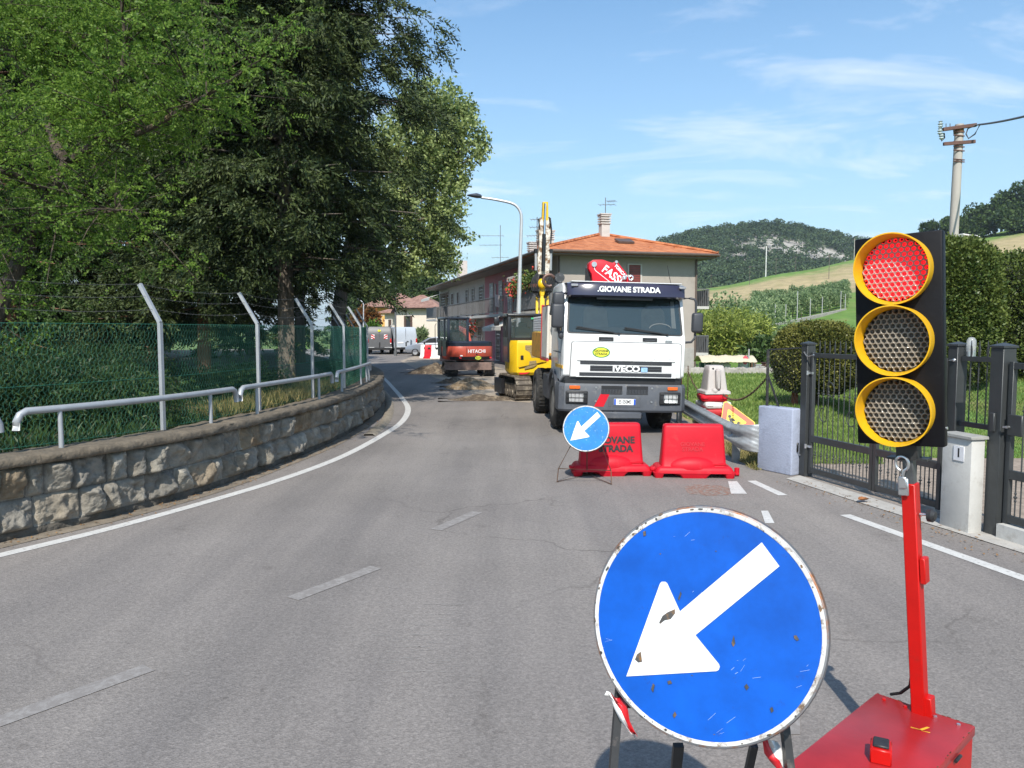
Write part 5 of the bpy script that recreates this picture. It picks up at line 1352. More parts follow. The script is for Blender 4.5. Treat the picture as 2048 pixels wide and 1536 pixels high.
for s in (-1, 1):
    mb = MB()
    for y in np.arange(3.4, 5.6, 0.12): mb.box((s * 1.14, y, 2.12), (0.012, 0.012, 0.36))
    for z in np.arange(1.96, 2.32, 0.06): mb.box((s * 1.14, 4.5, z), (0.012, 2.2, 0.010))
    mb.build('side_mesh', M_GALV, tk)
# crane folded behind the cab
inv_t = (Matrix.Translation(tk.location) @ tk.rotation_euler.to_matrix().to_4x4()).inverted()
def tkl(zx, zy, Y): return inv_t @ P(1040 + zx / 2.955, 380 + zy / 2.955, Y)
Yc = 16.2
pp = [tkl(*p, Yc) for p in ((398, 470), (404, 432), (425, 416), (480, 414), (545, 436), (560, 422), (575, 432), (590, 452), (622, 490), (652, 560), (655, 640), (520, 640), (470, 560), (420, 545), (416, 500))]
mb = MB(); mb.prism([(p.x, p.z) for p in pp], facing((0, pp[0].y + 0.16, 0)), 0.32, 0.015); cr_ = mb.build('crane_arm', M_CRANE, tk)
yc = pp[0].y - 0.16
q = tkl(538, 505, Yc)
text('crane_lettering', 'FASSI', 0.235, facing((q.x, yc - 0.004, q.z)) @ Matrix.Rotation(R(-36), 4, 'Z'), M_LETW, cr_, 0.003, 0.005, sx=0.9)
q2 = tkl(588, 482, Yc)
text('crane_lettering', 'TOMCAT', 0.085, facing((q2.x, yc - 0.004, q2.z)) @ Matrix.Rotation(R(-46), 4, 'Z'), M_LETW, cr_, 0.003, 0.004)
# outlined plate round the name
ring_ = rounded_poly([(-0.42, -0.145), (0.60, -0.145), (0.60, 0.15), (-0.42, 0.15)], [0.10] * 4, 6)
mb = MB(); Mq = facing((q.x, yc - 0.004, q.z)) @ Matrix.Rotation(R(-36), 4, 'Z'); mb.tube([Mq @ Vector((*p, 0)) for p in ring_[:14]], 0.008, 5); mb.build('name_outline', M_LETW, cr_)
for (zx, zy, r) in ((430, 443, 0.055), (562, 428, 0.03)):
    p = tkl(zx, zy, Yc); m = MB(); m.cyl((p.x, yc + 0.01, p.z), (p.x, yc - 0.03, p.z), r, n=16); m.build('pin', M_ZINC, cr_)
p = tkl(646, 522, Yc); m = MB(); m.tube([(p.x + 0.045 * math.cos(t), yc - 0.06, p.z + 0.045 * math.sin(t)) for t in np.linspace(0, 6.283, 17)], 0.016, 8); m.build('shackle', M_ZINC, cr_)
p = tkl(608, 522, Yc); m = MB(); m.sphere((p.x, yc - 0.04, p.z), 0.055, 12); m.build('work_lamp', M_ZINC, cr_)
m = MB()
for k in range(4):
    a0 = tkl(392 + k * 7, 470 + k * 2, Yc); a1 = tkl(388 + k * 7, 560, Yc); m.tube([a0 + Vector((0.02, 0.1, 0.08)), a0, a1, a1 - Vector((0, 0, 0.5))], 0.022, 7)
m.build('hose', M_DARK, tk)
# dark folded hook arm beside the cab
a = tkl(232, 520, 16.0); b_ = tkl(196, 600, 16.0)
m = MB(); m.beam(a, b_ - Vector((0.0, 0, 0.5)), 0.14, 0.12, (0, 1, 0), 0.02); m.cyl(a + Vector((0, 0.1, 0)), a - Vector((0, 0.1, 0)), 0.10, n=20); m.build('hook_arm', mat('crane_dark', (0.05, 0.052, 0.055), 0.5, 0.2, var=0.4, scale=12, dirt=((0.25, 0.25, 0.25), 0.25, 14)), tk)
h = tkl(172, 535, 16.0); m = MB(); m.tube([(h.x + 0.12 * math.cos(t), h.y, h.z + 0.12 * math.sin(t)) for t in np.linspace(0.3, 5.2, 18)], 0.035, 8); m.build('hook', mat('hook_brown', (0.12, 0.07, 0.055), 0.5, 0.4), tk)
m = MB(); m.box((0.0, 2.0, 1.6), (0.7, 0.35, 1.3), None, 0.05); m.build('crane_base', M_CRANE, tk)

# ---- excavators
M_YEL = mat('machine_yellow', (0.80, 0.50, 0.012), 0.35, var=0.07, scale=4, coat=0.2, dirt=((0.52, 0.33, 0.04), 0.20, 6))
M_CABK = mat('cab_black', (0.014, 0.014, 0.016), 0.35, var=0.15, coat=0.2)
M_NAVY = mat('cab_navy', (0.014, 0.018, 0.030), 0.35, var=0.15, coat=0.3)
M_HRED = mat('machine_red', (0.43, 0.068, 0.038), 0.45, var=0.10, scale=4, dirt=((0.26, 0.07, 0.05), 0.28, 6))
M_TRACK = mat('track_steel', (0.115, 0.095, 0.075), 0.7, 0.25, var=0.3, scale=7, dirt=((0.30, 0.255, 0.195), 0.42, 6))
M_TRACKD = mat('track_rubber', (0.028, 0.026, 0.025), 0.85, var=0.3, scale=7, dirt=((0.13, 0.11, 0.09), 0.36, 6))
M_CHROME = mat('chrome', (0.75, 0.75, 0.76), 0.15, 1.0, var=0.05)
M_PEEL = mat('peeled_white', (0.72, 0.68, 0.60), 0.5, var=0.08, scale=8, dirt=((0.18, 0.09, 0.03), 0.48, 7))
M_CABGL = glass_mat('cab_glass', (0.10, 0.14, 0.14), 0.04, 0.22)
M_MESHV = mat('vent_mesh', (0.30, 0.22, 0.10), 0.6, 0.3, var=0.7, scale=60)
def track_unit(root, name, cx, Ln, Ht, W, m, rz=0.0, pads=34, frame_m=None):
    r = Ht / 2; s = Ln - Ht
    def path(t):
        per = 2 * s + 2 * math.pi * r; d = (t % 1) * per
        if d < s: return Vector((0, -s / 2 + d, 0)), Vector((0, 1, 0)), Vector((0, 0, -1))
        d -= s
        if d < math.pi * r: a = d / r; return Vector((0, s / 2 + r * math.sin(a), r - r * math.cos(a))), Vector((0, math.cos(a), math.sin(a))), Vector((0, math.sin(a), -math.cos(a)))
        d -= math.pi * r
        if d < s: return Vector((0, s / 2 - d, 2 * r)), Vector((0, -1, 0)), Vector((0, 0, 1))
        d -= s; a = d / r; return Vector((0, -s / 2 - r * math.sin(a), r + r * math.cos(a))), Vector((0, -math.cos(a), -math.sin(a))), Vector((0, -math.sin(a), math.cos(a)))
    Rz = Matrix.Rotation(rz, 4, 'Z')
    mb = MB(); per = 2 * s + 2 * math.pi * r
    for k in range(pads):
        p, t, n = path(k / pads); x = t.cross(n)
        M = Rz @ Matrix.Translation((cx, 0, 0)) @ Matrix.Translation(p - n * 0.02) @ Matrix((x, t, n)).transposed().to_4x4()
        mb.bm(_cube((W, per / pads * 0.94, 0.035)), M)
        mb.bm(_cube((W, per / pads * 0.16, 0.035)), M @ Matrix.Translation((0, per / pads * 0.3, 0.025)))
        mb.bm(_cube((W * 0.35, per / pads * 0.99, 0.05)), M @ Matrix.Translation((0, 0, -0.03)))
    to = mb.build('track', m, root, smooth=None)
    mb = MB(); mb.box((0, 0, 0), (W * 0.55, s * 1.02, Ht * 0.34), None, 0.02)
    for k in range(5): mb.cyl((-W * 0.36, -s / 2 + s * (k + 0.5) / 5, -Ht * 0.24), (W * 0.36, -s / 2 + s * (k + 0.5) / 5, -Ht * 0.24), Ht * 0.15, n=16)
    for y in (-s / 2, s / 2): mb.cyl((-W * 0.30, y, 0), (W * 0.30, y, 0), Ht * 0.36, n=20); mb.cyl((-W * 0.40, y, 0), (W * 0.40, y, 0), Ht * 0.16, n=14)
    ob = mb.build('track_frame', frame_m or M_TRACK, to, 40)
    ob.matrix_local = Rz @ Matrix.Translation((cx, 0, r))
    return to

# yellow machine
ye = empty('yellow_excavator', (0.66, 22.35, 0), R(6), 'yellow tracked excavator with black cab and tall raised boom behind the truck', 'excavator')
for cx in (-0.62, 0.78): track_unit(ye, 'track', cx, 2.05, 0.70, 0.46, M_TRACK, R(10), 34)
mb = MB(); mb.box((0.08, 0, 0.42), (1.1, 0.9, 0.34), None, 0.03); mb.cyl((0.0, 0, 0.5), (0.0, 0, 0.74), 0.5, n=28); mb.build('undercarriage', M_CABK, ye)
mb = MB(); mb.box((-0.98, 0.62, 0.34), (0.10, 0.8, 0.44), R(10)); mb.box((-0.1, 1.55, 0.33), (1.95, 0.10, 0.42), R(10)); mb.build('dozer_blade', M_CABK, ye)
body = [(-0.80, -0.60), (-0.62, -0.86), (0.60, -0.86), (0.80, -0.60), (0.80, 0.9), (-0.80, 0.9)]
mb = MB(); loft(mb, [[(x * k, y * j, z) for x, y in body] for z, k, j in ((0.72, 0.93, 0.9), (0.80, 0.98, 0.97), (1.62, 0.985, 0.98), (1.705, 0.95, 0.94))]); yb = mb.build('engine_cover', M_YEL, ye, 35)
yR = -0.855
mb = MB(); mb.prism(rounded_poly([(-0.58, 0.93), (0.23, 1.10), (0.23, 1.66), (-0.58, 1.66)], [0.05] * 4), facing((0, yR, 0)), 0.018, 0.006); mb.build('rear_door', M_YEL, yb)
mb = MB(); mb.prism([(-0.56, 0.945), (0.14, 1.10), (0.14, 1.085), (-0.56, 0.93)], facing((0, yR - 0.0185, 0)), 0.003); mb.build('door_gap', M_CABK, yb, smooth=None)
for poly in ([(-0.36, 1.55), (-0.05, 1.555), (0.0, 1.50), (0.0, 1.20), (-0.18, 1.20), (-0.24, 1.36), (-0.36, 1.42)], [(-0.24, 1.10), (-0.05, 1.12), (-0.03, 1.0), (-0.12, 0.93), (-0.38, 0.87), (-0.38, 0.92), (-0.26, 0.98)]):
    mb = MB(); mb.prism(poly, facing((-0.02, yR - 0.0185, 0.02)), 0.003); mb.build('vent', M_MESHV, yb, smooth=None)
mb = MB(); mb.box((-0.47, yR - 0.022, 1.22), (0.085, 0.012, 0.13), None, 0.012); mb.build('latch', M_CABK, yb)
mb = MB(); mb.box((0.32, yR + 0.05, 1.25), (0.02, 0.02, 0.7)); mb.box((0.55, yR + 0.05, 0.82), (0.4, 0.06, 0.06)); mb.build('trim', M_CABK, yb)
mb = MB(); mb.prism([(-0.56, 0.79), (-0.24, 0.81), (-0.34, 0.76), (-0.52, 0.745)], facing((0, yR + 0.02, 0)), 0.012); mb.build('reflector', M_TAPER, yb, smooth=None)
# cab of bars and panes
def cab_bars(root, x0, x1, y0, y1, z0, z1, m, g, t=0.08, roof_t=0.09, name='cab', low=None, tb=0.05):
    mb = MB()
    for x in (x0 + t / 2, x1 - t / 2):
        for y in (y0 + t / 2, y1 - t / 2): mb.box((x, y, (z0 + z1) / 2), (t, t, z1 - z0), None, 0.02, 2)
    mb.box(((x0 + x1) / 2, (y0 + y1) / 2, z1 - roof_t / 2), (x1 - x0 + 0.03, y1 - y0 + 0.03, roof_t), None, 0.035, 3)
    zl = low if low is not None else z0 + 0.08
    for y in (y0 + t / 2, y1 - t / 2): mb.box(((x0 + x1) / 2, y, (z0 + zl) / 2), (x1 - x0 - 0.01, t * 0.9, zl - z0))
    for x in (x0 + t / 2, x1 - t / 2): mb.box((x, (y0 + y1) / 2, (z0 + zl) / 2), (t * 0.9, y1 - y0 - 0.01, zl - z0))
    for x in (x0 + t / 2,): mb.box((x, y0 + (y1 - y0) * 0.40, (z0 + z1) / 2), (t * 0.8, t * 0.8, z1 - z0 - 0.05))
    c = mb.build(name, m, root, 50)
    mb = MB()
    for y in (y0 + t * 0.4, y1 - t * 0.4): mb.box(((x0 + x1) / 2, y, (zl + z1 - roof_t) / 2), (x1 - x0 - 2 * t, 0.008, z1 - roof_t - zl))
    for x in (x0 + t * 0.4, x1 - t * 0.4): mb.box((x, (y0 + y1) / 2, (zl + z1 - roof_t) / 2), (0.008, y1 - y0 - 2 * t, z1 - roof_t - zl))
    mb.build('panes', g, c, smooth=None)
    return c
ycab = cab_bars(ye, -0.84, 0.16, -0.52, 1.0, 1.08, 2.47, M_CABK, M_CABGL, 0.10, 0.10, low=1.78)
mb = MB(); mb.box((-0.34, 0.1, 1.78), (0.48, 0.14, 0.62), None, 0.06, 2); mb.box((-0.34, 0.35, 1.52), (0.5, 0.5, 0.14), None, 0.05); mb.box((-0.34, 0.1, 2.14), (0.26, 0.10, 0.18), None, 0.04); mb.build('seat', mat('seat_grey', (0.06, 0.07, 0.07), 0.8), ye)
oval_decal(facing((0.04, -0.535, 1.91)), 0.16, 0.105, ye)
mb = MB(); mb.box((-0.10, -0.53, 2.33), (0.14, 0.006, 0.05)); mb.build('label_plate', mat('label_green', (0.05, 0.40, 0.16), 0.5), ye)
mb = MB(); mb.box((-1.14, -0.3, 2.24), (0.15, 0.06, 0.24), None, 0.04, 2); mb.tube([(-0.82, -0.2, 2.36), (-1.05, -0.28, 2.40), (-1.12, -0.3, 2.34)], 0.012, 6); mb.build('mirror', M_CABK, ye)
# boom, seen from behind, standing nearly upright
inv_y = (Matrix.Translation(ye.location) @ Matrix.Rotation(R(6), 4, 'Z')).inverted()
def bl_(zx, zy, Y=23.6): return inv_y @ P(860 + zx / 5.907, 380 + zy / 5.907, Y)
a0, a1 = bl_(1322, 1560), bl_(1322, 1250); m = MB()
for zx in (1262, 1386): m.beam(bl_(zx, 1600, 23.4), bl_(zx, 1255, 23.6), 0.075, 0.16, (0, 1, 0), 0.01)
m.beam(bl_(1322, 1600, 23.4), bl_(1322, 1240, 23.6), 0.14, 0.2, (0, 1, 0), 0.01); m.build('boom_foot', M_YEL, ye)
m = MB(); m.beam(bl_(1322, 1260), bl_(1322, 1060), 0.17, 0.24, (0, 1, 0), 0.03); m.sphere(bl_(1322, 1110, 23.45), 0.14, 14, (1, 1, 1.2)); m.build('knuckle', M_YEL, ye)
m = MB()
for s in (-1, 1):
    for k in range(5):
        x = s * (0.10 + 0.035 * k)
        c0 = bl_(1322, 1270, 23.5 - 0.03 * k); c1 = bl_(1322, 980, 23.5)
        m.tube([c0 + Vector((x * 0.5, 0, 0)), c0.lerp(c1, 0.25) + Vector((x * 1.25, -0.05, 0)), c0.lerp(c1, 0.5) + Vector((x * 1.5, -0.08, 0)), c0.lerp(c1, 0.78) + Vector((x * 1.2, -0.05, 0)), c1 + Vector((x * 0.6, 0, 0))], 0.022, 7)
m.build('hose', M_DARK, ye)
m = MB(); w0 = bl_(1340, 990); w1 = bl_(1352, 330)
loft(m, [[Vector((c.x + x, c.y + y, c.z)) for x, y in rrect(w, d_, 0.03)] for c, w, d_ in ((bl_(1335, 1000), 0.34, 0.30), (bl_(1340, 800), 0.40, 0.32), (bl_(1345, 640), 0.30, 0.28), (bl_(1350, 480), 0.38, 0.28), (bl_(1355, 330), 0.30, 0.22))])
m.build('boom', M_PEEL, ye, 30)
m = MB(); loft(m, [[Vector((c.x + x, c.y + y, c.z)) for x, y in rrect(w, d_, 0.02)] for c, w, d_ in ((bl_(1352, 500), 0.22, 0.26), (bl_(1358, 300), 0.19, 0.22), (bl_(1360, 145), 0.17, 0.18))]); m.build('boom_tip', M_YEL, ye, 30)
m = MB(); m.cyl(bl_(1335, 960, 23.35), bl_(1348, 520, 23.35), 0.058, n=14); co = m.build('cylinder', M_CABK, ye)
m = MB(); m.cyl(bl_(1348, 540, 23.35), bl_(1362, 160, 23.42), 0.035, n=12); m.build('piston_rod', M_CHROME, co)
for zx0, zx1 in ((1252, 1250), (1425, 1428)):
    m = MB(); m.cyl(bl_(zx0, 950, 23.5), bl_(zx1, 740, 23.5), 0.042, n=12); co = m.build('cylinder', M_GALV, ye)
    m = MB(); m.cyl(bl_(zx1, 745, 23.5), bl_(zx1, 700, 23.5), 0.062, n=14); m.build('gland', M_CABK, co)
m = MB()
for zx, z0, z1 in ((1425, 640, 330), (1285, 560, 340), (1410, 480, 320)):
    m.tube([bl_(zx, z0, 23.5), bl_(zx + 12, (z0 + z1) / 2, 23.45), bl_(zx - 4, z1, 23.5)], 0.022, 7)
m.build('hose', M_DARK, ye)

# red machine with navy cab
he = empty('red_excavator', (-1.96, 33.6, 0), R(4), 'orange-red compact excavator with dark cab and rusty dozer blade on the spoil', 'excavator')
for cx in (-0.80, 0.80): track_unit(he, 'track', cx, 2.25, 0.60, 0.42, M_TRACKD, R(8), 40, M_TRACKD)
mb = MB(); mb.box((0, 0, 0.4), (1.2, 1.0, 0.3), None, 0.03); mb.cyl((0, 0.1, 0.45), (0, 0.1, 0.72), 0.55, n=28); mb.build('undercarriage', M_CABK, he)
mb = MB(); loft(mb, [[(x, -1.36 + y, z) for x, y in ((-1.0, 0), (1.0, 0), (1.0, 0.06), (-1.0, 0.06))] for z, y in ((0.31, 0.0), (0.36, 0.05), (0.52, 0.07), (0.63, 0.02))]); mb.beam((-0.5, -1.30, 0.42), (-0.5, -0.6, 0.42), 0.1, 0.12); mb.beam((0.5, -1.30, 0.42), (0.5, -0.6, 0.42), 0.1, 0.12)
mb.build('dozer_blade', mat('blade_rust', (0.225, 0.15, 0.125), 0.7, 0.2, var=0.25, scale=5, dirt=((0.12, 0.075, 0.06), 0.4, 4)), he, 30)
YW = Matrix.Rotation(R(17), 4, 'Z')
class Yaw(MB):
    def build(s, *a, **k):
        s.v = [tuple(YW @ Vector(v)) for v in s.v]; return MB.build(s, *a, **k)
cw = [(-0.98, -0.50), (-0.80, -0.78), (-0.45, -0.90), (0.45, -0.90), (0.80, -0.78), (0.98, -0.50), (0.98, 0.9), (-0.98, 0.9)]
mb = Yaw(); loft(mb, [[(x * k, y * j, z) for x, y in cw] for z, k, j in ((0.70, 0.92, 0.90), (0.86, 1.0, 1.0), (1.26, 1.0, 1.0), (1.30, 0.98, 0.98))]); cwt = mb.build('counterweight', M_HRED, he, 35)
mb = Yaw(); loft(mb, [[(x * k, y * j, z) for x, y in cw] for z, k, j in ((1.302, 0.985, 0.985), (1.45, 0.99, 0.99), (1.51, 0.94, 0.94))]); mb.build('engine_hood', M_NAVY, he, 35)
mb = Yaw(); loft(mb, [[(x * k, y * j, z) for x, y in cw[:6]] for z, k, j in ((0.72, 0.97, 0.97), (0.855, 1.01, 1.012))]); mb.build('rear_skirt', M_CABK, he, 35)
t_ = text('maker_lettering', 'HITACHI', 0.21, YW @ facing((0.12, -0.912, 1.08)), M_LETW, cwt, 0.004, 0.003, sx=0.98)
mb = Yaw(); mb.box((-0.33, -0.906, 1.07), (0.012, 0.012, 0.36)); mb.box((0.12, -0.906, 0.95), (0.06, 0.012, 0.06)); mb.build('trim', M_CABK, cwt)
mb = Yaw(); mb.box((-0.52, -0.875, 0.90), (0.20, 0.012, 0.05), None); mb.build('sticker', M_LETW, cwt)
oval_decal(YW @ facing((0.18, -0.935, 0.80)), 0.15, 0.085, he)
for x in (-0.6, 0.78):
    mb = Yaw(); mb.box((x, -0.84, 0.80), (0.10, 0.06, 0.07), None, 0.01); mb.build('tail_light', M_TAPER, cwt)
_old = MB.build
def _yb(s, *a, **k):
    s.v = [tuple(YW @ Vector(v)) for v in s.v]; return _old(s, *a, **k)
MB.build = _yb
hc = cab_bars(he, -0.98, 0.0, -0.22, 1.40, 0.86, 2.56, M_NAVY, M_CABGL, 0.11, 0.10, low=1.52)
mb = MB(); mb.box((-1.0, 0.98, 1.2), (0.03, 0.6, 0.70), None, 0.01); mb.box((-0.99, 0.24, 1.2), (0.03, 0.62, 0.70), None, 0.01); mb.build('door_panel', M_CABK, he)
mb = MB(); mb.tube([(-1.05, 1.36, 1.1), (-1.10, 1.38, 1.2), (-1.10, 1.38, 2.2), (-1.05, 1.36, 2.3)], 0.016, 6); mb.build('grab_rail', M_CABK, he)
mb = MB(); mb.box((-0.5, 0.32, 1.62), (0.46, 0.12, 0.55), None, 0.05, 2); mb.box((-0.5, 0.55, 1.34), (0.48, 0.5, 0.12), None, 0.04); mb.build('seat', mat('seat_dark', (0.03, 0.03, 0.035), 0.8), he)
# boom folded forward, away from the viewer, mostly hidden
mb = MB(); mb.tube([(0.45, 0.9, 1.0), (0.48, 1.8, 1.9), (0.5, 3.0, 2.1), (0.5, 3.7, 1.4), (0.5, 3.8, 0.6)], [0.16, 0.17, 0.14, 0.12, 0.10], 8); mb.build('boom', M_HRED, he)
MB.build = _old

# operator sitting in the red machine
def seated_person(loc, rz, label):
    root = empty('person', loc, rz, label, 'person')
    # joints: pelvis, chest, neck, head; thighs, knees, feet; shoulders, elbows, hands. local +y is forward
    J = dict(pel=((0, 0, 0.0), 0.15), waist=((0, -0.03, 0.2), 0.14), chest=((0, -0.02, 0.42), 0.165), neck=((0, 0.0, 0.56), 0.06), skull0=((0, 0.02, 0.64), 0.075), skull=((0, 0.03, 0.73), 0.095), crown=((0, 0.02, 0.80), 0.07),
             lsh=((-0.19, 0.0, 0.47), 0.065), lel=((-0.25, 0.16, 0.26), 0.05), lwr=((-0.20, 0.38, 0.27), 0.036), lha=((-0.19, 0.45, 0.28), 0.035),
             rsh=((0.19, 0.0, 0.47), 0.065), rel=((0.25, 0.16, 0.26), 0.05), rwr=((0.20, 0.38, 0.27), 0.036), rha=((0.19, 0.45, 0.28), 0.035),
             lhip=((-0.10, 0.06, -0.01), 0.095), lkn=((-0.13, 0.46, 0.02), 0.07), lan=((-0.13, 0.52, -0.36), 0.05), lft=((-0.13, 0.66, -0.40), 0.04),
             rhip=((0.10, 0.06, -0.01), 0.095), rkn=((0.13, 0.46, 0.02), 0.07), ran=((0.13, 0.52, -0.36), 0.05), rft=((0.13, 0.66, -0.40), 0.04))
    E = [('pel', 'waist'), ('waist', 'chest'), ('chest', 'neck'), ('neck', 'skull0'), ('skull0', 'skull'), ('skull', 'crown'), ('chest', 'lsh'), ('lsh', 'lel'), ('lel', 'lwr'), ('lwr', 'lha'), ('chest', 'rsh'), ('rsh', 'rel'), ('rel', 'rwr'), ('rwr', 'rha'),
         ('pel', 'lhip'), ('lhip', 'lkn'), ('lkn', 'lan'), ('lan', 'lft'), ('pel', 'rhip'), ('rhip', 'rkn'), ('rkn', 'ran'), ('ran', 'rft')]
    ks = list(J); me = bpy.data.meshes.new('body'); me.from_pydata([J[k][0] for k in ks], [(ks.index(a), ks.index(b)) for a, b in E], [])
    o = bpy.data.objects.new('body', me); C.objects.link(o); o.parent = root
    o.modifiers.new('skin', 'SKIN'); s2 = o.modifiers.new('sub', 'SUBSURF'); s2.levels = s2.render_levels = 2
    for i, k in enumerate(ks):
        me.skin_vertices[0].data[i].radius = (J[k][1], J[k][1]); me.skin_vertices[0].data[i].use_root = (k == 'pel')
    me.materials.append(mat('work_clothes', (0.055, 0.06, 0.075), 0.85, var=0.2))
    mb = MB(); mb.sphere((0, 0.02, 0.745), 0.105, 14, (0.9, 1.02, 1.0)); mb.build('hair', mat('hair_dark', (0.015, 0.012, 0.010), 0.8), root)
    mb = MB(); mb.sphere((0, 0.055, 0.71), 0.085, 14, (0.86, 0.9, 1.1)); mb.box((0, 0.14, 0.70), (0.022, 0.03, 0.035), None, 0.008); mb.build('face', mat('skin', (0.36, 0.20, 0.14), 0.6, var=0.08), root)
    # hands on the levers, each with fingers
    mb = MB()
    for s in (-1, 1):
        mb.sphere((s * 0.19, 0.46, 0.285), 0.036, 10, (0.8, 1.1, 0.6))
        for f in range(4): mb.tube([(s * 0.19 + (f - 1.5) * 0.016, 0.485, 0.295), (s * 0.19 + (f - 1.5) * 0.017, 0.52, 0.285), (s * 0.19 + (f - 1.5) * 0.016, 0.525, 0.258)], 0.008, 6)
        mb.tube([(s * 0.165, 0.45, 0.28), (s * 0.150, 0.48, 0.27), (s * 0.155, 0.505, 0.262)], 0.009, 6)
    mb.build('hands', mat('skin', (0.36, 0.20, 0.14), 0.6), root)
    return root
hp = Matrix.Translation(he.location) @ Matrix.Rotation(R(4), 4, 'Z') @ YW @ Vector((-0.5, 0.52, 1.50))
seated_person(hp, R(21), 'person in dark work clothes sitting in the red excavator cab, seen from behind')
# ------------------------------------------------------------------ houses
def tile_mat(name, c0, c1, scale=1.0):
    m = bpy.data.materials.new(name); m.use_nodes = True
    nt = m.node_tree; L = nt.links.new; b = nt.nodes['Principled BSDF']; b.inputs['Roughness'].default_value = 0.85
    t = nt.nodes.new('ShaderNodeTexCoord')
    v = nt.nodes.new('ShaderNodeTexVoronoi'); v.inputs['Scale'].default_value = 4.2 * scale; L(t.outputs['Object'], v.inputs['Vector'])
    n = nt.nodes.new('ShaderNodeTexNoise'); n.inputs['Scale'].default_value = 1.3; n.inputs['Detail'].default_value = 6; L(t.outputs['Object'], n.inputs['Vector'])
    sx = nt.nodes.new('ShaderNodeSeparateXYZ'); L(v.outputs['Color'], sx.inputs[0])
    a = nt.nodes.new('ShaderNodeMath'); a.operation = 'MULTIPLY_ADD'; a.inputs[1].default_value = 0.45; L(sx.outputs[0], a.inputs[0])
    a2 = nt.nodes.new('ShaderNodeMath'); a2.operation = 'MULTIPLY'; a2.inputs[1].default_value = 0.6; L(n.outputs['Fac'], a2.inputs[0]); L(a2.outputs[0], a.inputs[2])
    r = nt.nodes.new('ShaderNodeValToRGB'); r.color_ramp.elements[0].position = 0.2; r.color_ramp.elements[1].position = 0.8
    r.color_ramp.elements[0].color = (*c0, 1); r.color_ramp.elements[1].color = (*c1, 1); L(a.outputs[0], r.inputs[0]); L(r.outputs['Color'], b.inputs['Base Color'])
    w = nt.nodes.new('ShaderNodeTexWave'); w.inputs['Scale'].default_value = 1.4; w.bands_direction = 'Z'; w.inputs['Distortion'].default_value = 0.6; L(t.outputs['Object'], w.inputs['Vector'])
    w2 = nt.nodes.new('ShaderNodeTexWave'); w2.inputs['Scale'].default_value = 1.1; w2.bands_direction = 'X'; L(t.outputs['Object'], w2.inputs['Vector'])
    ad = nt.nodes.new('ShaderNodeMath'); ad.operation = 'ADD'; L(w.outputs['Fac'], ad.inputs[0]); L(w2.outputs['Fac'], ad.inputs[1])
    bp = nt.nodes.new('ShaderNodeBump'); bp.inputs['Strength'].default_value = 0.5; bp.inputs['Distance'].default_value = 0.06; L(ad.outputs[0], bp.inputs['Height']); L(bp.outputs[0], b.inputs['Normal'])
    return m
M_TILE = tile_mat('orange_tiles', (0.34, 0.10, 0.035), (0.53, 0.20, 0.085))
M_TILEB = tile_mat('brown_tiles', (0.20, 0.095, 0.065), (0.36, 0.19, 0.14))
M_TILEO = tile_mat('old_tiles', (0.19, 0.10, 0.075), (0.35, 0.20, 0.155))
def plaster(name, c, **k): return mat(name, c, 0.9, var=0.06, scale=1.2, bump=0.12, bscale=20, dirt=(tuple(x * 0.82 for x in c), 0.28, 0.8), **k)
M_PGREY = plaster('grey_render', (0.37, 0.325, 0.29)); M_PGREY2 = plaster('grey_render_old', (0.42, 0.375, 0.35)); M_PINK = plaster('pink_render', (0.42, 0.17, 0.195)); M_CREAM = plaster('cream_render', (0.64, 0.55, 0.475)); M_YELR = plaster('yellow_render', (0.72, 0.43, 0.13)); M_ORR = plaster('ochre_render', (0.45, 0.17, 0.05))
M_EAVE = mat('eave_wood', (0.17, 0.145, 0.125), 0.85, var=0.15); M_GUT = mat('gutter', (0.13, 0.095, 0.08), 0.5, 0.3)
M_SHUT = mat('shutter_grey', (0.36, 0.36, 0.36), 0.6, var=0.08); M_SHUTD = mat('shutter_brown', (0.07, 0.035, 0.025), 0.6, var=0.15); M_WIN = glass_mat('window_pane', (0.04, 0.045, 0.05), 0.05, 1.0)
M_RAIL = mat('railing_grey', (0.15, 0.15, 0.155), 0.6, 0.2); M_SLAB = mat('balcony_slab', (0.50, 0.48, 0.45), 0.85, var=0.1)
M_AWN = mat('awning_cloth', (0.66, 0.63, 0.57), 0.85, var=0.08, scale=3, stretch=(12, 12, 1))
M_WOODD = mat('door_wood', (0.50, 0.25, 0.055), 0.55, var=0.15, scale=3, stretch=(1, 1, 0.15))
M_CHIM = mat('chimney_render', (0.52, 0.49, 0.46), 0.9, var=0.12, scale=6)
M_FLOW = leaf_mat('balcony_green', (0.03, 0.07, 0.015), (0.18, 0.24, 0.06), 0.2)
M_PETAL = mat('petals', (0.62, 0.07, 0.05), 0.7, var=0.3, scale=20)

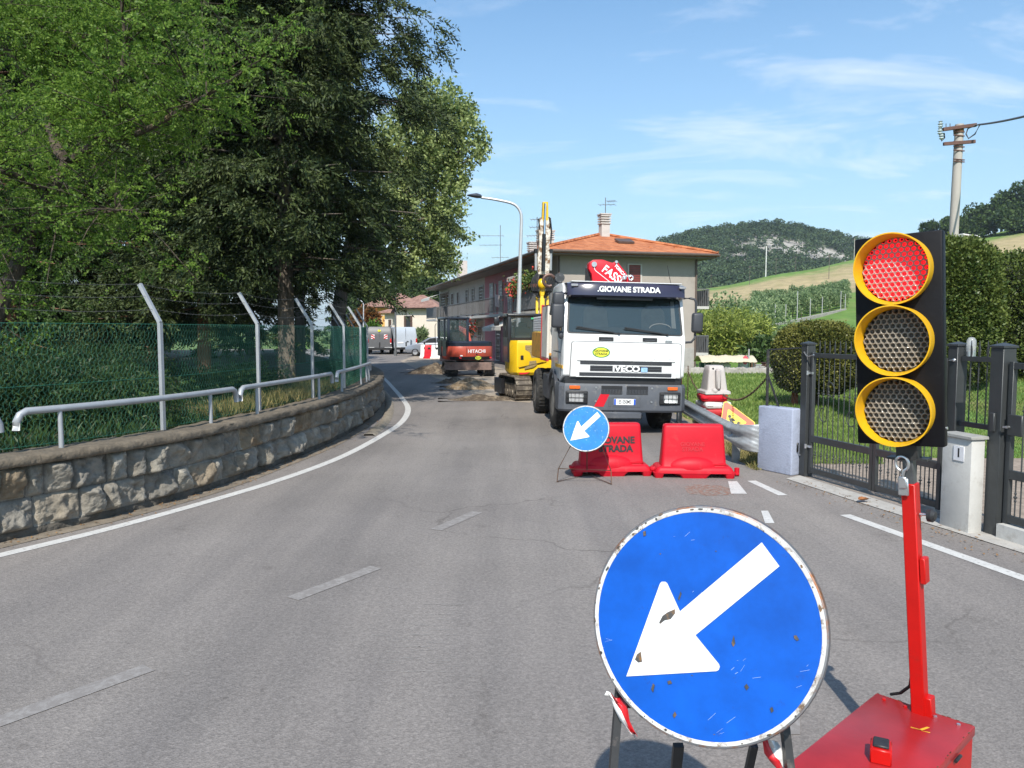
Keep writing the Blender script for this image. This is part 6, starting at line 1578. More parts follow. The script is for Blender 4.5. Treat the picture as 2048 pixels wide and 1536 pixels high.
HC = Vector((2.2, 37.0, 0)); H_RZ = math.atan2(0.26, 0.966)
def s_px(px):
    k = (px - 1024) / 1520.0; return (2.2 - 37 * k) / (0.26 + 0.966 * k)
def window(root, face, u, z0, z1, w, shut=M_SHUTD, open_=False, name='window', depth=0.05, sill=True):
    """face: ('x', x) looks towards -x, ('y', y) looks towards -y"""
    ax, p = face
    def bx(mb, du, dz, su, sz, d0, d1):
        c, s = ((p - (d0 + d1) / 2, u + du, (z0 + z1) / 2 + dz), (d1 - d0, su, sz)) if ax == 'x' else ((u + du, p - (d0 + d1) / 2, (z0 + z1) / 2 + dz), (su, d1 - d0, sz))
        mb.box(c, s)
    h = z1 - z0
    m = MB(); bx(m, 0, h / 2 + 0.03, w + 0.16, 0.06, 0.0, depth); bx(m, 0, -h / 2 - 0.03, w + 0.2, 0.06, 0.0, depth + 0.05); bx(m, -w / 2 - 0.04, 0, 0.08, h, 0.0, depth); bx(m, w / 2 + 0.04, 0, 0.08, h, 0.0, depth)
    o = m.build(name, M_SLAB, root, smooth=None)
    m = MB(); bx(m, 0, 0, w, h, 0.0, 0.02); m.build('pane', M_WIN, o, smooth=None)
    if shut:
        m = MB()
        if open_:
            bx(m, -w * 0.72, 0, w * 0.46, h, 0.01, 0.055); bx(m, w * 0.72, 0, w * 0.46, h, 0.01, 0.055)
        else:
            for k in range(9): bx(m, 0, -h / 2 + h * (k + 0.5) / 9, w * 0.98, h / 9 * 0.86, 0.02, 0.045)
        m.build('shutter', shut, o, smooth=None)
    return o
def antenna(root, p, h, rods, m=None):
    mb = MB(); mb.cyl(p, Vector(p) + Vector((0, 0, h)), 0.022, n=6)
    for (z, l, n_, dx) in rods:
        a = Vector(p) + Vector((-l / 2 + dx, 0, z)); b_ = Vector(p) + Vector((l / 2 + dx, 0.05, z + 0.06)); mb.cyl(a, b_, 0.014, n=5)
        for k in range(n_):
            q = a.lerp(b_, k / max(1, n_ - 1)); mb.cyl(q - Vector((0.02, 0.28, 0.10)), q + Vector((0.02, 0.28, 0.10)), 0.009, n=4)
    return mb.build('antenna', m or M_RAIL, root)
def balcony(root, y0, y1, z, depth, name='balcony', solid=False, m=None):
    mb = MB(); mb.box((-depth / 2, (y0 + y1) / 2, z - 0.09), (depth, y1 - y0, 0.16)); o = mb.build(name, M_SLAB, root, smooth=None)
    mb = MB(); mb.box((-depth + 0.03, (y0 + y1) / 2, z + 0.98), (0.05, y1 - y0, 0.05)); mb.box((-depth + 0.03, (y0 + y1) / 2, z + 0.10), (0.04, y1 - y0, 0.04))
    n = int((y1 - y0) / (0.14 if not solid else 0.10))
    for k in range(n + 1): mb.box((-depth + 0.03, y0 + 0.02 + (y1 - y0 - 0.04) * k / n, z + 0.54), (0.018, 0.018 if not solid else 0.07, 0.88))
    for y in (y0 + 0.02, y1 - 0.02):
        mb.box((-depth / 2, y, z + 0.98), (depth, 0.04, 0.05))
        for k in range(9): mb.box((-depth * (k + 0.5) / 9, y, z + 0.54), (0.018 if not solid else 0.08, 0.018, 0.88))
    mb.build('railing', m or M_RAIL, o, smooth=None); return o
def awning(root, y0, y1, z, out, drop):
    mb = MB(); mb.add([(-0.03, y0, z), (-0.03, y1, z), (-out, y0, z - drop), (-out, y1, z - drop), (-out, y0, z - drop - 0.22), (-out, y1, z - drop - 0.22)], [[0, 1, 3, 2], [2, 3, 5, 4]])
    o = mb.build('awning', M_AWN, root, smooth=None); o.modifiers.new('cloth', 'SOLIDIFY').thickness = 0.02
    mb = MB(); mb.beam((-0.05, y0 + 0.05, z - 0.5), (-out, y0 + 0.05, z - drop), 0.03, 0.03); mb.beam((-0.05, y1 - 0.05, z - 0.5), (-out, y1 - 0.05, z - drop), 0.03, 0.03); mb.build('arm', M_RAIL, o)
    return o
def row_house(y0, y1, wall, roof_m, label, hip=False, z_e=5.62, ridge=7.15, W=7.45):
    root = empty('row_house', (HC.x - 0.26 * y0, HC.y + 0.966 * y0, 0), H_RZ, label, 'house', 'terraced houses along the road')
    L = y1 - y0
    mb = MB(); mb.box((W / 2, L / 2, z_e / 2), (W, L - 0.004, z_e)); mb.build('wall', wall, root, smooth=None)
    ol, of = 1.15, (0.85 if hip else 0.0); ze = z_e + 0.02; th = 0.16
    orr = 0.72; e = [(-ol, -of), (W + orr, -of), (W + orr, L), (-ol, L)]; cx = W / 2; hy = 3.7 if hip else 0.0
    v = [(x, y, ze) for x, y in e] + [(x, y, ze + th) for x, y in e] + [(cx, hy, ridge), (cx, L, ridge)]
    f = [[3, 2, 1, 0], [0, 1, 5, 4], [1, 2, 6, 5], [2, 3, 7, 6], [3, 0, 4, 7], [4, 8, 9, 7], [5, 6, 9, 8], [4, 5, 8], [6, 7, 9]]
    mb = MB(); mb.add(v, f); rf = mb.build('roof', roof_m, root, smooth=None)
    mb = MB(); mb.box((W / 2 - (ol - orr) / 2, L / 2 - of / 2, ze - 0.04), (W + ol + orr - 0.1, L + of - 0.1, 0.05)); mb.build('soffit', M_EAVE, root, smooth=None)
    mb = MB(); mb.cyl((-ol - 0.05, -of, ze + 0.08), (-ol - 0.05, L, ze + 0.08), 0.07, n=8)
    if hip: mb.cyl((-ol, -of - 0.05, ze + 0.08), (W + orr, -of - 0.05, ze + 0.08), 0.07, n=8); mb.cyl((W + orr + 0.05, -of, ze + 0.08), (W + orr + 0.05, L, ze + 0.08), 0.07, n=8)
    mb.build('gutter', M_GUT, rf)
    if hip:
        mb = MB()
        for a, b_ in (((-ol, -of, ze + th), (cx, hy, ridge)), ((W + orr, -of, ze + th), (cx, hy, ridge)), ((cx, hy, ridge), (cx, L, ridge))): mb.tube([Vector(a).lerp(Vector(b_), t) + Vector((0, 0, 0.03)) for t in np.linspace(0, 1, 20)], 0.10, 6)
        mb.build('ridge_tiles', roof_m, rf)
    return root, rf, L
def chimney(rf, x, y, z0, z1, w=0.42, m=M_CHIM, top=True):
    mb = MB(); mb.box((x, y, (z0 + z1) / 2), (w, w, z1 - z0)); o = mb.build('chimney', m, rf, smooth=None)
    if top:
        mb = MB()
        for k in range(4): mb.box((x, y, z1 + 0.05 + 0.13 * k), (w + 0.10, w + 0.10, 0.07))
        mb.box((x, y, z1 + 0.25), (w * 0.7, w * 0.7, 0.5)); mb.box((x, y, z1 + 0.53), (w + 0.16, w + 0.16, 0.06)); mb.build('cowl', M_CHIM, o, smooth=None)
    return o
sB, sC, sD, sE = 6.6, s_px(970), s_px(913), s_px(879)
# A: the gable house with the orange hipped roof
A_, rf, LA = row_house(0.0, sB, M_PGREY, M_TILE, 'grey end house with orange hipped roof and a bare side wall facing the viewer', True)
chimney(rf, 3.72, 3.3, 6.6, 7.62, 0.46); antenna(A_, (3.78, 3.3, 8.1), 0.95, ((0.55, 0.9, 4, 0.1), (0.75, 0.5, 6, 0.35)))
chimney(rf, -0.75, 0.3, 5.8, 6.25, 0.28, M_TILE, True)
mb = MB(); mb.box((4.05, 1.35, 6.55), (0.85, 0.65, 0.10), Matrix.Rotation(R(20), 3, 'X')); mb.build('roof_window', M_GUT, rf)
for x in (5.0, 6.4): mb = MB(); mb.box((x, 0.35, 6.12), (0.14, 0.2, 0.12)); mb.build('vent_tile', M_TILE, rf)
antenna(A_, (0.0, 3.4, 6.0), 1.9, ((1.75, 0.7, 5, 0), (1.35, 1.0, 6, 0.1), (0.9, 0.9, 6, -0.1), (0.55, 0.7, 5, 0)))
window(A_, ('y', 0.0), 4.02, 4.20, 5.22, 0.62, mat('shutter_red', (0.20, 0.035, 0.03), 0.6))
mb = MB(); mb.box((3.72, -0.012, 0.55), (7.42, 0.02, 1.1)); mb.build('plinth', mat('plinth', (0.36, 0.34, 0.32), 0.9, var=0.15), A_)
for x in (0.06, 7.40): MB().cyl((x, -0.06, 0.1), (x, -0.06, 5.6), 0.048, n=8).build('downpipe', M_GUT, A_)
for z, w in ((3.15, 1.0), (0.75, 0.9)):
    mb = MB(); mb.box((7.9, 1.6, z), (0.9, 2.6, 0.14)); o = mb.build('side_balcony', M_SLAB, A_, smooth=None)
    mb = MB()
    for k in range(9): mb.box((7.5 + 0.85 * k / 8, 0.32, z + 0.5), (0.02, 0.02, 0.9))
    mb.box((7.9, 0.32, z + 0.95), (0.9, 0.04, 0.05)); mb.box((8.32, 1.6, z + 0.5), (0.03, 2.5, 0.85)); mb.build('railing', M_RAIL, o, smooth=None)
def flowerbox(root, y0, y1, z, depth, n, petals, name='flower_box'):
    fb = MB(); fb.box((-depth - 0.12, (y0 + y1) / 2, z), (0.22, y1 - y0, 0.18)); o = fb.build(name, mat('terracotta', (0.40, 0.14, 0.07), 0.8), root)
    p = np.c_[-depth - 0.12 + rng.normal(0, 0.22, n), rng.uniform(y0, y1, n), z + 0.25 + rng.normal(0, 0.24, n)]
    leaves('leaves', p, rng.normal(size=(n, 3)), 0.16, 0.05, M_FLOW, o)
    m_ = int(n * petals)
    if m_: q = np.c_[-depth - 0.16 + rng.normal(0, 0.22, m_), rng.uniform(y0, y1, m_), z + 0.3 + rng.normal(0, 0.25, m_)]; leaves('blossoms', q, rng.normal(size=(m_, 3)), 0.12, 0.06, M_PETAL, o)
    return o
ba = balcony(A_, 0.1, 4.3, 2.95, 1.05, solid=True)
flowerbox(A_, 3.0, 4.2, 3.95, 1.0, 300, 0.6); flowerbox(A_, 0.3, 2.9, 4.15, 0.95, 700, 0.04)
for u, w in ((2.6, 0.9), (5.2, 1.1)): window(A_, ('x', 0.0), u, 3.0, 5.05, w, M_SHUTD)
for u in (3.2, 6.0): window(A_, ('x', 0.0), u, 0.9, 2.2, 1.0, M_SHUTD)
awning(A_, 3.0, 5.6, 5.2, 1.1, 0.35); awning(A_, 5.0, 7.6, 2.75, 1.6, 0.55)
# B: pink
B_, rf, L_b = row_house(sB, sC, M_PINK, M_TILEB, 'pink rendered terrace house with pale shutters and a long grey balcony')
balcony(B_, 0.1, L_b - 0.1, 2.95, 1.0)
for px, w in ((1021, 0.95), (1002, 0.75), (984, 0.85)): window(B_, ('x', 0.0), s_px(px) - sB, 3.0, 5.0, w, M_SHUT)
mb = MB(); mb.box((-0.03, s_px(992) - sB, 4.0), (0.05, 0.25, 1.9)); mb.build('drain_pipe', M_SHUT, B_)
awning(B_, 0.8, 3.2, 2.65, 1.5, 0.5)
for u in (2.0, 5.2): window(B_, ('x', 0.0), u, 0.1, 2.2, 1.0, M_SHUTD)
chimney(rf, 2.2, 5.0, 6.2, 7.0, 0.5); chimney(rf, 2.0, 1.2, 6.2, 7.25, 0.55)
m = MB()
for k, (u, c_) in enumerate(((1.0, 0), (1.35, 0), (1.7, 0))): m.box((-1.03, u, 3.65 + 0.04 * k), (0.03, 0.26, 0.7), None, 0.01)
m.build('laundry', mat('laundry', (0.62, 0.50, 0.48), 0.9, var=0.25, scale=5), B_)
# C: grey
C_, rf, L_c = row_house(sC, sD, M_PGREY2, M_TILEB, 'grey rendered terrace house with dark tall windows between pink house and corner house')
balcony(C_, 0.05, L_c * 0.86, 2.95, 1.0)
for px, w in ((963, 1.3), (947, 0.8), (935, 0.9), (917, 0.8)): window(C_, ('x', 0.0), s_px(px) - sC, 3.0, 5.0, w, M_SHUTD)
awning(C_, s_px(966) - sC, s_px(950) - sC, 2.7, 1.7, 0.75)
for px in (960, 940, 925): window(C_, ('x', 0.0), s_px(px) - sC, 0.3, 2.2, 1.1, M_SHUTD)
antenna(C_, (1.6, 2.0, 6.2), 3.2, ((2.4, 1.9, 6, -0.7), (1.75, 1.6, 5, -0.7), (0.9, 1.2, 4, 0.0)))
# D: far grey with tall chimney
D_, rf, L_d = row_house(sD, sE, plaster('taupe_render', (0.40, 0.37, 0.335)), M_TILEB, 'farthest grey terrace house with corner balcony, striped awning and tall chimney')
balcony(D_, L_d * 0.35, L_d, 2.95, 1.2, solid=True)
for px, w in ((906, 0.9), (897, 0.9), (888, 2.2)): window(D_, ('x', 0.0), s_px(px) - sD, 3.0, 5.0, w, M_SHUTD)
awning(D_, L_d * 0.4, L_d - 0.3, 5.3, 1.7, 0.55)
for px in (905, 893): window(D_, ('x', 0.0), s_px(px) - sD, 0.3, 2.2, 1.1, M_SHUTD)
chimney(rf, 1.2, L_d * 0.42, 5.8, 7.9, 0.75, M_CHIM, False)
# front yard wall, bicycle terrace: low brown board wall before the houses
yw = empty('garden_wall', HC + Vector((-1.6 * 0.966, -1.6 * 0.26, 0)), H_RZ, 'low brown garden wall in front of the terraced houses', 'wall')
mb = MB(); mb.box((-1.8, 7.5, 0.55), (0.15, 12, 1.1)); mb.build('slab', mat('brown_wall', (0.24, 0.13, 0.10), 0.85, var=0.2, scale=3), yw)
mb = MB()
for k in range(24): mb.box((-1.8, 1.7 + 11.6 * k / 23, 1.4), (0.03, 0.03, 0.6))
mb.box((-1.8, 7.5, 1.7), (0.04, 12, 0.05)); mb.build('railing', M_RAIL, yw)
wf = empty('flower_box', (0, 0, 0), 0, 'long box of red geraniums on the garden wall railing', 'flower box')
wf.location = yw.location; wf.rotation_euler = (0, 0, H_RZ)
flowerbox(wf, 4.0, 7.0, 1.75, 1.7, 300, 0.8, 'trough')

# hipped houses at the end of the road
def hip_house(name, cx, cy, W, D, z_e, ridge, rz, wall, roof, label, ov=0.8, rl=0.25):
    root = empty(name, (cx, cy, 0), rz, label, 'house')
    mb = MB(); mb.box((0, 0, z_e / 2), (W, D, z_e)); mb.build('wall', wall, root, smooth=None)
    w, d = W / 2 + ov, D / 2 + ov; r = W * rl
    v = [(-w, -d, z_e), (w, -d, z_e), (w, d, z_e), (-w, d, z_e), (-w, -d, z_e + 0.16), (w, -d, z_e + 0.16), (w, d, z_e + 0.16), (-w, d, z_e + 0.16), (-r, 0, ridge), (r, 0, ridge)]
    f = [[3, 2, 1, 0], [0, 1, 5, 4], [1, 2, 6, 5], [2, 3, 7, 6], [3, 0, 4, 7], [4, 5, 9, 8], [5, 6, 9], [6, 7, 8, 9], [7, 4, 8]]
    mb = MB(); mb.add(v, f); rf = mb.build('roof', roof, root, smooth=None)
    mb = MB(); mb.tube([(-w - .05, -d - .05, z_e + 0.1), (w + .05, -d - .05, z_e + 0.1)], 0.07, 6); mb.build('gutter', M_GUT, rf)
    return root, rf
Yy = 96.0
yh, rf = hip_house('yellow_house', (786 - 1024) / 1520 * Yy, Yy + 3, 6.3, 7, 4.75, 6.75, R(4), M_YELR, M_TILEO, 'yellow house with brown hipped roof at the end of the road', 0.9, 0.12)
x_ = lambda px, Y, o: (px - 1024) / 1520 * Y - o
window(yh, ('y', -3.5), x_(772, Yy, yh.location.x), 2.1, 3.8, 1.3, M_YELR); mb = MB(); mb.box((x_(766, Yy, yh.location.x), -4.0, 1.35), (3.0, 1.0, 0.15)); o = mb.build('balcony', M_SLAB, yh)
mb = MB(); mb.box((x_(766, Yy, yh.location.x), -4.45, 1.85), (3.0, 0.04, 0.85)); mb.build('railing', M_YELR, o); mb = MB(); mb.box((0, -3.52, 0.65), (6.0, 0.05, 1.3)); mb.build('ground_floor', M_ORR, yh)
chimney(rf, 3.4, -0.6, 5.2, 6.5, 0.55, M_CHIM, False)
Yc_ = 86.0
ch, rf = hip_house('cream_house', (838 - 1024) / 1520 * Yc_, Yc_ + 3.5, 4.7, 7, 4.35, 6.1, R(-4), M_CREAM, M_TILEO, 'cream house with brown hipped roofs and an orange wooden balcony door', 0.7, 0.05)
mb = MB(); mb.box((-2.6, 0.6, 2.0), (2.6, 6.0, 4.0)); mb.build('wing', M_CREAM, ch, smooth=None)
w, d = 2.0, 3.7
mb = MB(); mb.add([(-2.6 - w, 0.6 - d, 3.9), (-2.6 + w, 0.6 - d, 3.9), (-2.6 + w, 0.6 + d, 3.9), (-2.6 - w, 0.6 + d, 3.9), (-2.6 - w, 0.6 - d, 4.03), (-2.6 + w, 0.6 - d, 4.03), (-2.6 + w, 0.6 + d, 4.03), (-2.6 - w, 0.6 + d, 4.03), (-1.0, 0.6, 5.3)], [[3, 2, 1, 0], [0, 1, 5, 4], [1, 2, 6, 5], [2, 3, 7, 6], [3, 0, 4, 7], [4, 5, 8], [5, 6, 8], [6, 7, 8], [7, 4, 8]]); mb.build('wing_roof', M_TILEO, ch, smooth=None)
window(ch, ('y', -2.4), -2.1, 1.75, 3.45, 1.0, M_WOODD, name='balcony_door'); mb = MB(); mb.box((-2.2, -2.8, 1.6), (1.8, 0.8, 0.12)); o = mb.build('balcony', M_SLAB, ch)
mb = MB(); mb.box((-2.2, -3.18, 2.5), (1.8, 0.03, 0.04))
for k in range(14): mb.box((-3.08 + 1.76 * k / 13, -3.18, 2.05), (0.02, 0.02, 0.9))
mb.build('railing', M_SHUT, o)
window(ch, ('y', -3.5), -0.95, 2.3, 3.6, 0.5, M_SHUTD, True); window(ch, ('y', -2.4), -3.3, 2.0, 3.2, 0.35, M_SHUTD)
mb = MB(); mb.cyl((-1.45, -3.4, 0.1), (-1.45, -3.4, 4.3), 0.05, n=8); mb.build('downpipe', M_GUT, ch)

# ------------------------------------------------------------------ parked vehicles at the end of the road
M_VANG = mat('van_grey', (0.10, 0.10, 0.105), 0.45, 0.1, var=0.06); M_VANW = mat('van_white', (0.46, 0.51, 0.58), 0.3, var=0.04, coat=0.4); M_SILV = mat('car_silver', (0.30, 0.32, 0.36), 0.3, 0.5, var=0.04, coat=0.5)
M_TAIL = mat('tail_light_red', (0.60, 0.02, 0.02), 0.2, coat=0.5)
def van(loc, rz, paint, label, H=2.35, stripes=True):
    v = empty('parked_van', loc, rz, label, 'van', 'vans parked at the end of the road')
    prof = [(0.0, 0.42), (0.02, 0.75), (0.06, 1.5), (0.16, H - 0.1), (0.26, H), (3.9, H), (4.35, H - 0.25), (4.75, 1.45), (5.3, 1.15), (5.45, 0.9), (5.45, 0.42)]
    b = bmesh.new(); vs = [b.verts.new((-1.0, y, z)) for y, z in prof]; f = b.faces.new(vs); e = bmesh.ops.extrude_face_region(b, geom=[f])
    nv = [g for g in e['geom'] if isinstance(g, bmesh.types.BMVert)]; bmesh.ops.translate(b, vec=(2.0, 0, 0), verts=nv)
    for w in b.verts: w.co.x *= 1 - 0.10 * max(0, (w.co.z - 1.2) / (H - 1.2)) ** 1.5
    bmesh.ops.bevel(b, geom=b.edges[:], offset=0.07, segments=2, affect='EDGES'); mb = MB(); mb.bm(b); body = mb.build('body', paint, v, 40)
    mb = MB(); mb.box((0, -0.02, 0.47), (1.9, 0.16, 0.20), None, 0.03); mb.build('bumper', M_DARK, v)
    mb = MB(); mb.box((0, 0.055, 1.35), (0.012, 0.02, 1.6)); mb.box((0.02, 0.02, 0.75), (0.10, 0.05, 0.5)); mb.build('door_gap', M_DARK, v)
    for x in (-0.92, 0.92):
        mb = MB(); mb.box((x, 0.03, 1.12), (0.12, 0.10, 0.34), None, 0.02); o = mb.build('tail_light', M_TAIL, v)
        mb = MB(); mb.box((x, 0.01, 0.90), (0.10, 0.08, 0.10), None, 0.02); mb.build('reverse_lamp', M_LETW, o)
        for y in (1.0, 4.5): wheel(v, 'wheel', (x * 0.97, y, 0.33), 0.33, 0.22, 1 if x > 0 else -1, treads=0)
        mb = MB(); mb.box((x * 0.78, -0.01, 0.57), (0.6, 0.03, 0.05)); mb.build('step_strip', M_LETW, v)
    mb = MB(); mb.box((0, 2.7, 0.42), (1.8, 5.0, 0.1)); mb.build('underside', M_DARK, v)
    if stripes:
        for s in (-1, 1):
            mb = MB(); mb.box((s * 0.52, 0.030, 1.45), (0.28, 0.02, 0.36)); o = mb.build('warning_panel', M_LETW, v)
            mb = MB()
            for k in range(2): mb.prism([(-0.13, 0.10 - 0.18 * k), (0.13, -0.09 - 0.18 * k + 0.06), (0.13, 0.01 - 0.18 * k + 0.06), (-0.13, 0.20 - 0.18 * k)] if s < 0 else [(-0.13, -0.09 - 0.18 * k + 0.06), (0.13, 0.10 - 0.18 * k), (0.13, 0.20 - 0.18 * k), (-0.13, 0.01 - 0.18 * k + 0.06)], facing((s * 0.52, 0.0195, 1.45)), 0.004)
            mb.build('red_stripe', M_TAIL, o, smooth=None)
        mb = MB(); mb.prism(ellipse(0.13, 0.09), facing((0.0, 0.085, 1.95)), 0.02); mb.build('oval_decal', M_OVALY, v)
    else:
        mb = MB(); mb.box((-0.45, 0.02, 0.95), (0.5, 0.04, 0.12)); mb.build('number_plate', M_LETW, v)
        mb = MB(); mb.box((0.0, 0.12, 1.62), (1.5, 0.02, 0.012)); mb.box((0.15, 0.0, 1.05), (0.16, 0.04, 0.06)); mb.build('trim', M_DARK, v)
    return v
van(G(759, 709), R(8), M_VANG, 'dark grey van seen from behind with red and white warning panels', 2.28)
van(G(812, 708), R(24), M_VANW, 'white van parked beside the grey van behind the thin pole', 2.25, False)
def hatchback(loc, rz, label):
    v = empty('parked_car', loc, rz, label, 'car')     # nose towards local -x
    low = [(-2.05, 0.35), (-2.08, 0.62), (-1.9, 0.80), (-1.15, 0.98), (-0.9, 1.02), (1.7, 1.05), (2.0, 0.9), (2.02, 0.4), (1.9, 0.28), (-1.9, 0.28)]
    top = [(-1.0, 1.0), (-0.25, 1.42), (0.4, 1.50), (1.3, 1.42), (1.85, 1.03)]
    Mx = Matrix(((1, 0, 0, 0), (0, 0, -1, 0), (0, 1, 0, 0), (0, 0, 0, 1)))
    mb = MB(); mb.prism(low, Matrix.Translation((0, 0.86, 0)) @ Mx, 1.72, 0.07); mb.build('body', M_SILV, v, 40)
    mb = MB(); mb.prism(top, Matrix.Translation((0, 0.74, 0)) @ Mx, 1.48, 0.06); mb.build('roof', M_SILV, v, 40)
    mb = MB()
    for y in (-0.752, 0.752):
        mb.prism([(-0.62, 1.03), (-0.15, 1.36), (0.32, 1.41), (0.32, 1.03)], Matrix.Translation((0, y + 0.008, 0)) @ Mx, 0.016); mb.prism([(0.40, 1.03), (0.40, 1.41), (1.15, 1.35), (1.5, 1.05)], Matrix.Translation((0, y + 0.008, 0)) @ Mx, 0.016)
    mb.build('window', M_WIN, v, smooth=None)
    mb = MB(); mb.add([(-1.02, -0.66, 1.02), (-1.02, 0.66, 1.02), (-0.29, 0.60, 1.43), (-0.29, -0.60, 1.43)], [[0, 1, 2, 3]]); mb.build('windscreen', M_WIN, v, smooth=None)
    for x in (-1.28, 1.25):
        for y in (-0.76, 0.76):
            wo = wheel(v, 'wheel', (0, 0, 0), 0.31, 0.20, -1, treads=0, mr=M_GALV); wo.rotation_euler = (0, 0, math.pi / 2 if y < 0 else -math.pi / 2); wo.location = (x, y, 0.31)
    for y in (-0.6, 0.6): mb = MB(); mb.box((-2.02, y, 0.70), (0.10, 0.34, 0.13), None, 0.03); mb.build('headlight', M_LAMP, v)
    mb = MB(); mb.box((-0.55, -0.90, 1.04), (0.12, 0.16, 0.12), None, 0.03); mb.build('mirror', M_DARK, v)
    return v
hatchback(G(868, 712), R(-6), 'silver hatchback half hidden behind the red excavator')
M_BWH = mat('barrier_white', (0.72, 0.71, 0.70), 0.5, var=0.06)
M_BRED = M_BARR
def small_barrier(px, py, m, label, w=0.85):
    root = empty('plastic_barrier', G(px, py), R(10), label, 'barrier', 'plastic barriers beside the silver car')
    mb = MB(); loft(mb, [[(x * w, y, z) for x, y in rrect(wx, wy, 0.04)] for z, wx, wy in ((0.0, 1.0, 0.5), (0.12, 0.98, 0.48), (0.16, 0.86, 0.36), (0.5, 0.80, 0.26), (0.92, 0.74, 0.17), (0.95, 0.70, 0.13))]); mb.build('body', m, root, 45)
    mb = MB(); mb.box((0.0, -0.135, 0.72), (0.22 * w, 0.03, 0.12), R(0), 0.02); mb.build('hand_hole', M_DARK, root)
    mb = MB(); mb.cyl((0.52 * w, 0, 0.02), (0.52 * w, 0, 0.16), 0.05, n=10); mb.build('lug', m, root); return root
small_barrier(850, 716, M_BWH, 'white plastic barrier just left of the red one beside the silver car', 0.8); small_barrier(858, 717, M_BRED, 'red plastic barrier between two white ones beside the silver car', 0.8); small_barrier(874, 717, M_BWH, 'white plastic barrier with dark opening right of the red one, touching the excavator', 1.0)

# ------------------------------------------------------------------ street furniture
M_LAMPG = mat('lamp_galv', (0.58, 0.60, 0.62), 0.4, 0.4, var=0.06); M_LAMPH = mat('lamp_head', (0.07, 0.08, 0.10), 0.4, 0.3)
def street_lamp(pts, Y, r0, r1, head, label, hs=1.0):
    q = [P(px, py, Y) for px, py in pts]; q[0].z = 0.0
    root = empty('street_lamp', q[0], 0, label, 'street lamp', 'curved-arm street lamps'); o = root.location.copy()
    full = [tuple(p - o) for p in q]; c_, s_ = catmull(full, 0.12); L = s_[-1]
    rs = [r0 + (r1 - r0) * a / L for a in s_]
    mb = MB(); mb.tube([Vector(p) for p in c_], rs, 10); mb.cyl((0, 0, 0), (0, 0, 0.5), r0 * 1.5, r0 * 1.3, 12); mb.build('pole', M_LAMPG, root, 60)
    a, b_ = P(*head[0], Y) - o, P(*head[1], Y) - o; d = (a - b_); mb = MB()
    rings = []
    for t, w, h in ((0, 0.05, 0.05), (0.08, 0.16, 0.10), (0.35, 0.26, 0.13), (0.7, 0.20, 0.08), (0.95, 0.08, 0.04), (1.0, 0.03, 0.02)):
        c = b_ + d * t; rings.append([Vector((c.x, c.y + w * hs * math.cos(k), c.z + 0.02 * hs + h * hs * math.sin(k) * (1 if math.sin(k) > 0 else 0.45))) for k in np.linspace(0, 2 * math.pi, 13)[:-1]])
    loft(mb, rings); mb.build('lamp_head', M_LAMPH, root, 60); return root
street_lamp([(1034, 700), (1038, 600), (1041, 500), (1043, 440), (1041, 424), (1034, 413), (1022, 406), (990, 399), (962, 395)], 31.0, 0.105, 0.05, ((934, 392), (964, 395)), 'tall galvanised street lamp with a curved arm above the yellow excavator')
street_lamp([(727, 706), (727, 650), (727, 612), (725, 604), (719, 600), (716, 599)], 66.0, 0.07, 0.04, ((713, 598), (719, 600)), 'small far street lamp in front of the yellow house', 0.7)
def simple_pole(px, py0, py1, Y, r, label, m):
    b_ = P(px, py0, Y); b_.z = 0; t = P(px, py1, Y); root = empty('pole', b_, 0, label, 'pole'); mb = MB(); mb.cyl((0, 0, 0), t - b_, r, r * 0.7, 10); mb.build('shaft', m, root)
    mb = MB(); mb.cyl((0, 0, 0), (0, 0, 0.4), r * 1.5, n=10); mb.build('base', m, root); return root
simple_pole(791, 712, 563, 59.0, 0.085, 'thin dark pole standing in front of the white van', mat('pole_grey', (0.11, 0.115, 0.12), 0.6))
# concrete utility pole on the right
M_CPOLE = mat('pole_concrete', (0.40, 0.37, 0.33), 0.9, var=0.14, scale=3, bump=0.2, bscale=30, stretch=(1, 1, 0.25)); M_RUSTX = mat('crossarm_rust', (0.14, 0.075, 0.06), 0.8, 0.2, var=0.25, scale=8); M_INS = mat('insulator', (0.45, 0.52, 0.52), 0.2, coat=0.5); M_CABLE = mat('cable_grey', (0.10, 0.10, 0.11), 0.6)
YP = 22.0; b_ = P(1908, 520, YP); b_.z = 0; t_ = P(1919, 249, YP); up0 = empty('utility_pole', b_, 0, 'tall round concrete utility pole with two rusty crossarms above the hedge', 'utility pole'); o = b_
base_dx = (t_ - P(1908, 455, YP)); dirp = base_dx.normalized(); bot = (t_ - o) - dirp * ((t_ - o).z / dirp.z); bot.z = 0
mb = MB(); mb.cyl(bot, t_ - o, 0.145, 0.115, 18); mb.build('pole', M_CPOLE, up0)
def lp(px, py, dy=0.0): return P(px, py, YP + dy) - o
mb = MB(); mb.beam(lp(1886, 259, -0.14), lp(1952, 250, -0.14), 0.09, 0.10, (0, 1, 0)); mb.build('crossarm', M_RUSTX, up0)
mb = MB(); mb.beam(lp(1887, 288, -0.14), lp(1950, 283, -0.14), 0.09, 0.07, (0, 1, 0)); mb.build('crossarm', M_RUSTX, up0)
for py in (262, 270, 283, 292, 300, 318, 322):
    mb = MB(); mb.cyl(lp(1907, py, -0.12), lp(1929, py + 2, -0.12), 0.018, n=6); mb.build('step_bolt', M_RUSTX, up0)
mb = MB(); mb.cyl(lp(1917, 258), lp(1917.5, 266), 0.135, n=18); mb.build('clamp', mat('clamp_rust', (0.30, 0.15, 0.06), 0.7), up0)
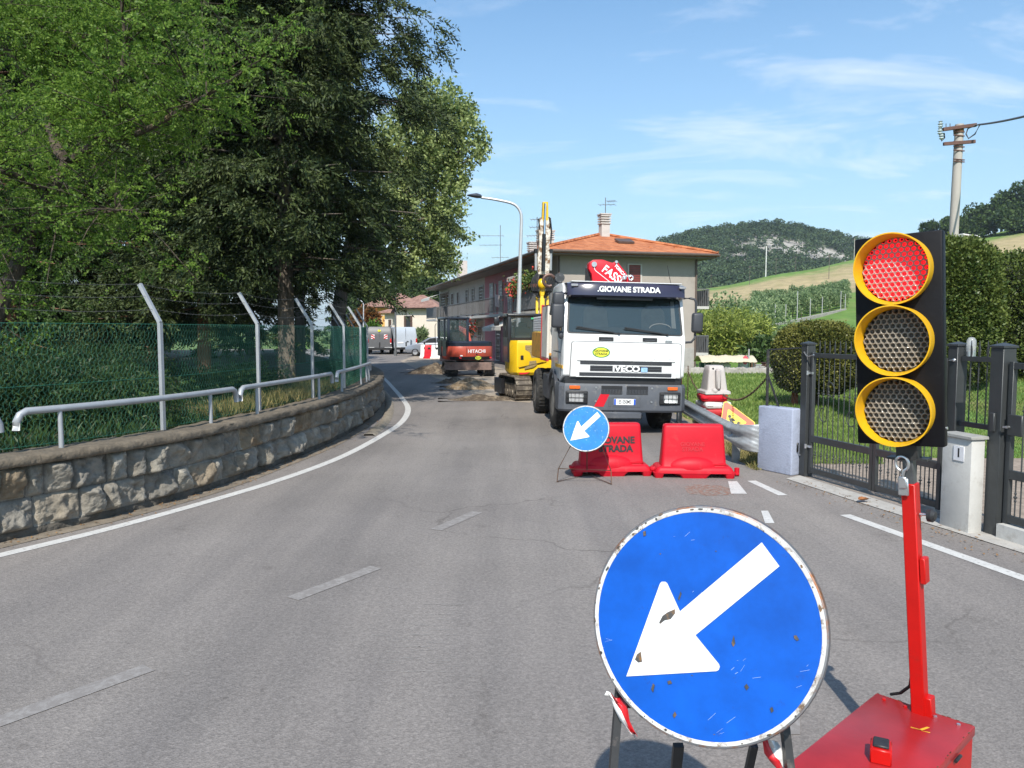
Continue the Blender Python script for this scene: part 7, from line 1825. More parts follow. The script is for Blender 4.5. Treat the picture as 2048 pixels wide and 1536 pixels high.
for (px, py) in ((1881, 248), (1880, 262), (1883, 272)):
    mb = MB(); mb.lathe([(0.02, -0.10), (0.07, -0.07), (0.03, -0.03), (0.075, 0.0), (0.03, 0.04), (0.06, 0.07), (0.0, 0.10)], Matrix.Translation(lp(px, py, -0.15)), 12); mb.build('insulator', M_INS, up0)
mb = MB(); mb.tube([lp(1884, 250), lp(1879, 268), lp(1884, 282), lp(1889, 276), lp(1888, 266)], 0.02, 6); mb.tube([lp(1960, 249, -0.3), lp(1950, 268, -0.2), lp(1937, 277, -0.1), lp(1932, 268, -0.1), lp(1936, 257, -0.1), lp(1950, 251, -0.2)], 0.02, 6)
for px in (1892, 1900): mb.cyl(lp(px, 256, -0.14), lp(px, 247, -0.14), 0.012, n=5)
mb.build('jumper_wire', M_CABLE, up0)
pw = empty('power_cable', P(1952, 250, YP - 0.2), 0, 'thick dark overhead cable running from the utility pole out of the picture', 'cable')
e0 = Vector((0, 0, 0)); e1 = P(2160, 200, 15.0) - pw.location; mb = MB(); mb.tube([e0.lerp(e1, t) + Vector((0, 0, -0.07 * 4 * t * (1 - t))) for t in np.linspace(0, 1, 24)], 0.028, 6); mb.build('strand', M_CABLE, pw)

# stacked barrier pieces and the fallen warning triangle behind the guardrail
YS = 15.6
def stack_layer(z, m, rz, label, k):
    c = P(1425, 800, YS); root = empty('barrier_base', (c.x + 0.012 * (-1) ** k, c.y, z), rz, label, 'barrier base', 'barrier pieces stacked behind the guardrail')
    mb = MB(); loft(mb, [[(x, y, zz_) for x, y in rrect(w, d_, 0.05)] for zz_, w, d_ in ((0.0, 0.46, 0.60), (0.02, 0.52, 0.64), (0.085, 0.55, 0.66), (0.125, 0.53, 0.64), (0.138, 0.46, 0.55))])
    mb.build('slab', m, root, 45)
    mb = MB()
    for x in (-0.18, 0.18): mb.box((x, -0.32, 0.07), (0.12, 0.05, 0.05), None, 0.015)
    mb.build('lug', m, root); return root
for k, (m_, nm) in enumerate(((M_BARR, 'lowest red barrier base in the stack behind the guardrail'), (M_TIPR, 'second lowest dark red barrier base in the stack, under a white one'), (M_BWH, 'white barrier base between two red ones in the stack'), (M_BARR, 'upper red barrier base in the stack, directly under the white barrier'))):
    stack_layer(0.12 + 0.145 * k, m_, R(6 * (-1) ** k), nm, k)
c = P(1427, 800, YS); wb = empty('stacked_barrier', (c.x, c.y, 0.705), R(3), 'tall dirty white barrier standing on top of the stack behind the guardrail', 'barrier')
M_DW = mat('dirty_white', (0.46, 0.42, 0.40), 0.6, var=0.08, scale=3, dirt=((0.44, 0.38, 0.36), 0.35, 4))
mb = MB(); loft(mb, [[(x, y, z) for x, y in rrect(w, d_, 0.04)] for z, w, d_ in ((0.0, 0.54, 0.62), (0.05, 0.53, 0.60), (0.08, 0.42, 0.5), (0.45, 0.34, 0.40), (0.555, 0.31, 0.34), (0.575, 0.27, 0.28))]); mb.build('body', M_DW, wb, 45)
mb = MB(); mb.box((0.0, -0.26, 0.30), (0.10, 0.14, 0.42), None, 0.03); mb.sphere((-0.06, -0.25, 0.06), 0.07, 12); mb.build('fin', M_DW, wb)
mb = MB(); mb.cyl((-0.08, -0.17, 0.51), (-0.08, -0.19, 0.51), 0.02, n=10); mb.build('eyelet', M_DARK, wb)
pal = empty('pallet', (P(1425, 800, YS).x, YS + 0.0, 0), 0, 'grey wooden pallet under the stack of barrier bases', 'pallet'); mb = MB()
for y in (-0.3, 0.0, 0.3): mb.box((0, y, 0.05), (0.6, 0.09, 0.10))
for x in np.linspace(-0.26, 0.26, 5): mb.box((x, 0, 0.11), (0.09, 0.7, 0.018))
mb.build('boards', mat('pallet_wood', (0.25, 0.2, 0.15), 0.9, var=0.2), pal)
ws_ = empty('roadworks_triangle', P(1458, 834, 13.9), 0, 'red-bordered yellow roadworks triangle lying tilted behind the guardrail', 'road sign'); ws_.location.z = 0.27
Mw = facing((0.08, 0, 0.06), R(-10), R(-18)) @ Matrix.Rotation(R(22), 4, 'Z')
def tri(r, rad): return rounded_poly([(r * math.cos(a), r * math.sin(a)) for a in (R(90), R(210), R(330))], [rad] * 3, 6)
MB().prism(tri(0.44, 0.05), Mw, 0.012).build('yellow_edge', mat('sign_yellow', (0.80, 0.55, 0.03), 0.45), ws_, smooth=None); MB().prism(tri(0.415, 0.045), Mw @ Matrix.Translation((0, 0, 0.001)), 0.013).build('border', mat('sign_orange_red', (0.62, 0.08, 0.02), 0.4), ws_, smooth=None); MB().prism(tri(0.25, 0.02), Mw @ Matrix.Translation((0, 0, 0.002)), 0.014).build('field', MATS['sign_yellow'], ws_, smooth=None)
mb = MB(); Mw2 = Mw @ Matrix.Translation((0, 0, 0.016)); mb.prism(ellipse(0.03, 0.03, 14), Mw2 @ Matrix.Translation((-0.03, 0.10, 0)), 0.002); mb.prism([(-0.06, 0.07), (-0.01, 0.06), (0.04, 0.0), (0.02, -0.02), (-0.02, 0.01), (0.0, -0.09), (-0.03, -0.09), (-0.04, -0.02), (-0.08, -0.09), (-0.11, -0.09), (-0.06, 0.0)], Mw2, 0.002); mb.prism([(0.02, -0.09), (0.07, -0.035), (0.12, -0.09)], Mw2, 0.002); mb.build('digger_symbol', M_DARK, ws_, smooth=None)
# chain between stake, stack and mesh panel
def chain(pts, sag, label):
    root = empty('chain', pts[0], 0, label, 'chain'); o = root.location.copy(); mb = MB()
    for a, b_ in zip(pts[:-1], pts[1:]):
        L = (b_ - a).length; n = int(L / 0.062)
        q = [a.lerp(b_, t) - o + Vector((0, 0, -sag * 4 * t * (1 - t))) for t in np.linspace(0, 1, n + 1)]
        for k in range(n):
            c = (q[k] + q[k + 1]) / 2; x, y, z = frame_from(q[k + 1] - q[k]); u = x if k % 2 else y
            mb.tube([c + z * (0.040 * math.cos(t)) + u * (0.018 * math.sin(t)) for t in np.linspace(0, 2 * math.pi, 9)], 0.0055, 4, False)
    mb.build('links', M_RUSTY, root); return root
chain([P(1377, 744, 21), P(1428, 786, 15.9) + Vector((0, 0.35, 0))], 0.22, 'dark rusty chain from the thin stake to the barrier stack')
chain([P(1446, 789, 15.3), P(1533, 756, 10.95)], 0.20, 'dark rusty chain from the barrier stack up to the mesh panel')
sk = empty('stake', G(1376, 752), 0, 'thin rusty stake at the edge of the meadow beside the truck', 'stake'); sk.location = (P(1376, 752, 21).x, 21, 0.0); mb = MB(); mb.cyl((0, 0, 0), (0, 0, 1.0), 0.014, n=6); mb.build('rod', M_RUSTY, sk); mb = MB(); mb.sphere((0, 0, 1.0), 0.02, 8); mb.build('knob', M_RUSTY, sk)
# low field wall, canvas shelter, red paddle
lw = empty('field_wall', (10.5, 34.6, 0), R(-2), 'low grey stone wall at the far edge of the meadow', 'wall'); nx = 120
xs_ = np.linspace(-4.5, 4.5, nx); V = []
for o_, z in ((-0.18, -0.1), (-0.17, 0.2), (-0.14, 0.30), (0.14, 0.30), (0.17, 0.0)):
    V.append(np.c_[xs_, np.full(nx, o_) + 0.03 * rng.normal(size=nx), np.full(nx, z) + 0.02 * rng.normal(size=nx)])
grid_mesh('stones', np.stack(V, 1), nx, 5, mat('field_stone', (0.33, 0.31, 0.28), 0.95, var=0.35, scale=5, bump=0.8, bscale=12), lw)
tn_ = empty('canvas_shelter', (P(1450, 720, 36.5).x, 36.5, 0), 0, 'low shelter with sagging beige canvas roof behind the field wall', 'shelter')
nx, ny = 34, 14; xs_ = np.linspace(-1.32, 1.30, nx); V = []
for x in xs_:
    for t in np.linspace(-1, 1, ny):
        V.append((x, t * 0.8, 0.80 - 0.30 * abs(t) ** 1.7 - 0.05 * abs(math.sin(x * 4.2)) * (1 - abs(t) * 0.4) - (0.05 * (x + 1.0) ** 2 if x < -1.0 else 0) + 0.012 * math.sin(x * 31)))
ob = grid_mesh('canopy', np.array(V), nx, ny, mat('canvas', (0.56, 0.49, 0.36), 0.85, var=0.08, scale=3), tn_); ob.modifiers.new('cloth', 'SOLIDIFY').thickness = 0.02
mb = MB()
for x in (-1.1, -0.3, 0.5, 1.2): mb.box((x, -0.55, 0.20), (0.05, 0.05, 0.62)); 
mb.build('frame', M_SHUT, tn_); mb = MB(); mb.box((-0.1, 0.5, 0.26), (0.9, 0.05, 0.48)); mb.box((0.95, 0.2, 0.22), (0.4, 0.3, 0.40)); mb.box((0.1, 0.0, 0.2), (0.3, 0.2, 0.36)); mb.build('crate_wall', M_LETW, tn_); mb = MB(); mb.box((-0.85, 0.45, 0.22), (0.5, 0.3, 0.42)); mb.build('green_tub', mat('tub_green', (0.01, 0.09, 0.06), 0.5), tn_)
rp_ = empty('garden_sign', (P(1495, 735, 36.0).x, 36.0, 0), 0, 'pink-red round paddle fixed to a pale post beside the shelter', 'garden sign'); mb = MB(); mb.cyl((0.05, 0, 0), (0.05, 0, 1.1), 0.035, n=8); mb.build('post', M_SHUT, rp_); mb = MB(); mb.prism(ellipse(0.13, 0.21, 20), facing((-0.12, -0.02, 0.58)), 0.03); mb.build('paddle', mat('paddle_pink', (0.70, 0.09, 0.12), 0.5), rp_)
for k, (px, py, w, h, m_) in enumerate(((1506, 738, 0.25, 0.45, M_RUSTY), (1514, 738, 0.30, 0.30, M_SHUT), (1523, 738, 0.35, 0.22, M_CHIM), (1530, 738, 0.25, 0.4, M_SHUTD))):
    c = P(px, py, 37.0); bo = empty('garden_box', (c.x, 37.0, 0), R(10 * k), ('rust-brown box', 'pale grey box', 'low cement box', 'dark brown crate')[k] + ' among the clutter behind the field wall', 'box'); mb = MB(); mb.box((0, 0, h / 2), (w, 0.3, h), None, 0.02); mb.build('shell', m_, bo); mb = MB(); mb.box((0, 0, h + 0.015), (w + 0.05, 0.34, 0.03)); mb.build('lid', m_, bo)
# ------------------------------------------------------------------ hillsides
def hill_z(u, Y):
    s = np.clip((Y - 40) / 210.0, 0, 1.0) ** 1.7
    k_ = np.clip((u - 0.10) / 0.10, 0, 1); amp = (3.3 + 48 * np.clip(u, 0, 1.1)) * k_ * k_ * (3 - 2 * k_)
    back = np.clip((Y - 250) / 90.0, 0, 1)
    return amp * s * (1 - 0.35 * back) - 0.02 - 0.03 * (u < 0.18)
def field_mat():
    m = bpy.data.materials.new('field'); m.use_nodes = True
    nt = m.node_tree; L = nt.links.new; b = nt.nodes['Principled BSDF']; b.inputs['Roughness'].default_value = 0.95; b.inputs['Specular IOR Level'].default_value = 0.1
    t = nt.nodes.new('ShaderNodeTexCoord'); sp_ = nt.nodes.new('ShaderNodeSeparateXYZ'); L(t.outputs['Object'], sp_.inputs[0])
    def noise(sc, det=6, st=None):
        n = nt.nodes.new('ShaderNodeTexNoise'); n.inputs['Scale'].default_value = sc; n.inputs['Detail'].default_value = det; n.inputs['Roughness'].default_value = 0.7
        src = t.outputs['Object']
        if st: q = nt.nodes.new('ShaderNodeMapping'); q.inputs['Scale'].default_value = st; L(src, q.inputs['Vector']); src = q.outputs[0]
        L(src, n.inputs['Vector']); return n.outputs['Fac']
    def math_(op, a, b_):
        n = nt.nodes.new('ShaderNodeMath'); n.operation = op
        for i, v in enumerate((a, b_)):
            if isinstance(v, (int, float)): n.inputs[i].default_value = v
            else: L(v, n.inputs[i])
        return n.outputs[0]
    def ramp(src, *st):
        r = nt.nodes.new('ShaderNodeValToRGB'); L(src, r.inputs[0]); e = r.color_ramp.elements
        while len(e) < len(st): e.new(0.5)
        for k, (p, c) in enumerate(st): e[k].position = p; e[k].color = (*c, 1)
        return r.outputs['Color']
    y = math_('ADD', sp_.outputs['Y'], math_('MULTIPLY', math_('SUBTRACT', noise(0.06, 4), 0.5), 34))
    f = math_('DIVIDE', y, 300.0)
    g1, g2, tn, tn2 = (0.115, 0.215, 0.048), (0.145, 0.24, 0.06), (0.43, 0.345, 0.20), (0.38, 0.31, 0.175)
    band = ramp(f, (0.0, g1), (0.535, g2), (0.572, tn2), (0.66, tn), (0.765, tn2), (0.80, g2), (1.0, g1))
    mot = ramp(noise(0.5, 8, (1, 0.35, 1)), (0.3, (0.72, 0.72, 0.7)), (0.7, (1.22, 1.2, 1.15)))
    mx = nt.nodes.new('ShaderNodeMix'); mx.data_type = 'RGBA'; mx.blend_type = 'MULTIPLY'; mx.inputs['Factor'].default_value = 1; L(band, mx.inputs['A']); L(mot, mx.inputs['B'])
    dry = ramp(noise(0.16, 7, (1, 0.4, 1)), (0.52, (0, 0, 0)), (0.66, (0.7, 0.7, 0.7)))
    m2 = nt.nodes.new('ShaderNodeMix'); m2.data_type = 'RGBA'; L(dry, m2.inputs['Factor']); L(mx.outputs['Result'], m2.inputs['A']); m2.inputs['B'].default_value = (0.24, 0.225, 0.09, 1)
    L(m2.outputs['Result'], b.inputs['Base Color'])
    return m
us = np.linspace(-0.35, 1.15, 110); Ys = np.linspace(39, 345, 130)
U, Yg = np.meshgrid(us, Ys, indexing='ij')
Zg = hill_z(U, Yg) + 0.25 * np.sin(U * 60) * np.clip((Yg - 60) / 100, 0, 1)
tag(grid_mesh('field_hill', np.stack([U * Yg, Yg, Zg], -1), 110, 130, field_mat()), kind='structure')
def hill_hit(px, py):
    r = _ray(px, py); Yq = np.linspace(42, 250, 600); t = Yq / r.y
    x, z = r.x * t, CAM_H + r.z * t; hz_ = hill_z(x / Yq, Yq); i = int(np.argmax(hz_ >= z)) if (hz_ >= z).any() else 599
    return Vector((float(x[i]), float(Yq[i]), float(hz_[i])))
# far wooded hill with pale cliffs
sky_px = [(1000, 600), (1150, 560), (1250, 520), (1310, 494), (1380, 476), (1430, 468), (1480, 461), (1540, 457), (1620, 470), (1700, 490), (1800, 503), (1900, 505), (2048, 500), (2400, 520)]
YR = 560.0
ridge_u = np.array([(p[0] - 1024) / 1520 for p in sky_px]); ridge_z = np.array([2 + (660 - p[1]) / 1520 * YR for p in sky_px])
def far_z(u, Y):
    t = np.clip((Y - 270) / (YR - 270), 0, 1); g = t ** 0.9 * (1 - 0.15 * np.sin(math.pi * t)); back = np.clip((Y - YR) / 150, 0, 1)
    return np.interp(u, ridge_u, ridge_z) * g * (1 - 0.5 * back)
us = np.linspace(-0.1, 1.0, 120); Ys = np.linspace(265, 720, 90); U, Yg = np.meshgrid(us, Ys, indexing='ij')
Zg = far_z(U, Yg); nn = np.array([mnoise.fractal(Vector((a * 14, b_ * 0.02, 2)), 0.8, 2, 4) for a, b_ in zip(U.ravel(), Yg.ravel())]).reshape(U.shape); Zg = Zg + 2.2 * nn * np.clip((Yg - 300) / 100, 0, 1)
M_CLIFF = mat('cliff', (0.36, 0.335, 0.30), 0.95, var=0.35, scale=0.06, bump=1.0, bscale=0.25, dirt=((0.05, 0.075, 0.03), 0.42, 0.045), detail=9)
tag(grid_mesh('far_hill', np.stack([U * Yg, Yg, Zg], -1), 120, 90, M_CLIFF), kind='structure')
rocks = [[(1450, 488), (1490, 480), (1545, 481), (1566, 498), (1568, 530), (1535, 528), (1500, 508), (1455, 510)], [(1440, 514), (1485, 516), (1520, 540), (1438, 541)], [(1563, 483), (1612, 494), (1618, 522), (1570, 530)], [(1606, 510), (1640, 496), (1700, 518), (1700, 540), (1608, 535)]]
def in_poly(x, y, poly):
    c = np.zeros(len(x), bool); j = len(poly) - 1
    for i in range(len(poly)):
        xi, yi = poly[i]; xj, yj = poly[j]
        c ^= ((yi > y) != (yj > y)) & (x < (xj - xi) * (y - yi) / (yj - yi + 1e-9) + xi); j = i
    return c
N = 5200
u_ = rng.uniform(0.12, 0.75, N); Yt = 285 + 300 * rng.random(N) ** 0.75; z_ = far_z(u_, Yt); x_t = u_ * Yt
pxs = 1024 + FPX * x_t / (Yt * math.cos(PITCH)); pys = 660 - FPX * (z_ - 2) / Yt
bare = np.zeros(N, bool)
for r_p in rocks: bare |= in_poly(pxs, pys, r_p)
bare &= rng.random(N) > 0.10
u_, Yt, z_, x_t = u_[~bare], Yt[~bare], z_[~bare], x_t[~bare]; n = len(u_)
cr_r = rng.uniform(2.4, 4.6, n); per = 84
c_ = np.c_[x_t, Yt, z_ + cr_r * 0.75]; d_ = unit(rng.normal(size=(n, per, 3))); d_[..., 2] = np.abs(d_[..., 2]) * 1.0 - 0.25
pos = (c_[:, None, :] + d_ * cr_r[:, None, None] * rng.uniform(0.7, 1.05, (n, per, 1)) * np.array([1, 1, 1.05])).reshape(-1, 3)
M_FARL = leaf_mat('far_leaf', (0.022, 0.046, 0.028), (0.092, 0.138, 0.062), 0.1, 0.8, 0.05)
tag(leaves('hill_forest', pos, d_.reshape(-1, 3) + rng.normal(size=(n * per, 3)) * 0.6, 1.15, 0.5, M_FARL), kind='stuff')

# trees of the near wood at the top right, each a thing
M_WOODL = leaf_mat('wood_leaf', (0.022, 0.050, 0.016), (0.095, 0.150, 0.042), 0.2, 0.6, 0.12)
M_BARK = mat('bark', (0.085, 0.065, 0.05), 0.95, var=0.4, scale=5, bump=1.0, bscale=14, stretch=(3, 3, 0.5))
def round_tree(name, base, H, Rw, n, m, label, group, L=0.5, W=0.2, blobs=9, trunk=True, low=0.3, cat='tree'):
    root = empty(name, base, rng.uniform(0, 6), label, cat, group)
    bl = [((rng.normal(0, Rw * 0.35), rng.normal(0, Rw * 0.35), H * (low + (0.86 - low) * rng.random())), (Rw * rng.uniform(0.35, 0.6),) * 2 + (Rw * rng.uniform(0.3, 0.55),)) for _ in range(blobs)]
    bl.append(((0, 0, H * 0.86), (Rw * 0.42, Rw * 0.42, H * 0.13)))
    p, u = blob_points(bl, n, 0.5); d = u + rng.normal(size=p.shape) * 0.8
    leaves('crown', p, d, L * rng.uniform(0.6, 1.3, n), W, m, root)
    if trunk:
        mb = MB(); mb.tube([(0, 0, -0.6), (0.05, 0, H * 0.3), (0, 0.1, H * 0.75)], [H * 0.02, H * 0.014, H * 0.006], 8)
        for k in range(5):
            a = rng.uniform(0, 6.28); mb.tube([(0, 0, H * (0.25 + 0.08 * k)), (Rw * 0.4 * math.cos(a), Rw * 0.4 * math.sin(a), H * (0.45 + 0.08 * k))], [H * 0.008, H * 0.003], 6)
        mb.build('trunk', M_BARK, root)
    return root
for k, (px, Y, top, w, lab) in enumerate(((1862, 262, 442, 3.0, 'small dark tree just left of the utility pole on the skyline'), (1893, 258, 436, 3.6, 'dark rounded tree directly behind the utility pole foot'), (1942, 256, 404, 3.6, 'slim airy tree standing apart right of the utility pole'), (1976, 252, 412, 4.0, 'middle-sized tree between the slim airy tree and the tall wood edge'),
                                          (2000, 250, 382, 4.6, 'tall dark tree left of the tallest one at the wood edge'), (2036, 246, 360, 6.0, 'tallest tree of the wood at the right picture edge'), (2072, 246, 380, 6.5, 'tree beyond the tallest one, cut by the picture edge'), (2012, 240, 425, 4.5, 'low bright tree at the field border below the tall wood'), (2044, 238, 428, 4.5, 'low bushy tree at the field border, cut by the picture edge'), (1962, 246, 436, 4.0, 'low dark bushy tree below the middle-sized one'), (1915, 252, 438, 3.5, 'low shrubby tree between the pole and the white hut'))):
    b_ = P(px, 500, Y); z = float(hill_z(np.array(b_.x / Y), np.array(float(Y)))); H = P(px, top, Y).z - z
    round_tree('wood_tree', (b_.x, Y, z), H, w, 2600 if k != 2 else 900, M_WOODL, lab, 'trees of the wood on the ridge', 0.95, 0.34)
hu = empty('hut', P(1934, 457, 236), R(12), 'tiny white hut half hidden on the ridge behind the hedge', 'hut'); hu.location.z = float(hill_z(np.array(hu.location.x / 236), np.array(236.0)))
mb = MB(); mb.box((0, 0, 1.4), (5.0, 3.0, 2.8)); mb.build('wall', M_BWH, hu); mb = MB(); mb.prism([(-3.0, 2.8), (3.0, 2.1), (3.0, 2.4), (-3.0, 3.1)], facing((0, 1.9, 0)), 3.8); mb.build('roof', M_BWH, hu, smooth=None)
# poles and wires on the field
fpoles = []
for (px, py0, py1, r, lab) in ((1422, 566, 549, 0.07, 'thin dark field pole farthest left'), (1499, 569, 532, 0.08, 'thin dark field pole left of the white one'), (1531.6, 548, 492, 0.16, 'tall white concrete pole on the field'), (1551.6, 552, 516, 0.08, 'thin dark field pole just right of the white one'), (1591, 536, 513, 0.08, 'short dark field pole in the middle of the slope'), (1657.6, 557, 509, 0.09, 'dark field pole standing lowest on the mown strip'), (1708, 519, 477, 0.12, 'dark pole on the ridge beside the traffic light board'), (1988, 456, 428, 0.09, 'thin pole before the wood on the right ridge')):
    b_ = hill_hit(px, py0); t = P(px, py1, b_.y); ro = empty('field_pole', b_, 0, lab, 'pole', 'poles across the mown field'); mb = MB(); mb.cyl((0, 0, -0.3), (0, 0, t.z - b_.z), r, r * 0.75, 8); mb.build('shaft', M_BWH if r > 0.15 else M_CPOLE if r > 0.11 else mat('wood_pole', (0.12, 0.10, 0.085), 0.9), ro)
    mb = MB(); mb.box((0, 0, t.z - b_.z - 0.3), (0.9, 0.06, 0.07)); mb.build('crossarm', M_RUSTX, ro); fpoles.append(Vector((b_.x, b_.y, t.z)))
ow = empty('overhead_wires', fpoles[0], 0, 'faint overhead wires sagging from pole to pole across the field', 'wires'); mb = MB(); o = ow.location.copy()
for a, b_ in ((0, 1), (1, 3), (3, 4), (4, 6), (0, 5), (1, 4), (5, 6)):
    A, B = fpoles[a] - o, fpoles[b_] - o
    mb.tube([A.lerp(B, t) + Vector((0, 0, -0.25 - 0.02 * (B - A).length * 4 * t * (1 - t))) for t in np.linspace(0, 1, 14)], 0.03, 4)
mb.build('strand', M_CABLE, ow)
# orchard rows
M_ORCH = leaf_mat('orchard_leaf', (0.095, 0.165, 0.065), (0.36, 0.44, 0.22), 0.4, 0.6, 0.5)
M_BAMB = leaf_mat('bamboo_leaf', (0.10, 0.15, 0.025), (0.38, 0.42, 0.09), 0.3, 0.5, 0.5)
def orch_proto(k):
    return round_tree('orchard_tree', (0, 0, -50), 3.3, 1.5, 700, M_ORCH, 'small grey-green orchard tree in the fenced rows on the hillside', 'orchard trees on the hillside', 0.32, 0.10, 6, True, 0.35)
protos = [orch_proto(k) for k in range(4)]; k = 0
for row in range(5):
    for i in range(13):
        px = 1512 + i * 14.5 + rng.normal(0, 2.5); py = 657 - (px - 1500) * 0.222 - row * (7.6 - 0.012 * (px - 1500)) + rng.normal(0, 0.7)
        h = hill_hit(px, py); o = protos[k % 4] if k < 4 else copy_tree(protos[k % 4]); o.location = h; o.scale = (1, 1, rng.uniform(0.85, 1.2)); o.rotation_euler = (0, 0, rng.uniform(0, 6)); k += 1
for i, (px, h_) in enumerate(((1521, 2.6), (1533, 2.8), (1550, 2.8), (1571, 2.6), (1594, 4.2), (1620, 2.8), (1644, 2.8), (1681, 3.2), (1690, 2.6))):
    b_ = hill_hit(px, 663 - (px - 1500) * 0.222); ro = empty('orchard_post', b_, 0, 'thin pale post of the orchard fence on the slope', 'post', 'posts of the orchard fence'); mb = MB(); mb.cyl((0, 0, -0.2), (0, 0, h_), 0.07, 0.06, 6); mb.build('shaft', M_SHUT, ro)
    mb = MB(); mb.sphere((0, 0, h_), 0.08, 6); mb.build('cap', M_SHUT, ro)
kb2 = empty('orchard_kerb', hill_hit(1595, 645), 0, 'long low stone edge below the orchard rows', 'wall'); o = kb2.location.copy(); mb = MB(); pts = [hill_hit(px, 664 - (px - 1500) * 0.222) - o for px in range(1490, 1696, 8)]
for a, b_ in zip(pts[:-1], pts[1:]): mb.beam(a + Vector((0, 0, 0.1)), b_ + Vector((0, 0, 0.1)), 0.5, 0.5)
mb.build('stones', MATS['field_stone'], kb2)
# bamboo and shrubs beside the grey house
def bamboo(px, Y, top, w, n, label):
    b_ = P(px, 700, Y); z = float(hill_z(np.array(b_.x / Y), np.array(float(Y)))); H = P(px, top, Y).z - z
    root = empty('bamboo_clump', (b_.x, Y, z), 0, label, 'bamboo', 'bamboo clumps beside the grey house')
    m_ = n; a = rng.uniform(0, 6.28, m_); r = w * np.sqrt(rng.random(m_)) * 0.5; h = H * rng.uniform(0.65, 1.0, m_); lean = rng.uniform(0.1, 0.45, m_) * w * 0.5
    nl = 30; t = np.linspace(0.12, 1, nl)[None, :]
    X = (r * np.cos(a))[:, None] + (lean * np.cos(a))[:, None] * t ** 2; Y_ = (r * np.sin(a))[:, None] + (lean * np.sin(a))[:, None] * t ** 2; Z = h[:, None] * (t - 0.08 * t ** 3)
    p = np.stack([X, Y_, Z], -1).reshape(-1, 3) + rng.normal(size=(m_ * nl, 3)) * 0.10; d = rng.normal(size=p.shape) + np.array([0, 0, 0.1]); d[:, :2] += np.stack([np.cos(a), np.sin(a)], 1).repeat(nl, 0) * 0.8
    leaves('leaves', p, d, 0.34 * rng.uniform(0.7, 1.3, len(p)), 0.045, M_BAMB, root)
    mb = MB()
    for k in range(0, m_, 4): mb.tube([(X[k, 0], Y_[k, 0], 0), (X[k, 14], Y_[k, 14], Z[k, 14]), (X[k, -1], Y_[k, -1], Z[k, -1])], [0.03, 0.025, 0.008], 5)
    mb.build('canes', mat('cane', (0.20, 0.22, 0.06), 0.6, var=0.2), root); return root
for (px, Y, top, w, n, lab) in ((1420, 50, 620, 2.6, 170, 'leftmost bamboo clump touching the grey house corner'), (1455, 48, 632, 2.8, 190, 'yellowish bamboo clump behind the canvas shelter'), (1490, 50, 628, 2.6, 170, 'bamboo clump right of the shelter, next to the green meadow'), (1440, 58, 606, 3.2, 190, 'taller bamboo clump at the back behind the yellowish one'), (1482, 60, 614, 2.8, 150, 'back bamboo clump in front of the orchard rows')): bamboo(px, Y, top, w, n, lab)
for (px, Y, top, w, m_, lab) in ((1522, 47, 688, 1.5, M_WOODL, 'low dark green shrub between the bamboo and the round bush'), (1470, 66, 592, 3.0, M_ORCH, 'pale green shrub tree rising behind the bamboo'), (1432, 70, 598, 3.0, M_WOODL, 'dark shrub tree behind the bamboo near the house'), (1512, 78, 604, 2.6, M_ORCH, 'pale leafy shrub at the left end of the orchard')):
    b_ = P(px, 700, Y); z = float(hill_z(np.array(b_.x / Y), np.array(float(Y)))); round_tree('shrub', (b_.x, Y, z - 0.1), P(px, top, Y).z - z, w, 2400, m_, lab, None, 0.3, 0.1, 8, True, 0.12, 'shrub')

# ------------------------------------------------------------------ trees on the left
M_CONL = leaf_mat('conifer_leaf', (0.008, 0.021, 0.006), (0.078, 0.104, 0.029), 0.06, 0.6, 0.45)
M_CONL2 = leaf_mat('conifer_leaf_green', (0.011, 0.030, 0.009), (0.078, 0.125, 0.034), 0.06, 0.6, 0.5)
M_ROB = leaf_mat('robinia_leaf', (0.048, 0.120, 0.014), (0.260, 0.390, 0.065), 0.55, 0.5, 0.6)
M_PLANE = leaf_mat('plane_leaf', (0.050, 0.100, 0.018), (0.50, 0.58, 0.24), 0.45, 0.45, 0.8)
M_BARKG = mat('bark_grey', (0.15, 0.125, 0.10), 0.95, var=0.4, scale=5, bump=1.0, bscale=12, stretch=(2, 2, 0.4), dirt=((0.26, 0.20, 0.06), 0.25, 3))
M_BARKR = mat('bark_red', (0.19, 0.10, 0.06), 0.95, var=0.35, scale=5, bump=1.0, bscale=12, stretch=(3, 3, 0.35))
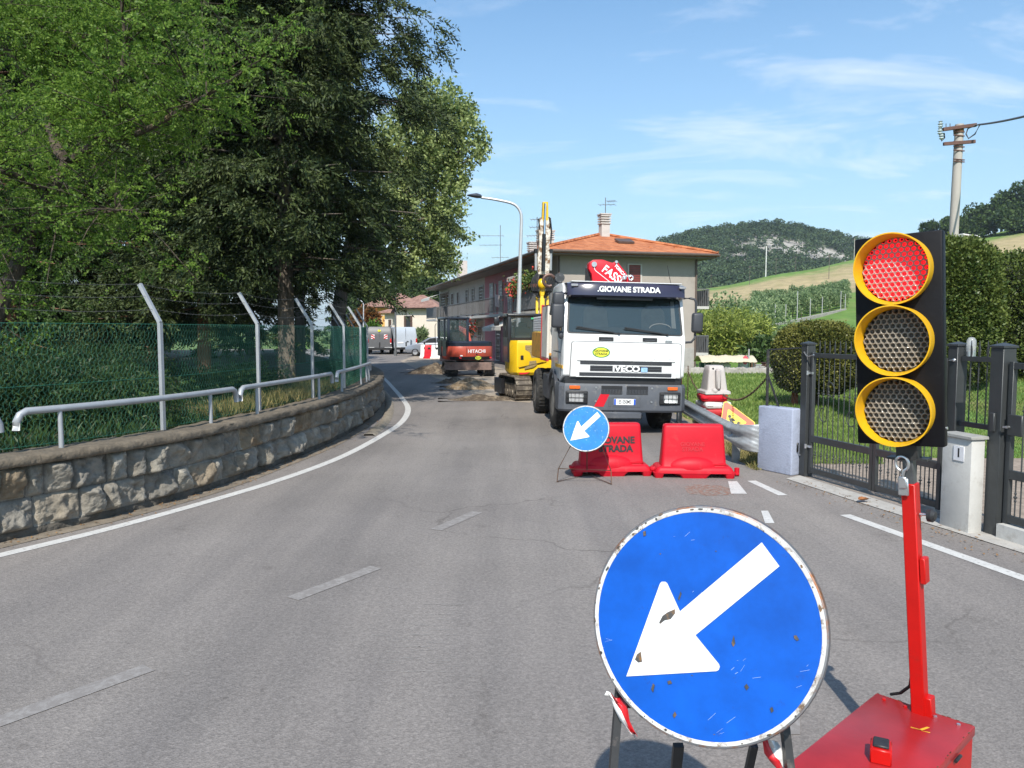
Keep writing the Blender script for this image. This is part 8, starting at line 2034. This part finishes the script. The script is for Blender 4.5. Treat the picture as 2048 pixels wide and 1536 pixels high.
def conifer(base, H, Rw, nb, spb, m, bark, label, low=0.12, tr=0.24, prof=None, L=0.125, W=0.021, nl=9, group='dark conifers behind the fence'):
    root = empty('conifer', base, 0, label, 'tree', group)
    h = low + (0.99 - low) * rng.random(nb) ** 0.9; az = rng.uniform(0, 2 * math.pi, nb)
    pr = np.interp(h, *(prof or ([0, 0.12, 0.3, 0.6, 0.85, 1.0], [0.75, 0.95, 1.0, 0.85, 0.55, 0.12])))
    ln = Rw * pr * rng.uniform(0.32, 1.12, nb) ** 0.85
    kc = 4; tc_ = rng.uniform(0.10, 1.0, (nb, kc)) ** 0.7; fc_ = rng.normal(size=(nb, kc)) * 0.22; ci = rng.integers(0, kc, (nb, spb)); ri = np.arange(nb)[:, None]
    t = np.clip(tc_[ri, ci] + rng.normal(size=(nb, spb)) * 0.035, 0.15, 1.06)
    rise = rng.uniform(-0.10, 0.30, nb)[:, None]
    fan = (fc_[ri, ci] * ln[:, None] * (1.15 - 0.5 * t)) + rng.normal(size=(nb, spb)) * 0.12
    ca, sa = np.cos(az)[:, None], np.sin(az)[:, None]; rad = t * ln[:, None]
    X = ca * rad - sa * fan; Y = sa * rad + ca * fan; Z = (h * H)[:, None] + rise * rad * 0.8 - 0.20 * ln[:, None] * t ** 2 - np.abs(fan) * 0.25 + rng.normal(size=(nb, spb)) * 0.07
    basep = np.stack([X, Y, Z], -1).reshape(-1, 3)
    d = np.stack([ca * 0.8 - sa * np.sign(fan) * 0.7, sa * 0.8 + ca * np.sign(fan) * 0.7, np.full_like(t, -0.30)], -1).reshape(-1, 3) + rng.normal(size=(nb * spb, 3)) * 0.35
    p, ld = sprays(basep, d, rng.uniform(0.28, 0.52, len(basep)), nl, L, W, 0.8, 0.35)
    leaves('crown', p, ld, L * rng.uniform(0.7, 1.3, len(p)), W, m, root)
    mb = MB(); mb.tube([(0, 0, -0.3), (0.03, 0.02, H * 0.3), (0, 0.05, H * 0.7), (0, 0, H * 0.97)], [tr, tr * 0.8, tr * 0.4, 0.03], 14)
    to = mb.build('trunk', bark, root)
    mb = MB()
    for k in range(0, nb, 2):
        e = np.array([math.cos(az[k]) * ln[k] * 0.8, math.sin(az[k]) * ln[k] * 0.8, h[k] * H + rise[k, 0] * ln[k] * 0.6 - 0.12 * ln[k]])
        mb.tube([(0, 0, h[k] * H), tuple(e * np.array([0.5, 0.5, 1]) + np.array([0, 0, 0.04 * ln[k]]) * 1.0), tuple(e)], [0.045, 0.03, 0.008], 5, False)
    mb.build('limbs', bark, root, recalc=False)
    return root
def gp(px, Y, z=0.70): q = P(px, 700, Y); return Vector((q.x, Y, z))
conifer(gp(572, 19.5), 12.9, 4.05, 520, 64, M_CONL, M_BARKG, 'biggest dark conifer behind the fence, its trunk grey, nearest the bend', 0.205, 0.23, ([0, 0.15, 0.25, 0.5, 0.62, 0.75, 0.9, 1.0], [0.5, 0.68, 0.97, 0.99, 1.0, 0.92, 0.75, 0.3]))
conifer(gp(408, 21.5), 16.0, 3.8, 460, 56, M_CONL, M_BARKR, 'dark conifer with a reddish trunk left of the biggest one', 0.12, 0.20, ([0, 0.1, 0.3, 0.6, 0.85, 1.0], [0.7, 0.95, 1.0, 0.95, 0.8, 0.4]))
conifer(gp(205, 24.0), 15.0, 4.3, 420, 54, M_CONL2, M_BARKR, 'greener dark conifer farther left behind the leaning light green tree', 0.06, 0.22)
conifer(gp(20, 21.0), 13.5, 4.2, 380, 50, M_CONL2, M_BARKR, 'dark conifer at the left picture edge behind the leaning trunk', 0.06, 0.22)
conifer(gp(600, 30.0), 15.0, 3.6, 320, 50, M_CONL, M_BARKG, 'dark conifer at the back near the fence corner', 0.34, 0.22, None, 0.16, 0.028, 8)
conifer(gp(300, 33.0), 17, 5.0, 330, 50, M_CONL2, M_BARKR, 'tall conifer deep in the park between the red-barked ones', 0.06, 0.25, None, 0.20, 0.034, 8)
conifer(gp(-20, 32.0), 17, 5.0, 300, 46, M_CONL2, M_BARKR, 'tall conifer deep in the park at the left picture edge', 0.06, 0.25, None, 0.20, 0.034, 8)
conifer(gp(500, 40.0), 17, 5.0, 300, 46, M_CONL, M_BARKG, 'tall conifer farthest back behind the biggest one', 0.05, 0.25, None, 0.22, 0.036, 8)
# leaning light green tree with feathery leaves
def robinia():
    Yq = 11.0; root = empty('robinia', (P(-20, 650, Yq).x, Yq, 0.7), 0, 'leaning light green tree with feathery leaves at the left, dark bent trunk', 'tree'); o = root.location.copy()
    def q(px, py, dy=0.0): return P(px, py, Yq + dy) - o
    limbs = [([q(-30, 700), q(-5, 620), q(22, 560), q(60, 475), q(98, 392), q(135, 325)], [0.125, 0.12, 0.112, 0.10, 0.088, 0.075]),
             ([q(135, 325), q(112, 290, 0.2), q(95, 215, 0.5), q(115, 130, 0.8), q(112, 40, 1.0), q(125, -60, 1.2)], [0.085, 0.07, 0.055, 0.045, 0.035, 0.02]),
             ([q(135, 325), q(180, 295, -0.2), q(207, 265, -0.3), q(217, 200, -0.5), q(250, 110, -0.6), q(240, -20, -0.8)], [0.075, 0.06, 0.05, 0.04, 0.03, 0.015]),
             ([q(190, 285, -0.2), q(280, 265, -0.5), q(370, 215, -0.8), q(430, 180, -1.0), q(520, 120, -1.2)], [0.045, 0.04, 0.035, 0.025, 0.008]),
             ([q(100, 385), q(30, 350, -0.6), q(-40, 330, -1.0), q(-110, 250, -1.4)], [0.05, 0.04, 0.03, 0.012]),
             ([q(95, 215, 0.5), q(30, 120, 0.2), q(-20, 60, 0.0), q(-90, -20, 0.0)], [0.05, 0.04, 0.03, 0.012]),
             ([q(60, 475), q(-10, 440, -0.5), q(-90, 420, -0.9)], [0.04, 0.03, 0.012]),
             ([q(115, 130, 0.8), q(190, 60, 0.6), q(330, -20, 0.4)], [0.04, 0.03, 0.012]),
             ([q(60, 470), q(170, 430, -0.5), q(275, 420, -0.8)], [0.035, 0.025, 0.008])]
    mb = MB(); allp = []
    for pts, rs in limbs:
        c_, s_ = catmull([tuple(p) for p in pts], 0.12); st = np.linspace(0, 1, len(rs)); mb.tube([Vector(p) for p in c_], list(np.interp(s_ / s_[-1], st, rs)), 9)
        if len(allp) or rs[0] < 0.16: allp.append(c_[int(len(c_) * 0.15):])
    mb.build('trunk', mat('bark_robinia', (0.075, 0.058, 0.042), 0.95, var=0.4, scale=6, bump=1.0, bscale=14, stretch=(2, 2, 0.4), dirt=((0.22, 0.15, 0.04), 0.22, 3)), root)
    P_ = np.concatenate(allp)
    n = 330; i = rng.integers(0, len(P_), n); s0 = P_[i]; d = unit(rng.normal(size=(n, 3)) * np.array([1, 1, 0.55]) + np.array([0.1, -0.15, 0.25])); ln = rng.uniform(0.5, 1.5, n)
    mb = MB()
    for a, b_, l in zip(s0, d, ln): mb.tube([tuple(a), tuple(a + b_ * l * 0.5 + np.array([0, 0, 0.05])), tuple(a + b_ * l)], [0.012, 0.008, 0.003], 4, False)
    mb.build('twigs', MATS['bark_robinia'], root, recalc=False)
    # feathery leaves: a midrib with paired leaflets, many along every twig
    per = 22; t = rng.uniform(0.15, 1.05, (n, per, 1)); b0 = (s0[:, None, :] + d[:, None, :] * ln[:, None, None] * t + rng.normal(size=(n, per, 3)) * 0.16).reshape(-1, 3)
    dd = (d[:, None, :] * 0.5 + rng.normal(size=(n, per, 3)) * np.array([0.9, 0.9, 0.35])).reshape(-1, 3)
    wp_ = [proj(tuple(v + np.array(o))) for v in b0]; kp_ = np.array([not (a < 270 and 285 < b_ < 700 and v[1] < 0.1 and rng.random() < 0.6) for (a, b_), v in zip(wp_, b0)]); b0, dd = b0[kp_], dd[kp_]
    p, ld = sprays(b0, dd, rng.uniform(0.17, 0.30, len(b0)), 13, 0.03, 0.01, 1.3, 0.25)
    leaves('crown', p, ld, 0.050 * rng.uniform(0.7, 1.2, len(p)), 0.0135, M_ROB, root)
    return root
robinia()
# sunlit plane tree at the bend
def plane_tree():
    Yq = 36.0; base = Vector((P(655, 700, Yq).x, Yq + 2, 0.4)); root = empty('plane_tree', base, 0, 'large sunlit broadleaf tree with pale leaves overhanging the road before the houses', 'tree')
    bl = []
    for (px, py, r, dy) in ((835, 215, 60, 0.5), (880, 225, 62, 0), (915, 235, 52, 0), (940, 285, 44, -0.3), (962, 302, 24, -0.4), (890, 310, 68, 0.3), (850, 330, 80, 0.8), (905, 370, 40, 0), (835, 420, 80, 0.8), (890, 425, 38, 0), (855, 480, 60, 0.5), (905, 480, 36, -0.3), (890, 520, 30, -0.3), (905, 545, 14, -0.3), (840, 520, 40, 0.3), (790, 520, 50, 1), (780, 430, 80, 1.5), (780, 300, 90, 2), (750, 560, 30, 0.5), (800, 560, 26, 0.3)):
        c = P(px, py, Yq + dy) - base; rr = r / FPX * Yq; bl.append(((c.x, c.y, c.z), (rr, rr * 0.9, rr)))
    # leafy clumps at twig ends
    nc = 1150; cp, u = blob_points(bl, nc, 0.7, 0.2); per = 34
    p = (cp[:, None, :] + rng.normal(size=(nc, per, 3)) * 0.16).reshape(-1, 3); d = rng.normal(size=p.shape) + np.array([0, 0, -0.3])
    leaves('crown', p, d, 0.17 * rng.uniform(0.5, 1.3, len(p)), 0.066, M_PLANE, root, 0.2)
    mb = MB(); mb.tube([(0, 0, -0.5), (0.1, 0, 2.5), (0.5, 0, 5.0), (1.2, -0.5, 8.0)], [0.42, 0.36, 0.28, 0.12], 14)
    for c, r in bl: mb.tube([(0.3, 0, 3.6), tuple((Vector((0.5, 0, 5)) + Vector(c)) / 2 + Vector((0, 0, 0.5))), c], [0.14, 0.08, 0.02], 6, False)
    mb.build('trunk', M_BARKG, root); return root
plane_tree()
# shrubs filling the slope behind the fence
M_SHR = leaf_mat('shrub_leaf', (0.010, 0.027, 0.008), (0.050, 0.090, 0.022), 0.25, 0.5, 0.9)  # greens darkened in place of shade from the tree canopy
def shrub(px, Y, w, H, n, label, m=None, z=0.55, L=0.085, W=0.011):
    b_ = gp(px, Y, z); root = empty('shrub', b_, 0, label, 'shrub', 'shrubs behind the mesh fence')
    H *= 0.85; n = int(n * 0.8)
    bl = [((rng.normal(0, w * 0.35), rng.normal(0, w * 0.3), H * rng.uniform(0.25, 0.75)), (w * rng.uniform(0.3, 0.5),) * 2 + (H * rng.uniform(0.2, 0.38),)) for _ in range(9)]
    cp, u = blob_points(bl, n // 9, 0.6, 0.25); d = u * 0.9 + rng.normal(size=cp.shape) * 0.5; d[:, 2] -= 0.1
    p, ld = sprays(cp, d, rng.uniform(0.16, 0.34, len(cp)), 9, L, W, 0.8, 0.3); k = p[:, 2] > -0.1
    leaves('foliage', p[k], ld[k], L * rng.uniform(0.6, 1.2, k.sum()), W, m or M_SHR, root)
    mb = MB()
    for c, r in bl: mb.tube([(0, 0, -0.1), (c[0] * 0.5, c[1] * 0.5, c[2] * 0.6), c], [0.03, 0.02, 0.008], 5, False)
    mb.build('stems', M_BARK, root, recalc=False); return root
for (px, Y, w, H, n, lab) in ((-70, 9.5, 1.4, 1.3, 26000, 'feathery green shrub at the left picture edge behind the fence'), (70, 10.2, 1.5, 1.15, 28000, 'feathery green shrub behind the first whole fence bay'), (215, 11.0, 1.5, 1.15, 26000, 'low feathery shrub left of the first tall fence post'), (20, 13.5, 2.0, 1.7, 24000, 'dense shrub farther back behind the first fence bay'), (180, 14.5, 2.0, 1.5, 24000, 'dense shrub between the leaning trunk and the first tall fence post'), (400, 13.5, 1.2, 1.0, 16000, 'low green shrub right of the first tall fence post'), (480, 15.5, 1.1, 0.9, 10000, 'small leafy shrub at the foot of the grey conifer trunk')):
    shrub(px, Y, w, H, n, lab)
# dry weeds and ivy along the coping
M_DRY = leaf_mat('dry_weed', (0.10, 0.12, 0.03), (0.36, 0.29, 0.12), 0.3, 0.7, 1.2)
def blades(name, xy, z, h, w, m, lean=0.5):
    n = len(xy); p = np.c_[xy, z]; d = np.c_[rng.normal(0, lean, (n, 2)), np.ones(n)]; o = leaves(name, p, d, h, w, m, None, 0.1); return tag(o, kind='stuff')
dd = rng.uniform(s_for_px(470, 0.3, 0.8), s_for_px(705, 0.3, 0.8), 5200); of = rng.uniform(0.42, 1.3, 5200); xy = wall_path.off(dd, of); blades('dry_weeds', xy, np.full(5200, 0.69), rng.uniform(0.08, 0.34, 5200), 0.010, M_DRY, 0.45)
dd = rng.uniform(4, 30, 9000); of = rng.uniform(0.40, 1.6, 9000); xy = wall_path.off(dd, of); blades('weeds', xy, np.full(9000, 0.69), rng.uniform(0.05, 0.26, 9000), 0.014, M_SHR, 0.6)
# meadow and lawn grass
M_GRS = leaf_mat('grass_blade', (0.095, 0.185, 0.035), (0.29, 0.37, 0.10), 0.35, 0.6, 0.6)
n = 46000; yy = 11.3 + 23 * rng.random(n) ** 1.3; xx = 3.95 + rng.random(n) * (1.5 + (yy - 11) * 0.42); blades('meadow_grass', np.c_[xx, yy], np.full(n, -0.03), rng.uniform(0.04, 0.13, n) * (1 + (yy - 11) * 0.03), 0.006 + 0.0007 * (yy - 11), M_GRS)
n = 42000; yy = 11.8 + 6.0 * rng.random(n); xx = yy * rng.uniform(0.38, 0.80, n); zz_ = np.array([bank(a, b_) - 0.03 for a, b_ in zip(xx, yy)]); blades('lawn_grass', np.c_[xx, yy], zz_, rng.uniform(0.04, 0.12, n), 0.006, M_GRS)
n = 5200; blades('dry_grass', np.c_[rng.uniform(3.46, 4.3, n), rng.uniform(10.75, 13.2, n)], np.full(n, -0.01), rng.uniform(0.04, 0.16, n), 0.006, M_DRY, 0.9)
# litter: fallen leaves and grit along wall foot and gates
M_LIT = mat('litter_leaf', (0.24, 0.13, 0.05), 0.9, var=0.5, scale=8)
n = 420; dd = rng.uniform(3.5, 17, n); xy = wall_path.off(dd, -np.abs(rng.normal(0.05, 0.12, n)) - 0.05); p = np.c_[xy, np.full(n, 0.012)]; d = np.c_[rng.normal(size=(n, 2)), rng.normal(0, 0.15, n)]
tag(leaves('leaf_litter', p, d, 0.035 * rng.uniform(0.5, 1.4, n), 0.009, M_LIT, None, 0.2, np.tile([0, 0, 1.0], (n, 1)) + rng.normal(size=(n, 3)) * 0.3), kind='stuff')
n = 200; t = rng.random(n); gq = np.array([tuple(G(1600, 962)[:2])]) * (1 - t)[:, None] + np.array([tuple(G(2100, 1130)[:2])]) * t[:, None] + rng.normal(size=(n, 2)) * np.array([0.14, 0.1]) - np.array([0.12, 0.03]); p = np.c_[gq, np.full(n, 0.014)]; d = np.c_[rng.normal(size=(n, 2)), rng.normal(0, 0.2, n)]
tag(leaves('leaf_litter', p, d, 0.03 * rng.uniform(0.4, 1.5, n), 0.008, M_LIT, None, 0.2, np.tile([0, 0, 1.0], (n, 1)) + rng.normal(size=(n, 3)) * 0.3), kind='stuff')
bigleaf = G(1727, 1006); lf = empty('fallen_leaf', (bigleaf.x, bigleaf.y, 0.012), 0.4, 'single curled brown leaf on the ground before the gate', 'leaf')
gv = []
for i, a in enumerate(np.linspace(-1, 1, 9)):
    for b_ in np.linspace(-1, 1, 5): w = 0.045 * (1 - a * a) ** 0.7 + 0.002; gv.append((a * 0.08, b_ * w, 0.02 + 0.035 * b_ * b_ * (1 - a * a) + 0.015 * a * a + 0.004 * math.sin(i * 3)))
grid_mesh('blade', np.array(gv), 9, 5, mat('leaf_brown', (0.30, 0.12, 0.04), 0.7, var=0.3, scale=20), lf); mb = MB(); mb.tube([(0.08, 0, 0.035), (0.11, 0.01, 0.03), (0.13, 0.015, 0.02)], 0.002, 5); mb.build('stalk', M_TWIG, lf)
# trees behind the far houses, and the russet bush by the small lamp
for (px, Y, top, w, lab) in ((862, 118, 524, 3.6, 'tall conifer behind the farthest terrace house'), (832, 124, 536, 3.8, 'conifer left of the tall one behind the cream house roof'), (800, 128, 552, 3.8, 'conifer between the pole top and the cream roof'), (770, 122, 562, 4.0, 'conifer behind the yellow house roof'), (738, 120, 566, 4.2, 'conifer behind the left end of the yellow roof'), (885, 126, 556, 3.4, 'conifer peeping above the corner house eaves'), (705, 112, 572, 4.2, 'conifer at the left behind the small street lamp')):
    b_ = P(px, 690, Y); H = P(px, top, Y).z
    conifer((b_.x, Y, 0), H, w, 150, 40, M_CONL2, M_BARK, lab, 0.1, 0.2, ([0, 0.12, 0.4, 0.7, 1.0], [0.8, 1.0, 0.85, 0.55, 0.1]), 0.40, 0.075, 6, 'conifers behind the far houses')
M_RUSS = leaf_mat('russet_leaf', (0.035, 0.045, 0.014), (0.30, 0.115, 0.035), 0.2, 0.5, 1.0)
b_ = P(734, 700, 76); ph = round_tree('photinia', (b_.x, 76, 0), 4.4, 1.75, 4200, M_RUSS, 'round dark bush with russet young leaves before the yellow house', None, 0.34, 0.11, 10, True, 0.22, 'bush')
b_ = P(842, 705, 70); round_tree('shrub', (b_.x, 70, 0), 2.2, 1.0, 900, M_ORCH, 'pale green shrub between the white van and the silver car', None, 0.4, 0.07, 6, True, 0.3, 'shrub')
b_ = P(742, 705, 70); round_tree('shrub', (b_.x, 70, 0), 2.6, 1.3, 1200, M_ROB, 'bright green shrub just above the grey van roof', None, 0.35, 0.1, 6, True, 0.4, 'shrub')
# ------------------------------------------------------------------ summer air: far hills fade a little
hm = bpy.data.materials.new('haze_air'); hm.use_nodes = True; hm.node_tree.nodes.clear()
ho_ = hm.node_tree.nodes.new('ShaderNodeOutputMaterial'); hv = hm.node_tree.nodes.new('ShaderNodeVolumePrincipled')
hv.inputs['Color'].default_value = (0.80, 0.88, 0.97, 1); hv.inputs['Density'].default_value = 0.0002; hv.inputs['Anisotropy'].default_value = 0.2
hm.node_tree.links.new(hv.outputs[0], ho_.inputs['Volume'])
mb = MB(); mb.box((0, 1970, 54.0), (5040, 4100, 112.0)); tag(mb.build('haze', hm, smooth=None), kind='stuff')
